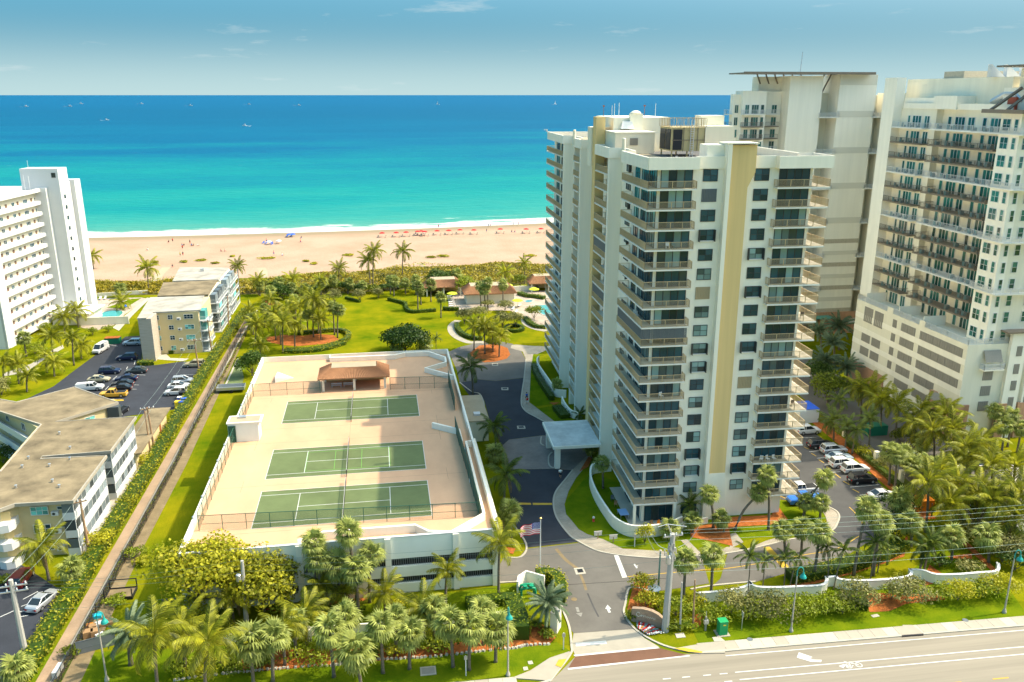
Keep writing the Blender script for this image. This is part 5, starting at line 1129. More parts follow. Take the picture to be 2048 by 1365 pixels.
palms('coco','crowding the hotel service road',[(1793,808,1791,874),(1762,800,1760,870),(1841,823,1845,890),(1865,861,1868,925),(1905,860,1907,935),(1932,893,1932,976),(1936,915,1940,985),(1984,929,1979,1009),(1960,885,1950,960),(1830,845,1826,905),(1890,830,1893,900)],1.0)
palms('coco','at the right edge of the picture',[(2040,985,2023,1071),(2010,1000,2004,1051),(2030,935,2020,1015)],1.0)
palms('sabal','in front of the hotel entrance',[(1940,793,1939,840),(1968,808,1965,848),(1991,824,1983,887),(2024,830,2015,894),(2008,852,2004,901),(2044,857,2034,905)],.85)
palms('sabal','between parked cars and service road',[(1844,892,1838,922),(1780,905,1778,971),(1793,909,1789,982),(1808,911,1803,962),(1850,923,1846,960),(1825,930,1822,975),(1872,935,1870,990)],.9)
palms('cocod','along the iron fence by the bays',[(1667,842,1667,881),(1695,852,1690,898),(1714,860,1704,908),(1740,838,1738,895),(1680,800,1680,850)],.8)
palms('date','beside the brick base of the hotel',[(1678,652,1678,700),(1639,662,1642,712),(1667,686,1668,730),(1650,723,1652,765),(1692,734,1694,770)],1.35)
palms('coco','by the podium of the hotel',[(1742,785,1740,842),(1720,775,1722,835)],.95)
palms('cocod','along the garage side of the drive',[(942,735,946,789),(989,855,992,897),(1012,950,1008,1003)],1.0)
palms('sabal','blue green and low beside the drive',[(989,906,990,925)],.9)
palms('sabal','on the grass between garage and drive',[(1022,1023,1022,1075)],1.05)
palms('cocod','behind the flag on the grass strip',[(1005,1040,1010,1085)],.8)
palms('sabal','beside the tower entrance in shade',[(1114,769,1116,790),(1181,894,1183,916),(1204,927,1206,977)],.8)
palms('cocod','under the entrance stairs of the tower',[(1160,830,1160,838)],.5)
# park
palms('coco','tallest on the dune side',[(748,502,746,577),(736,522,741,575),(806,503,805,555)],1.15,False)
palms('coco','standing alone by the fence near the dunes',[(475,533,479,591),(515,560,517,590)],1.0,False)
palms('coco','in the dune scrub',[(678,538,678,575),(1049,527,1049,568),(1010,545,1010,575),(640,560,642,590),(585,560,587,592)],.95,False)
palms('coco','over the orange park bed',[(514,649,511,690),(566,646,566,707),(575,620,601,668),(627,598,627,675),(638,612,637,668),(548,628,552,680),(600,612,602,660)],1.05,False)
palms('sabal','over the orange park bed',[(666,615,669,670),(677,620,675,676),(614,630,616,668),(530,618,530,655),(590,600,592,640),(505,640,507,670)],1.0,False)
palms('sabal','at the back of the park lawn',[(698,567,696,588),(643,565,643,590),(559,565,560,595),(788,562,788,593),(780,560,781,588),(835,572,836,620),(841,582,842,610),(862,570,862,604),(831,560,832,590),(882,595,882,636),(610,580,610,612),(540,580,541,608)],1.0,False)
palms('sabal','around the pool house roof',[(959,572,962,612),(975,566,976,618),(1006,570,1006,612),(968,580,970,618),(914,548,915,575)],1.0,False)
palms('coco','on the turning circle island',[(1001,672,998,714),(968,652,970,708),(949,655,948,700),(985,660,986,705)],.95,False)
palms('small','beside the big dark tree in the park',[(873,676,872,700)],1.0,False)
palms('sabal','low in front of the big dark tree',[(794,692,794,706),(849,690,849,704)],1.1,False)
palms('coco','by the pool of the white tower',[(128,636,130,668),(153,621,157,655),(243,604,242,619),(185,512,187,538)],1.0,False)
palms('coco','along the lawn of the white tower',[(145,676,148,731),(103,673,107,718),(93,713,94,745),(35,728,38,768),(55,752,54,784),(108,725,109,753),(8,725,8,770),(162,692,163,718)],.85,False)
palms('sabal','before the galleries of the white tower',[(47,677,53,713)],.95,False)
palms('coco','beside the yellow apartment house and dunes',[(294,537,298,582)],1.1,False)
palms('sabal','beside the white tower sun deck',[(240,577,242,595)],1.1,False)

palms('coco','filling the planting beside the corner lawn',[(1880,945,1884,1010),(1916,965,1912,1040),(1955,985,1950,1060),(1985,1000,1982,1080),(1900,1010,1903,1075),(2030,1030,2026,1095)],.95)
palms('sabal','at the edge of the corner garden',[(1800,1000,1797,1055),(1820,1045,1822,1095),(1905,1075,1903,1120),(1975,1070,1977,1125)],.95)
palms('coco','in the second row before the street planting',[(566,1255,570,1330),(366,1255,372,1345),(610,1230,614,1290),(845,1215,848,1275)],.85)
palms('sabal','tucked behind the front street row',[(590,1245,592,1310),(690,1235,694,1300),(790,1235,793,1305),(870,1220,868,1290),(965,1222,966,1290)],.9)
palms('coco','thick on the left side of the park',[(500,620,500,660),(540,600,542,640),(560,640,562,690),(590,650,590,700),(615,585,617,630),(520,690,522,725),(640,640,642,680)],.9,False)
palms('sabal','scattered before the dark park hedge',[(520,572,520,592),(582,575,583,598),(665,562,666,585),(725,570,726,590),(810,566,811,588)],.95,False)
# broadleaf trees, shrubs and hedges: leaf pieces through the volume of several uneven lobes
def leaf_cloud(mb, r, c, rx, ry, rz, n, ls, flat=.0, shell=.55):
    for i in range(n):
        d=Vector((r.gauss(0,1),r.gauss(0,1),r.gauss(0,1))).normalized()
        if d.z<-.55: d.z=-d.z*.5
        q=shell+(1-shell)*r.random()**.7
        p=Vector((c[0]+d.x*rx*q,c[1]+d.y*ry*q,c[2]+d.z*rz*q)); a=(d+Vector((r.gauss(0,.55),r.gauss(0,.55),r.gauss(.25,.5)))).normalized()
        u=a.cross(Vector((r.gauss(0,1),r.gauss(0,1),r.gauss(0,1)))).normalized(); v=a.cross(u); s=ls*r.uniform(.6,1.3)
        mb.add([p-u*s*.5,p+v*s*.32,p+u*s*.55,p-v*s*.32],[(0,1,2,3)])
_tree_n=[0]
def tree(name,label,cat,base,rx,h,mat,ls=.35,n=900,trunk=1.2,lobes=7,group=None,ry=None,seed=None,bare=False):
    _tree_n[0]+=1; r=random.Random(seed or _tree_n[0]*17); ry=ry or rx
    t=thing(name,label,cat,base,0,group); mb=MB(); tops=[]
    hz=(h-trunk)/2
    for i in range(lobes):
        a=2.4*i+r.uniform(-.4,.4); q=.62*math.sqrt((i+.3)/lobes); lr=r.uniform(.42,.6)
        c=(math.cos(a)*rx*q,math.sin(a)*ry*q,trunk+hz*(.75+.5*r.random()+.25*(1-q)))
        tops.append(c); leaf_cloud(mb,r,c,rx*lr,ry*lr,max(.3,hz*lr*1.35),n//lobes,ls)
    part('crown',mb,mat,t)
    tb=MB()
    if h>2.5:
        tb.tube([(0,0,-.1),(r.uniform(-.1,.1),r.uniform(-.1,.1),trunk*.7),(0,0,trunk+hz*.3)],[.05*h*.6,.04*h*.55,.03*h*.5],6)
        for c in tops: tb.tube([(0,0,trunk*.6),(c[0]*.45,c[1]*.45,trunk+hz*.35),c],[.028*h*.5,.02*h*.5,.012*h*.4],4)
    else:
        for c in tops[:4]: tb.tube([(0,0,0),(c[0]*.5,c[1]*.5,c[2]*.6),c],[.05,.035,.015],4)
    part('trunk' if h>2.5 else 'stem',tb,BARK,t); return t
def shrub(label,u,v,rx,h,mat=LEAFM,n=None,ls=.3,w=Q,cat='shrub',name='shrub',ry=None,trunk=.15,lobes=6,group=None):
    b=at(w[0][0]+u*w[1],w[0][1]+v*w[1],.03); return tree(name,label,cat,b,rx,h,mat,ls,n or int(260*rx*max(1,h*.5)),trunk,lobes,group,ry)
tree('sea_grape_tree','big dark round tree in the middle of the park lawn','tree',at(811,702),6.6,6.6,LEAFD,.55,5200,.6,11)
tree('broadleaf_tree','dark tree at the back left corner of the garage','tree',at(505,752),4.2,6.0,LEAFD,.42,2400,.8,8)
tree('broadleaf_tree','sparse yellow green tree covering the left front of the garage','tree',at(398,1228),6.0,9.6,LEAFY,.46,5600,2.6,12)
tree('broadleaf_tree','dense yellow green tree against the middle of the garage front','tree',at(528,1222),5.4,8.2,LEAFY,.46,5600,1.8,11)
tree('broadleaf_tree','tall thin yellow green tree on the left of the garage front','tree',at(452,1218),4.4,10.0,LEAFY,.44,3000,3.2,9)
tree('broadleaf_tree','small dark tree under the yellow trees by the garage','tree',at(560,1222),2.2,4.2,LEAFM,.3,900,.9,6)
tree('broadleaf_tree','broad green tree beside the hotel podium','tree',at(1655,812),5.2,7.5,LEAFM,.42,3200,1.2,9)
tree('broadleaf_tree','second green tree along the iron fence near the hotel','tree',at(1632,778),4.0,6.5,LEAFD,.4,2000,1.2,8)
tree('broadleaf_tree','dark sea side tree at the dune path in the park','tree',at(878,577),5.2,6.5,LEAFD,.55,2600,.5,9)
tree('broadleaf_tree','round green tree right of the beach pavilion','tree',at(930,588),4.2,6.0,LEAFM,.5,1900,.5,8)
tree('broadleaf_tree','dark tree left of the tall park palms','tree',at(565,600),5.0,5.0,LEAFD,.5,2000,.5,8)
for i,(u,v,r_,lab) in enumerate(((669,605,2.9,'largest clipped round bush on the park lawn'),(720,602,2.5,'middle round bush with a low hedge on the park lawn'),(757,597,2.0,'smallest round bush at the back of the park lawn'))):
    tree('round_bush',lab,'bush',at(u,v),r_,4.3-.4*i,LEAFO,.36,1300,.2,7)
for u,v,rx,h,lab in ((929,648,3.2,4.6,'left olive tree in the pool garden'),(957,642,3.4,4.4,'second olive tree in the pool garden'),(1005,656,3.4,4.6,'third olive tree in the pool garden by the pool house'),(1031,655,3.0,4.4,'olive tree inside the round clipped hedge'),(1010,624,2.8,3.2,'low olive bush under the pool house wall'),(975,620,2.4,2.8,'olive bush left of the pool house wall'),(1068,640,3.2,4.2,'green tree by the pool near the tower balconies'),(1040,575,3,4.5,'green tree behind the pool terrace wall'),(1075,580,3.4,5.5,'large green tree beside the pool pavilion'),(985,700,2.4,2.6,'dark shrub on the mulch island')):
    tree('olive_tree' if 'olive' in lab else 'broadleaf_tree',lab,'tree',at(u,v),rx,h,LEAFO if 'olive' in lab else LEAFM,.36,1300,.9,7)
for u,v,rx,h,m,lab in ((200,560,2.6,3.4,LEAFO,'pale feathery bush at the left end of the street planting'),(420,585,3.6,3.6,LEAFO,'pale feathery bush behind the green street cabinet'),(300,600,2.6,2.2,LEAFM,'green bush between the pale bushes near the cabinet'),(640,570,3.3,2.6,LEAFM,'wide green bush at the lamp post'),(800,560,2.6,2.4,LEAFM,'green bush right of the lamp post'),(980,535,3.0,3.6,LEAFO,'pale feathery bush left of the bare mulch'),(900,560,2.2,2.0,LEAFM,'low dark bush at the edge of the bare mulch'),(1310,490,3.2,3.4,LEAFO,'pale feathery bush right of the bare mulch'),(1210,470,1.8,2.0,LEAFM,'small green bush right of the bare mulch'),(1500,480,2.0,2.2,LEAFM,'green bush before the garden wall end'),(1630,475,2.8,2.6,LEAFY,'yellow green bush before the long garden wall'),(1770,455,2.6,2.4,LEAFM,'green bush near the right lamp post'),(1880,440,3.0,2.8,LEAFY,'yellow green bush at the curved wall end'),(60,610,2.4,2.0,LEAFM,'green bush left of the street cabinet'),(1250,370,1.2,1.5,LEAFY,'small bush on top of the garden wall curve')):
    shrub(lab,u,v,rx,h,m,w=W8)
for u,v,rx,h,m,lab in ((1060,740,3.4,3.4,LEAFD,'dark shrub thicket beside the last parking bay'),(1050,930,3.0,4.4,LEAFD,'dark tall shrub at the point of the corner lawn'),(1600,800,3.6,4.6,LEAFD,'dark round tree right of the corner lawn'),(1650,990,3.6,3.8,LEAFO,'pale shrub mass along the right mulch strip'),(1810,1090,3.6,4.4,LEAFO,'tall pale shrub near the white parked cars'),(1360,1130,1.6,1.8,LEAFD,'dark round shrub on the corner lawn'),(1490,860,2.4,3.2,LEAFO,'olive shrub between the two corner lawn palms'),(1150,470,2.2,2.8,LEAFO,'olive shrub right of the black car'),(950,420,2.0,2.0,LEAFO,'olive shrub along the iron fence'),(820,330,1.8,1.8,LEAFY,'yellow shrub along the iron fence'),(1900,1150,3.4,3.0,LEAFD,'blue green shrub at the right wall end'),(1080,240,2.6,3.2,LEAFM,'green shrub mass at the service road corner'),(1250,480,3,3.4,LEAFM,'green shrub beneath the service road palms'),(1450,560,3.0,3.4,LEAFM,'green shrub right of the orange box'),(1560,1180,2.2,2,LEAFO,'olive shrub behind the right garden wall')):
    shrub(lab,u,v,rx,h,m,w=W6)
for u,v,rx,h,m,lab in ((1480,460,2.2,2.6,LEAFY,'bright green bush at the right corner of the drive'),(1420,640,1.2,1.0,LEAFM,'low green plant left of the stone sign'),(1510,560,1.8,2.2,LEAFY,'palm like shrub behind the stone sign'),(1590,570,1.6,1.8,LEAFY,'green shrub right of the stone sign'),(1710,620,2.4,2.6,LEAFM,'green shrub behind the concrete pole'),(1690,710,1.3,1.0,LEAFM,'left clipped bush at the foot of the concrete pole'),(1790,705,1.4,1.1,LEAFM,'right clipped bush at the foot of the concrete pole'),(1830,580,2.0,2.2,LEAFY,'fan leaved shrub right of the concrete pole'),(1980,680,2.0,1.8,LEAFM,'bush left of the green street cabinet'),(760,700,1.0,.9,LEAFM,'small bush by the entrance wall'),(840,770,1.2,1.0,LEAFM,'low bush right of the red mulch'),(1500,120,1.5,3.0,LEAFY,'young yellow tree before the curved tower wall'),(130,830,2.0,1.6,LEAFD,'dark red shrub at the left of the street bed')):
    shrub(lab,u,v,rx,h,m,w=W7)
for u,v,rx,h,m,lab in ((1010,1190,3.6,1.8,LEAFM,'wide low shrub under the front cabbage palms'),(1480,1170,2.0,1.4,LEAFM,'shrub between two front cabbage palms'),(800,860,1.8,2.2,LEAFM,'shrub on the rubble edge by the garage'),(1830,880,1.6,2.6,LEAFM,'young tree on the garage lawn'),(1960,1110,2.2,1.8,LEAFM,'dark shrub at the right of the front mulch'),(350,1230,2.4,1.6,LEAFM,'shrub beneath the big coconut palm'),(60,1290,2.2,1.8,LEAFM,'bush at the left end of the street mulch bed'),(200,1300,2.0,1.5,LEAFY,'yellow bush in the left part of the street bed'),(460,1270,2.0,1.5,LEAFM,'bush between the coconut palm and first cabbage palm'),(640,1240,1.9,1.4,LEAFM,'bush under the second cabbage palm of the front row'),(1330,1190,1.7,1.4,LEAFM,'bush under the fourth cabbage palm of the front row'),(1640,1150,1.6,1.3,LEAFY,'bush under the fifth cabbage palm of the front row'),(1020,830,2.2,1.6,LEAFY,'bush under the garage wall palms'),(300,940,2.6,2.4,LEAFM,'dense bush beneath the sparse garage tree'),(120,900,2.8,3.0,LEAFY,'tall weedy bush at the garage corner'),(420,1010,2.2,1.8,LEAFY,'bush left of the slim concrete pole'),(720,1000,2.0,1.4,LEAFM,'bush on the lawn right of the slim pole'),(1680,800,1.5,1.2,LEAFY,'low bush under the middle garage coconut palm'),(1330,820,1.6,1.2,LEAFM,'low bush beside the garage ramp wall')):
    shrub(lab,u,v,rx,h,m,w=Z6)
for u,v,rx,h,m,lab in ((560,600,2.6,2.4,LEAFY,'sprawling shrub beside the leaning wooden poles'),(800,140,2.0,2.0,LEAFY,'shrub along the hedge by the porches'),(720,370,1.8,1.6,LEAFY,'bright shrub at the walkway end'),(400,1210,1.3,1.2,LEAFM,'round shrub beside the gravel path end'),(760,660,1.8,1.6,LEAFM,'weedy shrub inside the garden fence'),(650,920,1.8,.9,LEAFM,'leafy vegetable patch in the little garden'),(800,700,1.4,1.2,LEAFY,'yellow shrub inside the garden fence'),(20,130,2.4,3.6,LEAFD,'dark tree in the courtyard of the stepped block'),(20,820,1.2,1.4,LEAFM,'green shrub at the left edge by the parked car')):
    shrub(lab,u,v,rx,h,m,w=Z3)
for u,v,rx,h,lab in ((740,280,2.0,2.2,'round shrub at the pool wall of the white tower'),(865,255,1.8,1.8,'second round shrub at the pool wall'),(280,430,3.4,2.6,'planting along the foot of the white tower'),(15,760,2.6,4.0,'olive shrub at the left edge of the lawn'),(715,160,1.0,2.0,'small shrub at the foot of the white stair tower'),(370,250,2.2,2.4,'shrub under the white tower galleries')):
    shrub(lab,u,v,rx,h,LEAFO if 'olive' in lab else LEAFM,w=Z2)
for i,u in enumerate(range(528,870,24)):
    tree('screen_shrub',f'{ordinal(i,15)} of the dark shrubs along the back of the park','shrub',at(u,584-4*math.sin(u*.05)),3.2,3.0+.8*math.sin(u*.3),LEAFD if i%3 else LEAFM,.5,700,.1,6,'dark shrubs behind the park')
for u,v,rx,h,m,lab in ((1230,300,3.2,3.4,LEAFY,'yellow green thicket beneath the service road palms'),(1400,430,3.0,3.0,LEAFM,'thicket left of the service road kerb'),(1180,420,2.6,2.6,LEAFY,'bright thicket between palms and black car'),(1520,700,3.0,3.4,LEAFM,'thicket right of the corner lawn palms'),(1700,880,3.2,3.6,LEAFY,'bright thicket along the right mulch strip'),(1880,1010,3.4,3.4,LEAFM,'thicket below the rightmost palms'),(1330,700,1.8,2.2,LEAFM,'shrub just right of the orange container')):
    shrub(lab,u,v,rx,h,m,w=W6)
for u,v,rx,h,lab in ((230,700,2.6,2.0,'green thicket at the left of the park bed'),(330,690,2.8,2.4,'second green thicket behind the park bed'),(180,640,2.6,2.6,'thicket by the fence at the park corner'),(430,640,2.4,2.2,'thicket behind the orange park bed')):
    shrub(lab,u,v,rx,h,LEAFM,w=Z5)
def hedge(label, pts, w, h, mat, dens=14, ls=.26, name='hedge', kind=None, cat='hedge', core=True):
    p=smooth(pts,4); b=p[0]; r=random.Random(int(b.x*7+b.y*3)); q=[Vector((v.x-b.x,v.y-b.y,0)) for v in p]
    t=thing(name,label,cat,(b.x,b.y,.02))
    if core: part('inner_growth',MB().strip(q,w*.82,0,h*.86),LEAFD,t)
    mb=MB()
    for a,c in zip(q,q[1:]):
        d=c-a; L_=d.length
        if L_<1e-4: continue
        d/=L_; nn=Vector((-d.y,d.x,0))
        for i in range(int(L_*dens*(w+2*h))):
            s=r.uniform(0,w+2*h); x=r.uniform(0,L_)
            if s<h: off,z,no=-w/2,s,-nn
            elif s<h+w: off,z,no=s-h-w/2,h+.12*math.sin(x*1.7),Vector((0,0,1))
            else: off,z,no=w/2,s-h-w,nn
            pt=a+d*x+nn*(off+r.gauss(0,.07))+Vector((0,0,max(.02,z+r.gauss(0,.09)))); ax=(no+Vector((r.gauss(0,.6),r.gauss(0,.6),r.gauss(.3,.5)))).normalized()
            u=ax.cross(Vector((r.gauss(0,1),r.gauss(0,1),r.gauss(0,1)))).normalized(); v=ax.cross(u); l=ls*r.uniform(.6,1.4)
            mb.add([pt-u*l*.5,pt+v*l*.3,pt+u*l*.5,pt-v*l*.3],[(0,1,2,3)])
    part('foliage',mb,mat,t); return t
hedge('long shaggy hedge beside the brick path on the left',[(-41.0,79),(-41.1,110),(-40.9,140),(-41.4,180),(-41.2,215),(-40.6,248)],2.4,1.5,LEAFY,9,.34)
hedge('clipped curving hedge round the orange mulch bed in the park',Z(Z5,[(480,745),(600,735),(720,725),(790,740),(795,775),(750,800)]),1.5,1.1,LEAFY,9,.3)
hedge('low broad hedge along the front of the park bed',Z(Z5,[(400,850),(520,850),(640,835),(760,800)]),3.6,.8,LEAFY,8,.3)
hedge('clipped winding hedge on the right of the park lawn',Z(Z5,[(1045,530),(1100,545),(1150,560),(1160,595),(1200,610),(1280,605),(1340,600)]),1.0,1.0,LEAFM,9,.3)
hedge('short hedge strip below the middle round bush',Z(Z5,[(780,520),(830,535),(870,545)]),1.0,.8,LEAFM,9,.3)
hedge('short curved hedge by the small park palms',Z(Z5,[(520,640),(600,650),(650,655)]),1.4,1.0,LEAFM,9,.3)
hedge('low hedge on the inner side of the park path',Z(Y2,[(330,1060),(350,1130),(430,1200),(560,1240),(650,1245)]),1.4,1.0,LEAFM,9,.3)
ring=[(1045+108*math.cos(a/12*2*math.pi),1115+36*math.sin(a/12*2*math.pi)) for a in range(13)]
hedge('round clipped hedge ring in the pool garden',Z(Y2,ring),1.2,.9,LEAFM,9,.3)
hedge('hedge along the left of the near pool deck',Z(Y2,[(170,870),(240,880),(360,880)]),1.2,1.2,LEAFM,9,.3)
hedge('hedge beside the spa pool',Z(Y2,[(1105,680),(1200,710),(1300,720),(1420,740)]),2.0,1.1,LEAFM,9,.3)
hedge('hedge round the pool tree beside the tower',Z(Y2,[(1180,980),(1230,1040),(1320,1090),(1430,1100)]),1.6,.9,LEAFM,9,.3)
hedge('dark hedge along the low curved wall in the tower shade',Z(W1,[(630,230),(650,290),(700,370),(740,430)]),1.3,1.2,LEAFD,9,.28)
hedge('small clipped hedge below the entrance stair wall',Z(W1,[(770,480),(820,540)]),2.4,1.0,LEAFD,9,.28)
hedge('tall clipped hedge round the pump enclosure',Z(W7,[(760,405),(850,400),(910,440),(925,500),(915,535)]),1.8,2.2,LEAFY,12,.26)
hedge('tall dark hedge right of the street lamp',Z(W7,[(600,600),(640,700),(650,790)]),2.6,2.2,LEAFM,10,.28)
hedge('low hedge behind the front cabbage palms',Z(W7,[(280,560),(420,545),(560,530),(640,540)]),1.8,1.2,LEAFM,10,.26)
hedge('clipped hedge lining the right drive below the tower',Z(W8,[(560,350),(720,325),(950,270),(1150,205),(1280,140)]),2.6,1.3,LEAFY,12,.26)
hedge('low clipped hedge at the yellow apartment house',Z(Z2,[(1345,430),(1450,415),(1580,405)]),1.6,.9,LEAFM,10,.28)
hedge('rounded hedge at the stone fin of the yellow house',Z(Z2,[(1110,515),(1170,520),(1230,515)]),2.0,1.0,LEAFY,10,.28)
hedge('hedge in the pale planting along the iron fence',Z(W6,[(700,250),(850,370),(980,480),(1080,570)]),1.2,.9,LEAFO,9,.26)
hedge('low hedge over the long garden wall at the right',Z(W8,[(900,505),(1000,520),(1060,530)]),1.4,1.1,LEAFM,10,.26)
hedge('hedge along the lower left parking lot',Z(Z3,[(170,1240),(280,1080),(380,950),(450,850)]),2.0,1.0,LEAFY,10,.3)
# dune scrub: nobody could count it
def scrub(name,label,cat,x0,x1,yf,n,mat,ls,hmax,seed):
    r=random.Random(seed); mb=MB(); i=0
    while i<n:
        x=r.uniform(x0,x1); y0,y1=yf(x); y=r.uniform(y0,y1)
        hh=hmax*(.55+.45*math.sin(x*.23+1.3*math.sin(y*.19))*math.sin(y*.31+x*.11)); edge=min(1,(y1-y)/5+.15,(y-y0)/2+.3)
        z=max(.1,hh*edge*(.55+.45*r.random()**.5)); a=Vector((r.gauss(0,.7),r.gauss(0,.7),1)).normalized(); u=a.cross(Vector((r.gauss(0,1),r.gauss(0,1),.1))).normalized(); v=a.cross(u); l=ls*r.uniform(.6,1.35); p=Vector((x,y,z))
        mb.add([p-u*l*.5,p+v*l*.36,p+u*l*.5,p-v*l*.36],[(0,1,2,3)]); i+=1
    o=part(name,mb,mat); tag(o,label,cat,kind='stuff'); return o
def dune(x):
    y0=271+3*math.sin(x*.05)+(4 if x<-30 else 0); y1=302+4*math.sin(x*.045+.6)+2*math.sin(x*.17)+(.07*x if x>0 else .06*x)
    return y0,y1
GAPS=((-49,-46.5),(-94,-86),(36,38))
mbg=MB()
xs=[-150+4*i for i in range(76)]
for x in xs: y0,y1=dune(x); mbg.v += [(x,y0-1,.06),(x,y1,.075)]
for i in range(len(xs)-1): mbg.f.append((2*i,2*i+2,2*i+3,2*i+1))
struct('dune',mbg,M('dune_litter',(.10,.09,.02),.95,.3,.4))
scrub('sea_grape_scrub','dense yellow green sea grape thicket covering the dune behind the beach','scrub',-150,150,dune,46000,SEAGRAPE,.75,2.0,5)
scrub('dune_grass','thin patches of green beach grass at the sand edge','beach grass',-140,140,lambda x:(dune(x)[1]-2,dune(x)[1]+3+6*max(0,math.sin(x*.11)*math.sin(x*.037+1))),5200,LEAFY,.55,.45,8)
for i,(u,v,rx,ry) in enumerate(((534,518,8,3.0),(628,529,3.2,2),(612,524,3,1.4),(697,512,6,2.6),(310,526,3.4,2),(368,525,3.4,2),(402,522,5,2.6),(465,514,2.4,1.6),(885,514,6.5,2.6),(862,516,4.5,1.8),(1060,513,6,1.8),(430,528,4,1.5))):
    b=at(u,v,.06); tree('dune_plant',['oval green plant patch on the sand above the park','small green patch on the dune left of the park palms','faint green patch beside the small dune patch','long green patch left of the tall park palms','left low dune bush above the white roofed house','second low dune bush above the white roofed house','widest dune bush above the white roofed house','tiny lone dune bush higher on the sand','green dune patch beside the right end of the park','flat green streak left of the park dune patch','green streak of plants beside the tower on the sand','faint green strip below the widest dune bush'][i],'dune plant',b,rx*.45,.7,LEAFY,.5,360,.0,6,None,ry*.9)
scrub('dry_border_plants','row of dry brown and green tufts between gravel path and fence','border plants',-37.45,-36.9,lambda x:(80,248),5200,DEADL,.34,.55,11)
scrub('dry_border_plants','green weeds mixed into the dry border beside the fence','border plants',-37.5,-36.9,lambda x:(80,248),2600,LEAFM,.3,.6,12)
# ---------------------------------------------------------------- vehicles
def paint(name,col,metal=.2): return M(name,col,.28,metal=metal,spec=.6)
CP={'white':paint('white_car_paint',(.56,.56,.55),0),'silver':paint('silver_car_paint',(.50,.52,.54),.5),'black':paint('black_car_paint',(.015,.015,.018)),'navy':paint('navy_car_paint',(.012,.02,.06)),'beige':paint('beige_car_paint',(.46,.40,.26),.3),'grey':paint('dark_grey_car_paint',(.05,.06,.06)),'yellow':paint('amber_car_paint',(.62,.33,.03),0),'blue':paint('blue_car_paint',(.03,.16,.60),0),'paleblue':paint('pale_blue_car_paint',(.42,.50,.56),.4),'red':paint('dark_red_car_paint',(.20,.02,.02))}
CARG=M('car_window_glass',(.02,.028,.032),.08,spec=.7); TYRE=M('tyre_rubber',(.018,.018,.018),.85); RIM=M('alloy_rim',(.5,.5,.5),.35,metal=.7); LAMPW=M('headlight_lens',(.75,.76,.76),.15,spec=.6); LAMPR=M('tail_light_lens',(.50,.02,.015),.2,spec=.6); TRIM=M('black_trim',(.02,.02,.02),.6)
def loft(secs):
    mb=MB(); n=len(secs[0])
    for s in secs: mb.v += s
    for i in range(len(secs)-1):
        for j in range(n): jj=(j+1)%n; mb.f.append((i*n+j,(i+1)*n+j,(i+1)*n+jj,i*n+jj))
    mb.f.append(tuple(range(n))); mb.f.append(tuple((len(secs)-1)*n+j for j in range(n))[::-1]); return mb
def bsec(x,hw,zt,zb=.28): return [(x,-hw*.94,zb),(x,-hw,zb+.22),(x,-hw*.97,zt-.12),(x,-hw*.86,zt),(x,hw*.86,zt),(x,hw*.97,zt-.12),(x,hw,zb+.22),(x,hw*.94,zb)]
def csec(x,w0,z0,w1,z1): return [(x,-w0,z0),(x,-(w0*.35+w1*.65),z0+(z1-z0)*.65),(x,-w1,z1),(x,w1,z1),(x,w0*.35+w1*.65,z0+(z1-z0)*.65),(x,w0,z0)]
KINDS={
 'sedan':dict(L=2.35,W=.90,body=[(-2.35,.78,.78),(-2.2,.88,.93),(-1.3,.9,.98),(.8,.9,.95),(1.7,.88,.86),(2.2,.82,.74),(2.35,.7,.60)],cab=[(-1.75,.97),(-1.0,1.42),(.1,1.44),(1.05,.96)],wz=.33,wx=1.38),
 'suv':dict(L=2.3,W=.94,body=[(-2.3,.86,.95),(-2.2,.92,1.02),(-1.3,.94,1.06),(.8,.94,1.05),(1.7,.92,1.0),(2.15,.86,.88),(2.3,.74,.66)],cab=[(-2.2,1.03),(-1.9,1.62),(.15,1.68),(1.15,1.06)],wz=.36,wx=1.38),
 'truck':dict(L=2.75,W=.96,body=[(-2.75,.92,1.08),(-2.6,.95,1.10),(-.6,.95,1.10),(1.1,.95,1.10),(2.3,.93,1.06),(2.65,.88,.95),(2.75,.8,.72)],cab=[(-.55,1.10),(-.4,1.74),(.75,1.74),(1.35,1.10)],wz=.39,wx=1.75),
 'van':dict(L=2.7,W=.98,body=[(-2.7,.94,1.15),(-2.6,.97,1.2),(-1,.97,1.2),(1.3,.97,1.2),(2.2,.94,1.12),(2.6,.86,1.0),(2.7,.78,.7)],cab=[(-2.65,1.2),(-2.55,2.1),(1.1,2.12),(1.95,1.2)],wz=.36,wx=1.65)}
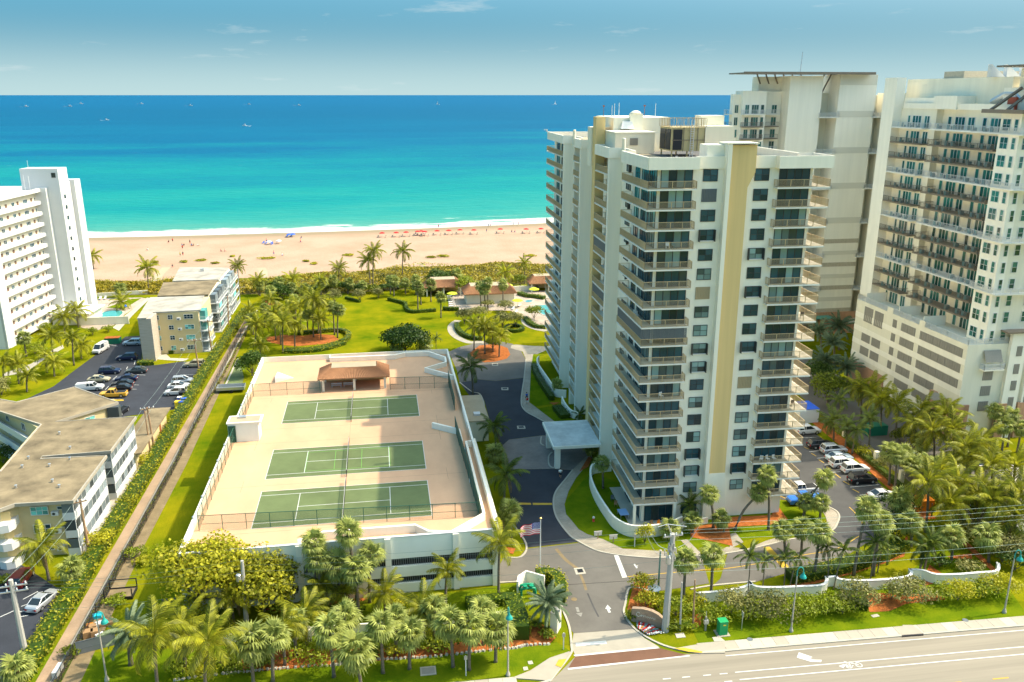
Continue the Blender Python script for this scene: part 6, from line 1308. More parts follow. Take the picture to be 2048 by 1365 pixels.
def vehicle(kind,color,label,pos,rz,cat,name,group='parked cars',cover=None,bed=False,cap=False):
    k=KINDS[kind]; m=CP[color]; t=thing(name,label,cat,(pos.x,pos.y,.06),rz,group); W=k['W']
    part('body',loft([bsec(*b) for b in k['body']]),m,t,smooth=False)
    cb=k['cab']; z0=cb[0][1]-.02; w1=W*.74
    secs=[csec(cb[0][0],W*.88,z0,W*.86,z0+.03),csec(cb[1][0],W*.88,z0,w1,cb[1][1]),csec(cb[2][0],W*.88,z0,w1,cb[2][1]),csec(cb[3][0],W*.86,z0,W*.84,z0+.03)]
    g=part('window_glass',loft(secs),CARG,t)
    rf=MB(); zr=max(cb[1][1],cb[2][1]); rf.add([(cb[1][0]-.05,-w1*1.01,cb[1][1]+.005),(cb[2][0]+.08,-w1*1.01,cb[2][1]+.005),(cb[2][0]+.08,w1*1.01,cb[2][1]+.005),(cb[1][0]-.05,w1*1.01,cb[1][1]+.005),(cb[1][0],-w1*.9,zr+.05),(cb[2][0],-w1*.9,zr+.05),(cb[2][0],w1*.9,zr+.05),(cb[1][0],w1*.9,zr+.05)],[(0,3,2,1),(4,5,6,7),(0,1,5,4),(1,2,6,5),(2,3,7,6),(3,0,4,7)])
    part('roof',rf,m,t)
    for s in (-1,1):
        pm=MB(); lo=W*.885*s; hi=w1*1.01*s
        for (xa,za),(xb,zb) in ((cb[0],cb[1]),(cb[3],cb[2])): pm.tube([(xa,lo,z0+.02),(xb,hi,zb)],.045,4)
        xm=(cb[1][0]+cb[2][0])/2; pm.tube([(xm,lo*1.005,z0),(xm,hi*1.03,zr)],.05,4)
        if kind in('suv','van'): pm.tube([(cb[1][0]+.75,lo*1.005,z0),(cb[1][0]+.65,hi*1.03,zr)],.06,4)
        part('pillar',pm,m,t)
    if kind=='van': part('side_panel',MB().box(-2.5,-.2,-W*.93,W*.93,1.2,2.0),m,t)
    if bed:
        part('truck_bed',MB().box(-2.6,-.62,-.78,.78,1.05,1.115),TRIM if cover is None else cover,t)
    if cap: part('bed_cap',loft([csec(-2.7,.88,1.1,.75,1.62),csec(-.6,.88,1.1,.75,1.70)]),m,t)
    for sx in (-1,1):
        for sy in (-1,1):
            w=part('wheel',MB().lathe([(.10,-.11),(k['wz'],-.10),(k['wz'],.10),(.10,.11)],14),TYRE,t); w.location=(sx*k['wx'],sy*(W-.09),k['wz']); w.rotation_euler=(R(90),0,0)
            part('rim',MB().lathe([(.02,-.118),(k['wz']*.6,-.115),(k['wz']*.6,.115),(.02,.118)],10),RIM,w)
    L_=k['L']; zl=k['body'][-2][2]-.12
    for sy in (-1,1):
        part('headlight',MB().box(L_-.22,L_-.03,sy*W*.66-.17,sy*W*.66+.17,zl-.12,zl+.02),LAMPW,t)
        part('tail_light',MB().box(-L_-.02,-L_+.10,sy*W*.70-.15,sy*W*.70+.15,k['body'][0][2]-.28,k['body'][0][2]-.08),LAMPR,t)
    part('bumper',MB().box(L_-.1,L_+.02,-W*.7,W*.7,.30,.46),TRIM,t); part('number_plate',MB().box(-L_-.03,-L_+.02,-.26,.26,.55,.68),LAMPW,t)
    return t
def car(w,u,v,kind,color,label,rz=0,**k):
    cat={'sedan':'car','suv':'car','truck':'pickup truck','van':'van'}[kind]; nm={'sedan':'parked_car','suv':'parked_car','truck':'pickup_truck','van':'white_van'}[kind]
    return vehicle(kind,color,label,at(w[0][0]+u*w[1],w[0][1]+v*w[1]),R(rz),cat,nm,**k)
LOTG='cars parked in the lot on the left'; BAYG='cars parked in the bays right of the tower'; SRVG='cars on the hotel service road'
car(Z2,806,415,'van','white','white van facing the camera on the left parking lot',-100,group=LOTG)
car(Z2,1060,362,'suv','paleblue','pale blue car beside the stone fin of the yellow house',178,group=LOTG)
car(Z2,1015,480,'suv','navy','navy car in the shade below the yellow house',180,group=LOTG)
car(Z2,880,590,'suv','navy','large navy car at the end of the middle row',0,group=LOTG)
car(Z2,792,655,'sedan','beige','beige saloon in the middle row of the left lot',0,group=LOTG)
car(Z2,722,722,'truck','white','white pickup truck with a capped bed in the left lot',0,group=LOTG,cap=True)
car(Z2,908,775,'truck','yellow','amber pickup truck near the stepped block roof',180,group=LOTG,bed=True)
car(Z2,1092,585,'sedan','grey','dark green grey saloon at the top of the right column',180,group=LOTG)
car(Z2,1010,648,'sedan','navy','dark blue saloon below the green grey saloon',180,group=LOTG)
car(Z2,980,690,'sedan','black','black saloon with red tail lights in the left lot',180,group=LOTG)
car(Z2,965,725,'sedan','black','black saloon just behind the amber pickup truck',180,group=LOTG)
car(Z2,1556,535,'suv','beige','pale beige car alone by the lamp pole and hedge',178,group=LOTG)
car(Z2,1462,668,'suv','silver','silver car at the top of the group by the hedge',0,group=LOTG)
car(Z2,1432,706,'sedan','white','white saloon between two cars by the hedge',0,group=LOTG)
car(Z2,1408,758,'suv','white','white car at the bottom of the group by the hedge',180,group=LOTG)
car(Z2,965,910,'suv','black','dark car half hidden by the stepped block roof',80,group=LOTG)
car(Z3,248,925,'sedan','silver','silver car with black roof seen from behind in the lower left',72,group=None)
car(Z3,125,800,'suv','red','dark red car under the palm in the lower left',90,group=None)
car(Y3,315,268,'suv','white','white car furthest back in the bays by the tower',0,group=BAYG)
car(Y3,455,430,'suv','black','black car second from the back in the bays',0,group=BAYG)
car(Y3,605,490,'suv','silver','silver car between the black and the white cars',0,group=BAYG)
car(Y3,668,575,'sedan','paleblue','pale car mostly hidden between silver and white cars',0,group=BAYG)
car(Y3,712,645,'suv','white','white car parked fifth from the back in the bays',0,group=BAYG)
car(Y3,850,708,'suv','white','white car right beside the nearest black car',0,group=BAYG)
car(Y3,930,825,'suv','black','nearest black car in the bays by the tower',0,group=BAYG)
car(Y3,1165,1010,'sedan','white','white saloon parked alone nearest the garden',0,group=BAYG)
TARP=M('blue_cover',(.03,.20,.70),.6)
car(Y3,275,1060,'truck','blue','bright blue pickup truck at the corner of the tower',180,group=None,bed=True,cover=TARP)
car(Y3,225,945,'truck','white','white pickup truck behind the blue one',180,group=None,bed=True)
for (u,v,kd,cl,lab,rz) in ((300,730,'suv','white','white car glimpsed under the service road palms',90),(640,815,'sedan','grey','dark car on the service road between palm trunks',95),(720,1110,'suv','white','white car right of the orange box',92),(1110,1300,'suv','white','white car behind the right wall shrubs',95),(1190,1345,'sedan','white','white saloon at the far right edge below the palms',95),(850,780,'suv','black','black car in the shade at the right kerb',90)):
    car(Y4,u,v,kd,cl,lab,rz,group=SRVG)
# ---------------------------------------------------------------- bins, boxes, trailer, cabinets
def boxthing(name,label,cat,p,size,mat,lid=None,rz=0,group=None):
    t=thing(name,label,cat,p,rz,group); part('body',MB().box(-size[0]/2,size[0]/2,-size[1]/2,size[1]/2,0,size[2]),mat,t)
    if lid: part('lid',MB().box(-size[0]/2-.04,size[0]/2+.04,-size[1]/2-.04,size[1]/2+.04,size[2],size[2]+.08),lid,t)
    return t
GRN=M('green_enamel',(.015,.30,.10),.45); DGRN=M('dark_green_bin',(.01,.16,.09),.6); BLU=M('blue_bin',(.02,.10,.55),.5); YLW=M('yellow_bin',(.80,.55,.03),.5); ORG=M('orange_box',(.80,.24,.02),.6); CARD=M('cardboard',(.32,.19,.09),.9,.1,3)
zz=lambda w,u,v: at(w[0][0]+u*w[1],w[0][1]+v*w[1],.05)
boxthing('dumpster','dark green dumpster at the head of the left lot','dumpster',zz(Z2,905,345),(3.6,2,1.5),DGRN,MULCH)
boxthing('recycling_bin','yellow recycling bin by the hedge in the left lot','bin',zz(Z2,1422,860),(1.0,1.0,1.3),YLW,YLW)
boxthing('recycling_bin','blue recycling bin right of the yellow bin','bin',zz(Z2,1452,862),(.9,.9,1.3),BLU,BLU)
boxthing('recycling_bin','second blue bin further back by the hedge','bin',zz(Z2,1472,835),(.9,.9,1.3),BLU,BLU)
boxthing('recycling_bin','white topped bin behind the yellow bin','bin',zz(Z2,1440,825),(.9,.9,1.3),BLU,PWHITE)
boxthing('recycling_bin','black bin behind the white car by the hedge','bin',zz(Z2,1460,785),(1.2,1.2,1.4),BLACK,BLACK)
boxthing('orange_container','orange container half hidden under the leaning palm','container',zz(Y4,392,1185),(2.0,2.0,2.0),ORG,ORG)
boxthing('garbage_container','green garbage container on the hotel service road','container',zz(Y3,1070,270),(4,2.2,1.9),DGRN,None)
boxthing('garbage_container','white storage shed behind the tower balconies','shed',at(1606,838,.03),(4,4.5,2.8),PWHITE,BLU)
tt=thing('trailer','blue grey open trailer on the grass left of the garage','trailer',zz(Z4,215,418)); part('floor',MB().box(-2.9,2.9,-1.3,1.3,.55,.65),SHUT,tt)
for a in ((-2.9,2.9,-1.3,-1.22),(-2.9,2.9,1.22,1.3),(-2.9,-2.82,-1.22,1.22),(2.82,2.9,-1.22,1.22)): part('side_panel',MB().box(*a,.65,1.25),METAL,tt)
for sy in (-1.4,1.4): w=part('wheel',MB().lathe([(.05,-.1),(.33,-.1),(.33,.1),(.05,.1)],12),TYRE,tt,loc=(.2,sy,.33)); w.rotation_euler=(R(90),0,0)
gs=thing('practice_court','narrow green hard court strip on the grass behind the trailer','court',zz(Z4,235,330)); part('surface',MB().prism([(p.x-gs.location.x,p.y-gs.location.y) for p in Z(Z4,[(180,390),(285,380),(300,330),(270,205),(255,205)])],0,.05),COURTM,gs); part('edging',MB().strip([(p.x-gs.location.x,p.y-gs.location.y) for p in Z(Z4,[(172,388),(258,203)])],.35,0,.2),CONCL,gs)
cb=boxthing('street_cabinet','bright green utility cabinet on the grass by the sidewalk','utility cabinet',zz(W8,138,685),(1.0,.9,1.75),GRN,GRN); part('warning_label',MB().box(-.1,.25,-.456,-.451,1.3,1.45),YLW,cb); part('base',MB().box(-.8,.8,-.7,.7,-.05,.03),CONC,cb)
mp_=thing('meter_pedestal','grey electric meter post left of the green cabinet','meter post',zz(W8,33,668)); part('post',MB().box(-.1,.1,-.1,.1,0,1.9),CONC,mp_); part('meter_box',MB().box(-.28,.28,-.22,.1,1.0,1.5),METAL,mp_); part('mast',MB().tube([(0,0,1.9),(0,0,2.6)],.04,6),METAL,mp_)
# pump, entrance walls, stone sign, flowers
pu=thing('pipe_assembly','bright green backflow pipes in the walled enclosure by the drive','pipes',zz(W7,705,500)); PIPE=M('teal_green_pipe',(.01,.26,.13),.4)
for y in (0,.9): part('pipe',MB().tube(smooth([(-.9,y,.1),(-.9,y,1.1),(-.6,y,1.4),(.6,y,1.4),(.9,y,1.1),(.9,y,.1)],4),.17,10),PIPE,pu)
for x in (-.4,.4): part('valve_wheel',MB().lathe([(.05,1.5),(.28,1.75),(.28,1.8),(.05,1.82)],12,(x,0,0)),PIPE,pu)
pts=Z(W7,[(632,482),(640,440),(690,405),(815,440)]); wall_line('pump_wall','white three sided wall round the green pipes',[pts[0],pts[1],pts[2],pts[3]],2.0,WHITE,.25,1,cat='wall')
wall_line('entrance_wall','short cream pillar wall on the left side of the entrance',Z(W7,[(876,740),(905,690)]),2.6,CREAM,.9,1,PWHITE,cat='wall')
wall_line('planter_wall','low cream planter wall with two piers among the front palms',Z(Z6,[(890,1060),(910,1030),(1000,1025),(1010,1060)]),1.5,CREAM,.35,1,cat='wall')
wall_line('street_wall','low cream boundary wall left of the planter among the palms',Z(Z6,[(330,1075),(600,1035),(885,1010)]),1.1,CREAM,.25,1,cat='wall')
wall_line('street_wall','low cream boundary wall right of the planter among the palms',Z(Z6,[(1010,1010),(1500,975),(1930,945)]),1.1,CREAM,.25,1,cat='wall')
wall_line('street_wall','low cream boundary wall ending at the tall dark hedge',Z(W7,[(0,690),(300,660),(560,640)]),1.0,CREAM,.25,1,cat='wall')
EDG=M('stone_edging',(.40,.37,.30),.9,.3,4)
st=thing('stone_edging','pale stone edging along the red mulch of the street bed','edging',at(350,1362)); e=[(p.x-st.location.x,p.y-st.location.y) for p in smooth(Z(Z6,[(0,1345),(250,1310),(600,1275),(950,1245),(1200,1232)])+Z(W7,[(-480,930),(0,905),(400,862),(600,845),(700,825),(860,818)]),6)]
rr=random.Random(4); stone=MB().add([(-.2,-.15,0),(.2,-.17,0),(.22,.15,0),(-.18,.16,0),(-.15,-.1,.2),(.16,-.12,.22),(.15,.11,.2),(-.13,.12,.21)],[(0,3,2,1),(4,5,6,7),(0,1,5,4),(1,2,6,5),(2,3,7,6),(3,0,4,7)]).mesh('stone',EDG)
for a,b in zip(e,e[1:]):
    a,b=Vector((*a,0)),Vector((*b,0)); n=max(1,int((b-a).length/.42))
    for i in range(n):
        if len(st.children)<290: link('stone',stone,st,a.lerp(b,i/n)+Vector((0,rr.uniform(-.05,.05),0)),rr.uniform(0,3))
sg=thing('stone_sign','brown stone entrance sign with pale script lettering','sign',zz(W7,1515,675),R(-32)); STONEB=M('brown_sign_stone',(.34,.24,.16),.9,.25,2,bump=.3)
part('slab',xz(MB(),[(-1.9,0),(1.9,0),(1.9,1.35),(1.35,1.75),(.6,2.0),(-.5,2.05),(-1.9,1.75)],-.25,.25),STONEB,sg)
def script(pts): return MB().tube([(x,-.27,z) for x,z in pts],.035,4)
part('lettering',script([(-.85,1.35),(-1.0,1.5),(-1.2,1.45),(-1.3,1.2),(-1.2,.95),(-1.0,.9),(-.85,1.05),(-.7,1.2),(-.6,1.05),(-.7,.95),(-.8,1.05),(-.65,1.2),(-.45,1.2),(-.4,.95),(-.35,1.15),(-.15,1.2),(-.1,.98),(.05,1.2),(.12,.98),(.25,1.18),(.35,1.0),(.5,1.2),(.55,.98),(.72,1.2),(.85,1.02),(1.05,1.12)]),CREAM,sg)
fl_=thing('flower_bed','bands of white and red flowers before the stone sign','flower bed',zz(W7,1515,710)); FW=M('white_petals',(.80,.80,.75),.8); FRD=M('red_petals',(.55,.02,.015),.8); FO=M('orange_petals',(.8,.3,.03),.8); FB=M('blue_foliage',(.20,.30,.30),.8)
rr=random.Random(12); fm_={}
poly=Z(W7,[(1410,655),(1440,640),(1560,700),(1635,745),(1520,760),(1450,715)])
for nm,mt in (('white_flowers',FW),('red_flowers',FRD),('orange_flowers',FO),('silver_leaves',FB)): fm_[nm]=(MB(),mt)
for i in range(900):
    a,b=rr.random(),rr.random(); p=(poly[1].lerp(poly[3],a)).lerp(poly[5].lerp(poly[4],a),b)-fl_.location; s=int(a*11)%4
    nm=['silver_leaves','red_flowers','white_flowers','orange_flowers' if b>.5 else 'red_flowers'][s]; mb=fm_[nm][0]; z=rr.uniform(.1,.3); r_=rr.uniform(.06,.13); u=Vector((rr.gauss(0,1),rr.gauss(0,1),rr.gauss(0,.4))).normalized()*r_; v=Vector((-u.y,u.x,rr.uniform(-.05,.05)))
    q=Vector((p.x,p.y,z)); mb.add([q-u,q-v,q+u,q+v],[(0,1,2,3)])
for nm,(mb,mt) in fm_.items(): tag(part(nm,mb,mt,fl_),kind='stuff')
# flagpole with flag
fp=thing('flagpole','white flagpole with a striped flag blowing left','flagpole',at(1080,1155)); h=8.6; part('pole',MB().tube([(0,0,0),(0,0,h)],[.09,.05],8),PWHITE,fp); part('finial',MB().lathe([(.02,0),(.16,.1),(.16,.2),(.02,.3)],10,(0,0,h)),M('gold_finial',(.7,.45,.12),.3,metal=.8),fp)
fg=MB(); NX,NZ=14,13; FWD,FHT=2.9,1.75
def fpos(i,j): x=-FWD*i/NX; return (x*.92,.22*math.sin(i*.75)*i/NX, h-.35-FHT*j/NZ*(1-.15*i/NX)-.55*(i/NX)**1.4-.05*math.sin(i*.9))
for i in range(NX+1):
    for j in range(NZ+1): fg.v.append(fpos(i,j))
me_=[]
for i in range(NX):
    for j in range(NZ): fg.f.append((i*(NZ+1)+j,(i+1)*(NZ+1)+j,(i+1)*(NZ+1)+j+1,i*(NZ+1)+j+1)); me_.append(2 if (i<6 and j<7) else j%2)
fo=part('flag',fg,M('flag_red',(.62,.03,.06),.8),fp); fo.data.materials.append(M('flag_white',(.80,.78,.76),.8)); fo.data.materials.append(M('flag_blue',(.05,.06,.28),.8))
for pl,ix in zip(fo.data.polygons,me_): pl.material_index=ix
sb=MB()
for r_ in range(9):
    for c in range(6 if r_%2==0 else 5):
        fi=(c+.5+(.5 if r_%2 else 0))*6/6.3; fj=(r_+.6)*7/9.4; p=Vector(fpos(min(fi,5.9),fj)); 
        for s in (-.012,.012): sb.add([(p.x-.045,p.y+s,p.z),(p.x,p.y+s,p.z-.045),(p.x+.045,p.y+s,p.z),(p.x,p.y+s,p.z+.045)],[(0,1,2,3)])
part('star',sb,FW,fo).data.name='stars'
# ---------------------------------------------------------------- lamps, poles, wires, signs
TEAL=M('teal_lamp_paint',(.02,.30,.26),.4)
def street_lamp(label,p,arm):
    t=thing('street_lamp',label,'street lamp',p,0,'teal pendant street lamps'); part('pole',MB().tube([(0,0,0),(0,0,7.6)],[.11,.07],8),CONCL,t); part('base',MB().lathe([(.26,0),(.26,.2),(.13,.6)],10),CONCL,t)
    part('arm',MB().tube(smooth([(0,0,7.5),(0,0,8.3),(arm*.25,0,8.7),(arm*.6,0,8.5),(arm*.7,0,8.0)],4),.06,6),TEAL,t); part('lamp_shade',MB().lathe([(.40,7.3),(.33,7.5),(.15,7.75),(.08,8.0)],14,(arm*.7,0,0)),TEAL,t); part('lamp_globe',MB().lathe([(.08,7.18),(.2,7.24),(.22,7.32)],12,(arm*.7,0,0)),PWHITE,t)
street_lamp('teal street lamp on the grass left of the entrance',at(1016,1352),.2)
street_lamp('teal street lamp between cabinet and storm drain',at(1582,1263.6),1.1)
street_lamp('teal street lamp at the right end of the sidewalk',at(2008,1226),1.1)
street_lamp('teal street lamp behind the blue green date palm',at(214,1362),1.0)
gp_=thing('green_post','plain green lamp post beside the concrete utility pole','post',at(1316,1188)); part('pole',MB().tube([(0,0,0),(0,0,6.2)],[.14,.10],8),M('grey_green_post',(.13,.24,.20),.5),gp_); part('cap',MB().lathe([(.12,0),(.2,.1),(.05,.2)],8,(0,0,6.2)),CONCL,gp_)
CPOLE=M('concrete_pole',(.42,.40,.36),.85,.08,2); WPOLE=M('wood_pole',(.33,.21,.12),.9,.3,3,stretch=(1,1,.2))
def pole_pts(b,tp_):
    B=at(*b); d=ray(*tp_); k=B.y/d[1]; return B,Vector((d[0]*k-B.x,0,CAMH+d[2]*k))
def utility(label,b,tp_,mat,r,arms=(),trafo=0,name='utility_pole',ins=True):
    B,T_=pole_pts(b,tp_); t=thing(name,label,'utility pole',(B.x,B.y,0)); part('pole',MB().tube([(0,0,-.2),tuple(T_)],[r*1.25,r*.8],8),mat,t)
    for f,L_,dr in arms:
        p=T_*f; a=part('crossarm',MB().obox((p.x,p.y-.15,p.z),(L_,.14,.14),dr),WPOLE if mat is WPOLE else METAL,t)
        for i in range(4):
            x=-L_/2+.15+i*(L_-.3)/3; part('insulator',MB().lathe([(.05,0),(.11,.08),(.07,.16),(.1,.24),(.04,.32)],8,(p.x+x*math.cos(dr),p.y-.15+x*math.sin(dr),p.z+.07)),PWHITE,a)
    for i in range(trafo):
        p=T_*.72; part('transformer',MB().lathe([(.2,0),(.3,.05),(.3,.85),(.22,.92)],12,(p.x-.45+.75*i-(.3 if trafo>1 else 0),p.y-.4,p.z)),METAL,t)
    return t,B,T_
bigp,BB,BT=utility('tall concrete utility pole with switches beside the stone sign',(1330,1262),(1346,1068),CPOLE,.38,((.985,2.4,.1),(.80,2.2,.9)),1)
mb=MB(); rr=random.Random(2)
for i in range(9): p=BT*.82+Vector((rr.uniform(-1.1,.5),-.45+rr.uniform(-.3,.3),rr.uniform(-1.0,1.2))); mb.tube([p,p+Vector((rr.uniform(-.25,.25),0,.75))],.09,6)
part('switch_gear',mb,METAL,bigp)
mb=MB(); mb.tube([BT*.97,BT+Vector((-.7,0,1.3))],.09,6).tube([BT+Vector((-.7,0,1.3)),BT+Vector((-1.9,-.1,1.1))],.05,5).tube([BT+Vector((-.7,0,1.3)),BT+Vector((1.6,0,.8))],.05,5)
for dx,dz in ((-1.8,-1.2),(1.9,-1.0),(-2.1,-2.0)): mb.tube(smooth([BT+Vector((dx*1.6,0,.6)),BT+Vector((dx,-.2,dz)),BT+Vector((dx*.3,-.4,dz-.6))],4),.025,4)
part('jumper_cable',mb,METAL,bigp)
_,LB,LT=utility('slim concrete utility pole with grey transformer behind the front palms',(493,1250),(484,1122),CPOLE,.24,(),1)
_,QB,QT=utility('concrete utility pole with crossarms in the lower left corner',(52,1314),(21,1160),CPOLE,.3,((.93,3.2,.15),(.86,3.2,.15)),0)
w1,W1B,W1T=utility('wooden utility pole beside the stepped block porches',(178,1105),(160,1000),WPOLE,.17,((.97,1.8,.4),),0)
utility('leaning wooden brace pole crossing the wooden utility pole',(187,1090),(147,1006),WPOLE,.14,(),0,'brace_pole')
_,W2B,W2T=utility('leaning wooden utility pole behind the utility building',(309,900),(294,815),WPOLE,.17,((.97,2.4,.3),),0)
utility('second leaning wooden pole crossing behind the utility building',(301,902),(289,822),WPOLE,.13,(),0,'brace_pole')
_,W3B,W3T=utility('wooden utility pole beside the pale beige car',(399,748),(388,678),WPOLE,.16,((.95,3.0,.2),),0)
_,W4B,W4T=utility('wooden utility pole at the corner of the yellow house',(424,708),(415,640),WPOLE,.15,((.95,2.4,.2),),0)
_,W5B,W5T=utility('wooden utility pole near the white roofed house',(457,650),(455,592),WPOLE,.15,(),0)
for lab,b,t_,m_ in (('short concrete post among the clipped bushes',(1360,1261),(1364,1165),CPOLE),('brown wooden post right of the short concrete post',(1386,1258),(1390,1160),WPOLE)): utility(lab,b,t_,m_,.11,(),0,'short_post')
WIREM=M('wire_grey_green',(.22,.30,.27),.7)
def wire(label,a,b,sag,r=.014,mat=None,name='overhead_wire'):
    pts=[a.lerp(b,i/14)+Vector((0,0,-4*sag*(i/14)*(1-i/14))) for i in range(15)]; o=part(name,MB().tube(pts,r,3,cap=False),mat or WIREM); tag(o,label,'wire','overhead wires along the street'); return o
top=lambda B,T_,dx=0,dz=0: Vector((B.x+T_.x+dx,B.y+T_.y,T_.z+dz))
PB=top(BB,BT); PL=top(LB,LT); PQ=top(QB,QT); PR=Vector((112,80.5,13.4))
for i,(dz,dz2) in enumerate(((.9,.2),(0,-.6),(-.9,-1.4),(-3.4,-3.2))):
    wire(f'{["highest","second","third","lowest"][i]} wire from the big concrete pole to the left pole',PB+Vector((-.5,0,dz)),PL+Vector((0,0,dz2)),.8)
    wire(f'{["highest","second","third","lowest"][i]} wire from the left concrete pole to the corner pole',PL+Vector((0,0,dz2)),PQ+Vector((1.2,0,-.3-.4*i if i<3 else -4)),.7)
for i,(dz,dy) in enumerate(((1.2,0),(.4,.6),(0,-.5),(-.9,.3),(-4.2,0),(-5.2,.2))):
    wire(f'{["highest","second","third","fourth","fifth","lowest"][i]} wire running right from the big concrete pole',PB+Vector((.4,0,dz)),PR+Vector((0,dy,dz)),.9)
wire('dark cable crossing the drive below the power wires',PB+Vector((-.2,0,-5.8)),Vector((PL.x,PL.y,4.2)),.5,.02,BLACK)
for a,b,l in ((top(QB,QT),top(w1.location,W1T),'lower left'),(top(w1.location,W1T),top(W2B,W2T),'stepped block'),(top(W2B,W2T),top(W3B,W3T),'parking lot'),(top(W3B,W3T),top(W4B,W4T),'yellow house'),(top(W4B,W4T),top(W5B,W5T),'white roofed house')):
    for i,dx in enumerate((-.8,.8)): wire(f'{"left" if i==0 else "right"} wire between the wooden poles by the {l}',a+Vector((dx,0,-.2)),b+Vector((dx,0,-.2)),.6)
SIGNP=M('sign_board',(.62,.55,.45),.7,.15,3)
for lab,u,v in (('small pale sign board on the shaded lawn by the drive',1180,95),('small framed sign board at the sunlit lawn edge',1285,120)):
    t=thing('lawn_sign',lab,'sign',zz(W7,u,v)); part('post',MB().box(-.06,.06,-.06,.06,0,.9),WPOLE,t); part('board',MB().box(-.55,.55,-.04,.04,.55,1.15),PWHITE,t); part('frame',MB().box(-.6,.6,-.05,.05,1.15,1.22),SIGNP,t); part('panel',MB().box(-.48,.48,-.05,-.045,.62,1.08),SIGNP,t)
for lab,u,v,h_ in (('thin white post before the curved tower wall',1430,150,2.0),('thin white signpost beside the front palms',280,1030,2.6),('thin signpost at the entrance corner',945,850,2.2)):
    t=thing('signpost',lab,'signpost',zz(W7,u,v)); part('post',MB().box(-.05,.05,-.05,.05,0,h_),PWHITE,t); part('plate',MB().box(-.18,.18,-.07,-.051,h_-.5,h_),CONCL,t)
t=thing('signpost','thin signpost on the grass left of the middle street lamp','signpost',zz(W8,262,665)); part('post',MB().box(-.04,.04,-.04,.04,0,2.5),METAL,t); part('plate',MB().box(-.03,.03,-.25,.25,1.9,2.5),CONCL,t)
t=thing('hydrant','small red and white hydrant on the shaded lawn','hydrant',at(1187,1043,.03)); part('body',MB().lathe([(.2,0),(.15,.1),(.15,.5),(.2,.55)],10),M('hydrant_red',(.6,.05,.03),.5),t); part('cap',MB().lathe([(.2,.55),(.16,.75),(.03,.85)],10),PWHITE,t)
t=thing('satellite_dish','white dish behind the bright green bush at the drive corner','dish',zz(W7,1560,500)); part('dish',MB().lathe([(.1,1.1),(.6,1.2),(.85,1.45),(.8,1.42)],14),PWHITE,t); part('post',MB().tube([(0,0,0),(0,0,1.1)],.06,6),METAL,t)
t=thing('traffic_cone','orange cone under the front palms','cone',zz(Z6,665,1265)); part('cone',MB().lathe([(.18,0),(.03,.7)],10),ORG,t); part('base',MB().box(-.2,.2,-.2,.2,0,.04),BLACK,t)
# fences at ground level
fence('black chain link fence along the dry border on the left',[(-36.75,80),(-36.75,140),(-37.9,200),(-38.6,250)],1.7,BLACK,netmat('black_link',(.03,.03,.03),.22),4.0)
ip=[(82.8,146),(84.4,133.9),(83.4,122),(83.2,114.4),(81.3,103.6)]
t=thing('iron_fence','dark iron railing fence between bays and service road','fence',(ip[0][0],ip[0][1],0))
for a,b in zip(ip,ip[1:]):
    rl=rail_mb([(a[0]-ip[0][0],a[1]-ip[0][1]),(b[0]-ip[0][0],b[1]-ip[0][1])],1.7,.3,.035,3.0); part('railing',rl,BRONZE,t)
    part('pier',MB().box(a[0]-ip[0][0]-.35,a[0]-ip[0][0]+.35,a[1]-ip[0][1]-.35,a[1]-ip[0][1]+.35,0,2.2),CREAM,t)
wall_line('garden_wall','low cream wall along the iron fence behind the bays',[(78,158),(80.5,150),(82.6,146.5)],1.2,CREAM,.4,2,cat='garden wall')
for lab,pts in (('left curved stretch of the white garden wall by the street',Z(W8,[(-40,492),(120,480),(240,460),(300,440),(315,425),(300,415)])),('second curved stretch of the white garden wall by the street',Z(W8,[(300,418),(350,448),(450,455),(600,450),(760,440),(795,410),(790,385)])),('long middle stretch of the white garden wall by the street',Z(W8,[(790,392),(850,385),(870,400),(960,410),(1150,405),(1300,385),(1328,360),(1315,335)])),('right stretch of the white garden wall by the street',Z(W8,[(1318,340),(1400,345),(1480,370),(1600,372),(1750,360),(1860,350),(1878,320),(1870,295)]))):
    wall_line('street_garden_wall',lab,pts,1.35,WHITE,.25,4,PWHITE,'garden wall')
wall_line('pool_terrace_wall','cream wall at the back of the pool terrace',Z(Y2,[(350,640),(560,640)]),1.2,CREAM,.3,1,cat='wall'); wall_line('pool_terrace_wall','tan panelled wall right of the pool house',Z(Y2,[(1010,640),(1130,632),(1300,632)]),1.6,CREAM,.4,1,cat='wall')
wall_line('sea_wall','low pale wall between white tower garden and dunes',Z(Z1,[(780,1095),(1000,1080),(1180,1070)]),1.2,CREAM,.3,1,cat='wall'); wall_line('sea_wall','low grey wall below the dune right of the white roofed house',Z(Z1,[(1830,1045),(2030,1035)]),1.0,CONC,.3,1,cat='wall')
fence('thin dark fence at the back of the park lawn',Z(Z5,[(720,470),(900,470),(1160,468)]),1.3,BLACK,None,4)
wl2=wall_line('path_end_wall','white wall block at the lower end of the gravel path',[at(110,1362),at(124,1340)],1.0,PWHITE,.5,1,cat='wall')
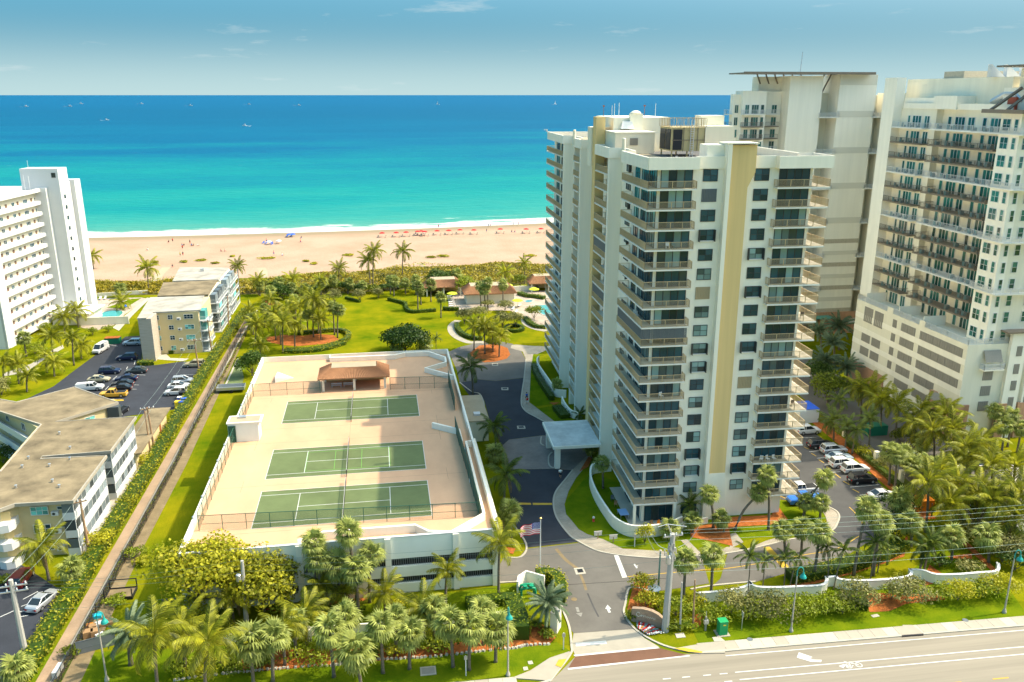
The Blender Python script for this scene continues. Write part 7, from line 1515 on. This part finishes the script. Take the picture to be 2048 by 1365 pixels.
# little garden plot in the lower left
yy=((0,1130),.1722)
t=thing('raised_bed','raised planting bed with a dark timber frame','raised bed',zz(yy,1410,350)); 
for a in ((-1.7,1.7,-1.2,-1.1),(-1.7,1.7,1.1,1.2),(-1.7,-1.6,-1.1,1.1),(1.6,1.7,-1.1,1.1)): part('board',MB().box(*a,0,.4),BLACK,t)
part('soil',MB().box(-1.6,1.6,-1.1,1.1,.05,.25),SOIL,t)
for sx in (-1.65,1.65): part('post',MB().box(sx-.06,sx+.06,-1.2,-1.08,.4,1.5),BLACK,t); part('post',MB().box(sx-.06,sx+.06,1.08,1.2,.4,1.5),BLACK,t)
part('top_rail',MB().box(-1.7,1.7,1.1,1.2,1.5,1.6).box(-1.7,-1.6,-1.1,1.1,1.5,1.6),BLACK,t)
for lab,u,v,s,mt in (('large cardboard box in the heap by the little garden',1030,830,(1.1,.9,.8),CARD),('cardboard box right of the large one',1110,820,(.9,.9,.8),CARD),('flattened cardboard box on the heap',1240,680,(1.5,1.2,.35),CARD),('small tan box at the top of the heap',1080,740,(.8,.7,.5),CARD)): boxthing('cardboard_box',lab,'box',zz(yy,u,v),s,mt,None,.3)
boxthing('plastic_tub','turquoise plastic tub beside the little garden','tub',zz(yy,1130,610),(1.0,.7,.4),M('turquoise_plastic',(.02,.50,.62),.5),None,.2)
boxthing('foam_box','white box in the heap by the little garden','box',zz(yy,1160,700),(.9,.7,.4),PWHITE,None,.5); boxthing('foam_box','white box at the lower end of the heap','box',zz(yy,1165,845),(.9,.6,.5),PWHITE,None,.7)
boxthing('orange_bag','orange bag on top of the cardboard heap','bag',zz(yy,1045,725),(.7,.6,.4),ORG,None,.1)
fence('grey screen fence closing the little garden',[at(155,1311),at(232,1290)],1.7,SHUT,netmat('grey_screen',(.16,.18,.19),.9),3.0)
fence('dark slatted fence panel before the garage corner',[at(327,1222),at(362,1218)],1.6,SHUT,netmat('dark_screen',(.10,.12,.15),.9),2.0)
# ---------------------------------------------------------------- beach and sea life
RED=M('red_canvas',(.62,.02,.02),.8); YG=M('lime_canvas',(.55,.62,.03),.8); BLUEC=M('blue_canvas',(.03,.12,.50),.8); LOUN=M('lounger_fabric',(.35,.28,.20),.8)
def umbrella(label,p,mat,group,rad=1.35,h=2.3,cat='umbrella',name='beach_umbrella'):
    t=thing(name,label,cat,p,0,group); part('pole',MB().tube([(0,0,0),(0,0,h)],.04,5),PWHITE,t); part('canopy',MB().lathe([(rad,h-.5),(rad*.98,h-.44),(rad*.55,h-.12),(.05,h+.05)],10),mat,t)
def lounger(label,p,rz,mat,group,name='sun_lounger'):
    t=thing(name,label,'sun lounger',p,rz,group); part('bed',MB().box(-.9,.35,-.32,.32,.28,.36),mat,t); part('backrest',MB().obox((.65,0,.58),(.8,.64,.07),0,0,R(-40)),mat,t)
    for x in (-.7,.4):
        for y in (-.26,.26): part('leg',MB().box(x-.03,x+.03,y-.03,y+.03,0,.28),PWHITE,t)
us=[(1007,117),(1095,115),(1156,112),(1228,107),(1250,105),(1272,109),(1348,103),(1420,101),(1490,97),(1576,98),(1740,92),(1900,92),(1992,90)]
for i,(u,v) in enumerate(us):
    p=at(440+u*.32227,430+(v+22)*.32227,.06); umbrella(f'{ordinal(i,13)} of the thirteen red umbrellas on the beach',p,RED,'red beach umbrellas')
    for j,dx in enumerate((-1.9,1.5)): lounger(f'{"left" if j==0 else "right"} lounger under the {ordinal(i,13)} red umbrella',Vector((p.x+dx,p.y-.8,.06)),R(80),LOUN,'loungers under the red umbrellas')
for i,(u,v,m_,l) in enumerate(((430,140,BLUEC,'blue umbrella near the waterline'),(453,138,BLUEC,'second blue umbrella near the waterline'),(305,185,PWHITE,'white umbrella beside the blue chairs group'),(365,180,PWHITE,'white umbrella right of the blue chairs group'))): umbrella(l,at(440+u*.32227,430+v*.32227,.06),m_,None,1.3,1.7)
for i,(u,v) in enumerate(((268,178),(285,180),(318,178),(322,186),(415,138),(440,137))): lounger(['leftmost blue beach chair of the group on the sand','second blue beach chair of the group','third blue beach chair of the group','nearest blue beach chair of the group','blue beach chair left of the waterline umbrellas','blue beach chair between the waterline umbrellas'][i],at(440+u*.32227,430+v*.32227,.06),R(70),BLUEC,None,'beach_chair')
for i,(u,v,l) in enumerate(((1290,690,'lime umbrella by the spa pool'),(1085,835,'lime umbrella on the open pool deck'),(275,745,'lime umbrella left of the blue pool'),(965,640,'lime umbrella behind the pool house'))): umbrella(l,zz(Y2,u,v),YG,None,1.7,2.5,'umbrella','pool_umbrella')
for i in range(6): lounger(f'{["nearest","second","third","fourth","fifth","furthest"][i]} white lounger in the row left of the blue pool',zz(Y2,275-6*i,830-24*i),R(0),PWHITE,'white loungers by the blue pool')
for i in range(5): lounger(f'{ordinal(i,5)} blue lounger along the terrace wall by the pool',zz(Y2,390+24*i,672-3*i),R(80),BLUEC if i%2 else PWHITE,'loungers along the terrace wall')
for i,(u,v) in enumerate(((960,655),(985,660),(1030,865),(1070,900),(1110,825))): lounger(['lounger behind the pool house','second lounger behind the pool house','lounger on the open pool deck','lounger at the front of the open pool deck','lounger right of the open deck umbrella'][i],zz(Y2,u,v),R(60),PWHITE,None)
for i,(u,v) in enumerate(((800,1115),(840,1112))): lounger(['left white lounger by the white tower sea wall','right white lounger by the white tower sea wall'][i],at(u*.2505,320+v*.2505,.06),R(90),PWHITE,None)
umbrella('closed blue umbrella by the white tower pool',at(1010*.2505,320+1220*.2505,.06),BLUEC,None,.4,2.4,'umbrella','pool_umbrella')
SKIN=M('skin',(.52,.31,.20),.6)
CL={'white':FW,'red':RED,'blue':BLUEC,'dark':M('dark_cloth',(.03,.03,.04),.8),'pink':M('pink_cloth',(.75,.30,.28),.8),'green':YG}
HAIR=M('dark_hair',(.05,.035,.025),.7)
_pers={}
def person_mesh(pose):
    if pose in _pers: return _pers[pose]
    if pose=='sit':
        v=[(0,0,.32),(0,.02,.55),(0,.03,.80),(0,.03,.92),(0,.02,1.05),(.2,.03,.80),(.26,-.08,.58),(.22,-.25,.42),(-.2,.03,.80),(-.26,-.08,.58),(-.22,-.25,.42),(.12,-.02,.30),(.14,-.45,.42),(.14,-.80,.12),(.14,-.92,.10),(-.12,-.02,.30),(-.14,-.45,.42),(-.14,-.80,.12),(-.14,-.92,.10)]
    else:
        s=.22 if pose=='walk' else .04
        v=[(0,0,.95),(0,0,1.15),(0,0,1.42),(0,0,1.53),(0,-.01,1.68),(.2,0,1.42),(.26,s*.7,1.12),(.26,-s*.2,.86),(-.2,0,1.42),(-.26,-s*.7,1.12),(-.26,-s*1.3,.88),(.11,0,.90),(.12,-s,.50),(.12,-s*.8,.08),(.12,-s*.8-.16,.04),(-.11,0,.90),(-.12,s,.50),(-.12,s*1.4,.08),(-.12,s*1.4-.16,.04)]
    e=[(0,1),(1,2),(2,3),(3,4),(2,5),(5,6),(6,7),(2,8),(8,9),(9,10),(0,11),(11,12),(12,13),(13,14),(0,15),(15,16),(16,17),(17,18)]
    me=bpy.data.meshes.new('body'); me.from_pydata(v,e,[]); me.materials.append(SKIN)
    _pers[pose]=(me,v); return _pers[pose]
RAD=[.15,.14,.15,.06,.115,.075,.05,.035,.075,.05,.035,.09,.065,.045,.035,.09,.065,.045,.035]
def person(label,p,top_,bottom,pose='stand',rz=0,group=None):
    me,v=person_mesh(pose); t=thing('person',label,'person',p,rz,group); b=link('body',me,t); b.modifiers.new('skin','SKIN')
    for i,r_ in enumerate(RAD): me.skin_vertices[0].data[i].radius=(r_,r_*.85)
    me.skin_vertices[0].data[0].use_root=True; s=b.modifiers.new('sub','SUBSURF'); s.levels=1; s.render_levels=1
    V=[Vector(q) for q in v]
    part('shirt',MB().tube([V[0]+Vector((0,0,.05)),V[1],V[2],V[2]+Vector((0,0,.08))],[.19,.19,.21,.09],10).tube([V[5],V[5].lerp(V[6],.7)],[.10,.085],7).tube([V[8],V[8].lerp(V[9],.7)],[.10,.085],7),CL[top_],t,smooth=True)
    part('shorts',MB().tube([V[0]+Vector((0,0,.08)),V[0]-Vector((0,0,.05))],[.185,.19],10).tube([V[11],V[11].lerp(V[12],.75)],[.125,.11],8).tube([V[15],V[15].lerp(V[16],.75)],[.125,.11],8),CL[bottom],t,smooth=True)
    c=V[4]; part('hair',MB().lathe([(.08,-.06),(.125,.0),(.12,.08),(.05,.13)],9,(c.x,c.y+.02,c.z+.03)),HAIR,t,smooth=True)
person('person in white shirt walking on the shaded drive',at(860+790*.3298,660+898*.3298,.05),'white','dark','walk',2.8)
person('person in blue shirt on the paver walk by the drive',at(860+586*.3298,660+428*.3298,.06),'blue','dark','walk',.3)
person('person in red on the paver walk by the drive',at(860+590*.3298,660+455*.3298,.06),'red','white','walk',.3)
person('person in pink at the hedge corner of the entrance road',at(1272,1172,.05),'pink','blue','walk',1.6)
bp_=[(1348,662,'dark','sit','person sitting near the water on the left beach'),(1380,658,'red','stand','person standing near the water on the left beach'),(1455,690,'blue','sit','person sitting left in the beach group'),(1470,688,'dark','sit','second person sitting in the beach group'),(1518,672,'dark','stand','person standing in the left beach group'),(1530,688,'blue','sit','person sitting beside the standing one'),(1545,690,'dark','sit','person in dark sitting in the beach group'),(1580,688,'white','sit','person sitting at the right of the beach group'),(1440,772,'green','stand','person in green standing on the dry sand'),(1462,768,'dark','stand','person in dark standing on the dry sand'),(1458,715,'red','stand','person alone below the beach group'),(1765,735,'pink','sit','left of two people sitting on the sand'),(1795,735,'pink','sit','right of two people sitting on the sand'),(1378,858,'dark','sit','person sitting by the dune plants'),(1180,725,'white','sit','person lying low on the left sand')]
for u,v,c,po,l in bp_: person(l,at(u*.2505,320+v*.2505,.06),c,'dark' if c!='dark' else 'red',po,rnd.uniform(0,6))
bp2=[(290,172,'pink','stand','person standing in the blue chairs group'),(355,172,'red','sit','person sitting under the right white umbrella'),(505,148,'dark','sit','person sitting alone near the water'),(500,172,'red','sit','person in red sitting on the open sand'),(385,255,'white','sit','person sitting above the dune patch'),(335,250,'pink','stand','person standing faint above the dune patch'),(1356,82,'red','stand','person standing at the waterline left of the others'),(1668,75,'dark','stand','left person of the pair at the waterline'),(1678,75,'red','stand','right person of the pair at the waterline'),(1820,66,'dark','stand','person at the waterline near the tower'),(1853,66,'red','stand','person at the waterline closest to the tower'),(1655,110,'dark','stand','person walking between the red umbrellas'),(1810,110,'dark','sit','left of the pair sitting between umbrellas'),(1830,110,'pink','sit','right of the pair sitting between umbrellas'),(1215,122,'dark','sit','person sitting under the clustered red umbrellas'),(1265,122,'white','sit','second person under the clustered red umbrellas')]
for u,v,c,po,l in bp2: person(l,at(440+u*.32227,430+v*.32227,.06),c,'blue',po,rnd.uniform(0,6))
def boat(label,u,v,L_,sail=False,rz=0):
    p=at(u,v,-.1); t=thing('sailing_boat' if sail else 'motor_boat',label,'boat',(p.x,p.y,-.12),rz)
    s=[(-.5,.16,.12),(-.2,.19,.12),(.2,.17,.13),(.42,.08,.15),(.5,.01,.17)]
    part('hull',loft([[(x*L_,-w*L_*.6,0),(x*L_,-w*L_,h_*L_),(x*L_,w*L_,h_*L_),(x*L_,w*L_*.6,0)] for x,w,h_ in s]),PWHITE,t)
    if sail: part('mast',MB().tube([(0,0,0),(0,0,L_*1.1)],L_*.012,5),METAL,t); part('sail',MB().add([(-.02*L_,0,L_*.15),(-.45*L_,.05*L_,L_*.18),(0,0,L_*1.08),(-.02*L_,.02*L_,L_*.15),(-.45*L_,.07*L_,L_*.18)],[(0,1,2),(3,2,4),(0,3,4,1)]),PWHITE,t)
    else: part('cabin',MB().box(-.2*L_,.15*L_,-.12*L_,.12*L_,L_*.12,L_*.34),PWHITE,t); part('windscreen',MB().box(.15*L_,.17*L_,-.11*L_,.11*L_,L_*.18,L_*.30),CARG,t); part('hardtop',MB().box(-.3*L_,.12*L_,-.14*L_,.14*L_,L_*.40,L_*.43),PWHITE,t)
    part('wake',MB().add([(-.5*L_,-.1*L_,.1),(-.5*L_,.1*L_,.1),(-1.6*L_,.4*L_,.06),(-1.6*L_,-.4*L_,.06)],[(0,1,2,3)]),FW,t)
for l,u,v,L_,s,rz in (('small white boat furthest left on the sea',52,214,22,False,0),('second white boat from the left on the sea',140,213.5,22,False,0),('small white boat just right of the second boat',162,208.5,24,False,0),('larger white boat nearest on the left sea',214,241,10,False,.3),('small boat on the dark water left of centre',283,208.5,24,False,0),('white boat with foam left of centre on the sea',381,212,22,False,0),('tiny boat in the middle left of the sea',498,209.5,22,False,0),('white boat in the middle of the sea',598,211.5,22,False,0),('white sail boat right of the middle of the sea',876,210,22,True,0),('speedboat with a foam wake nearest the beach',489,252.5,9,False,3.0),('white sail boat near the tower roof',1111,209.5,22,True,.4)): boat(l,u,v,L_,s,rz)
# furniture on the tower balconies and patio
CHW=M('white_plastic',(.75,.75,.72),.5)
def chair(label,loc,rz,mat,group='patio and balcony chairs'):
    t=thing('chair',label,'chair',loc,rz,group); part('seat',MB().box(-.25,.25,-.25,.25,.40,.45),mat,t); part('backrest',MB().box(-.25,.25,.21,.25,.45,.90),mat,t)
    for x in (-.22,.22):
        for y in (-.22,.22): part('leg',MB().box(x-.025,x+.025,y-.025,y+.025,0,.40),mat,t)
Rt=Matrix.Translation((34.95,106.95,0))@Matrix.Rotation(R(-1.6),4,'Z')
for k,x,y,mt,l in ((2,19.6,.85,CHW,'left white chair on a low right balcony'),(2,20.6,.85,CHW,'middle white chair on a low right balcony'),(2,21.6,.85,CHW,'right white chair on a low right balcony'),(14,3.4,.8,CHW,'left white chair on an upper front balcony'),(14,4.3,.8,SEAT,'teal chair on an upper front balcony'),(10,.8,5.5,CHW,'left white chair on the corner balcony above the shutter'),(10,.8,6.4,CHW,'right white chair on the corner balcony above the shutter'),(13,.8,4.6,BRONZE,'dark chair on the long side balcony'),(13,.8,3.4,BRONZE,'second dark chair on the long side balcony'),(10,24.4,2.2,BRONZE,'dark chair on a right corner balcony'),(5,24.4,2.2,BRONZE,'dark chair on a lower right corner balcony'),(6,3.6,.8,CHW,'pale chair on a middle front balcony')):
    chair(l,Rt@Vector((x,y,FZ[k]+.02)),rnd.uniform(-.6,.6),mt)
for x,y,mt,l in ((2.9,-.3,CARD,'tan chair on the ground patio of the tower'),(4.0,-.4,ORG,'orange chair on the ground patio of the tower'),(5.0,-.3,CHW,'pale chair on the ground patio of the tower'),(-.9,6.5,CARD,'tan chair on the side patio of the tower'),(-.9,8.4,SHUT,'dark chair on the side patio of the tower')): chair(l,Rt@Vector((x,y,.06)),rnd.uniform(-.5,.5),mt)
part_=struct('patio',MB().prism([(v.x,v.y) for v in [Rt@Vector(q) for q in ((-.3,-.6,0),(6.9,-.6,0),(6.9,1.4,0),(1.65,1.4,0),(1.65,13,0),(-.3,13,0))]],.0,.055),CONCL)
t=thing('patio_table','glass topped table with blue cover on the side patio','table',Rt@Vector((-.6,3.2,.06))); part('top',MB().box(-.7,.7,-1,1,.7,.76),M('blue_cloth',(.25,.38,.60),.7),t); [part('leg',MB().box(x-.04,x+.04,y-.04,y+.04,0,.7),METAL,t) for x in (-.6,.6) for y in (-.9,.9)]
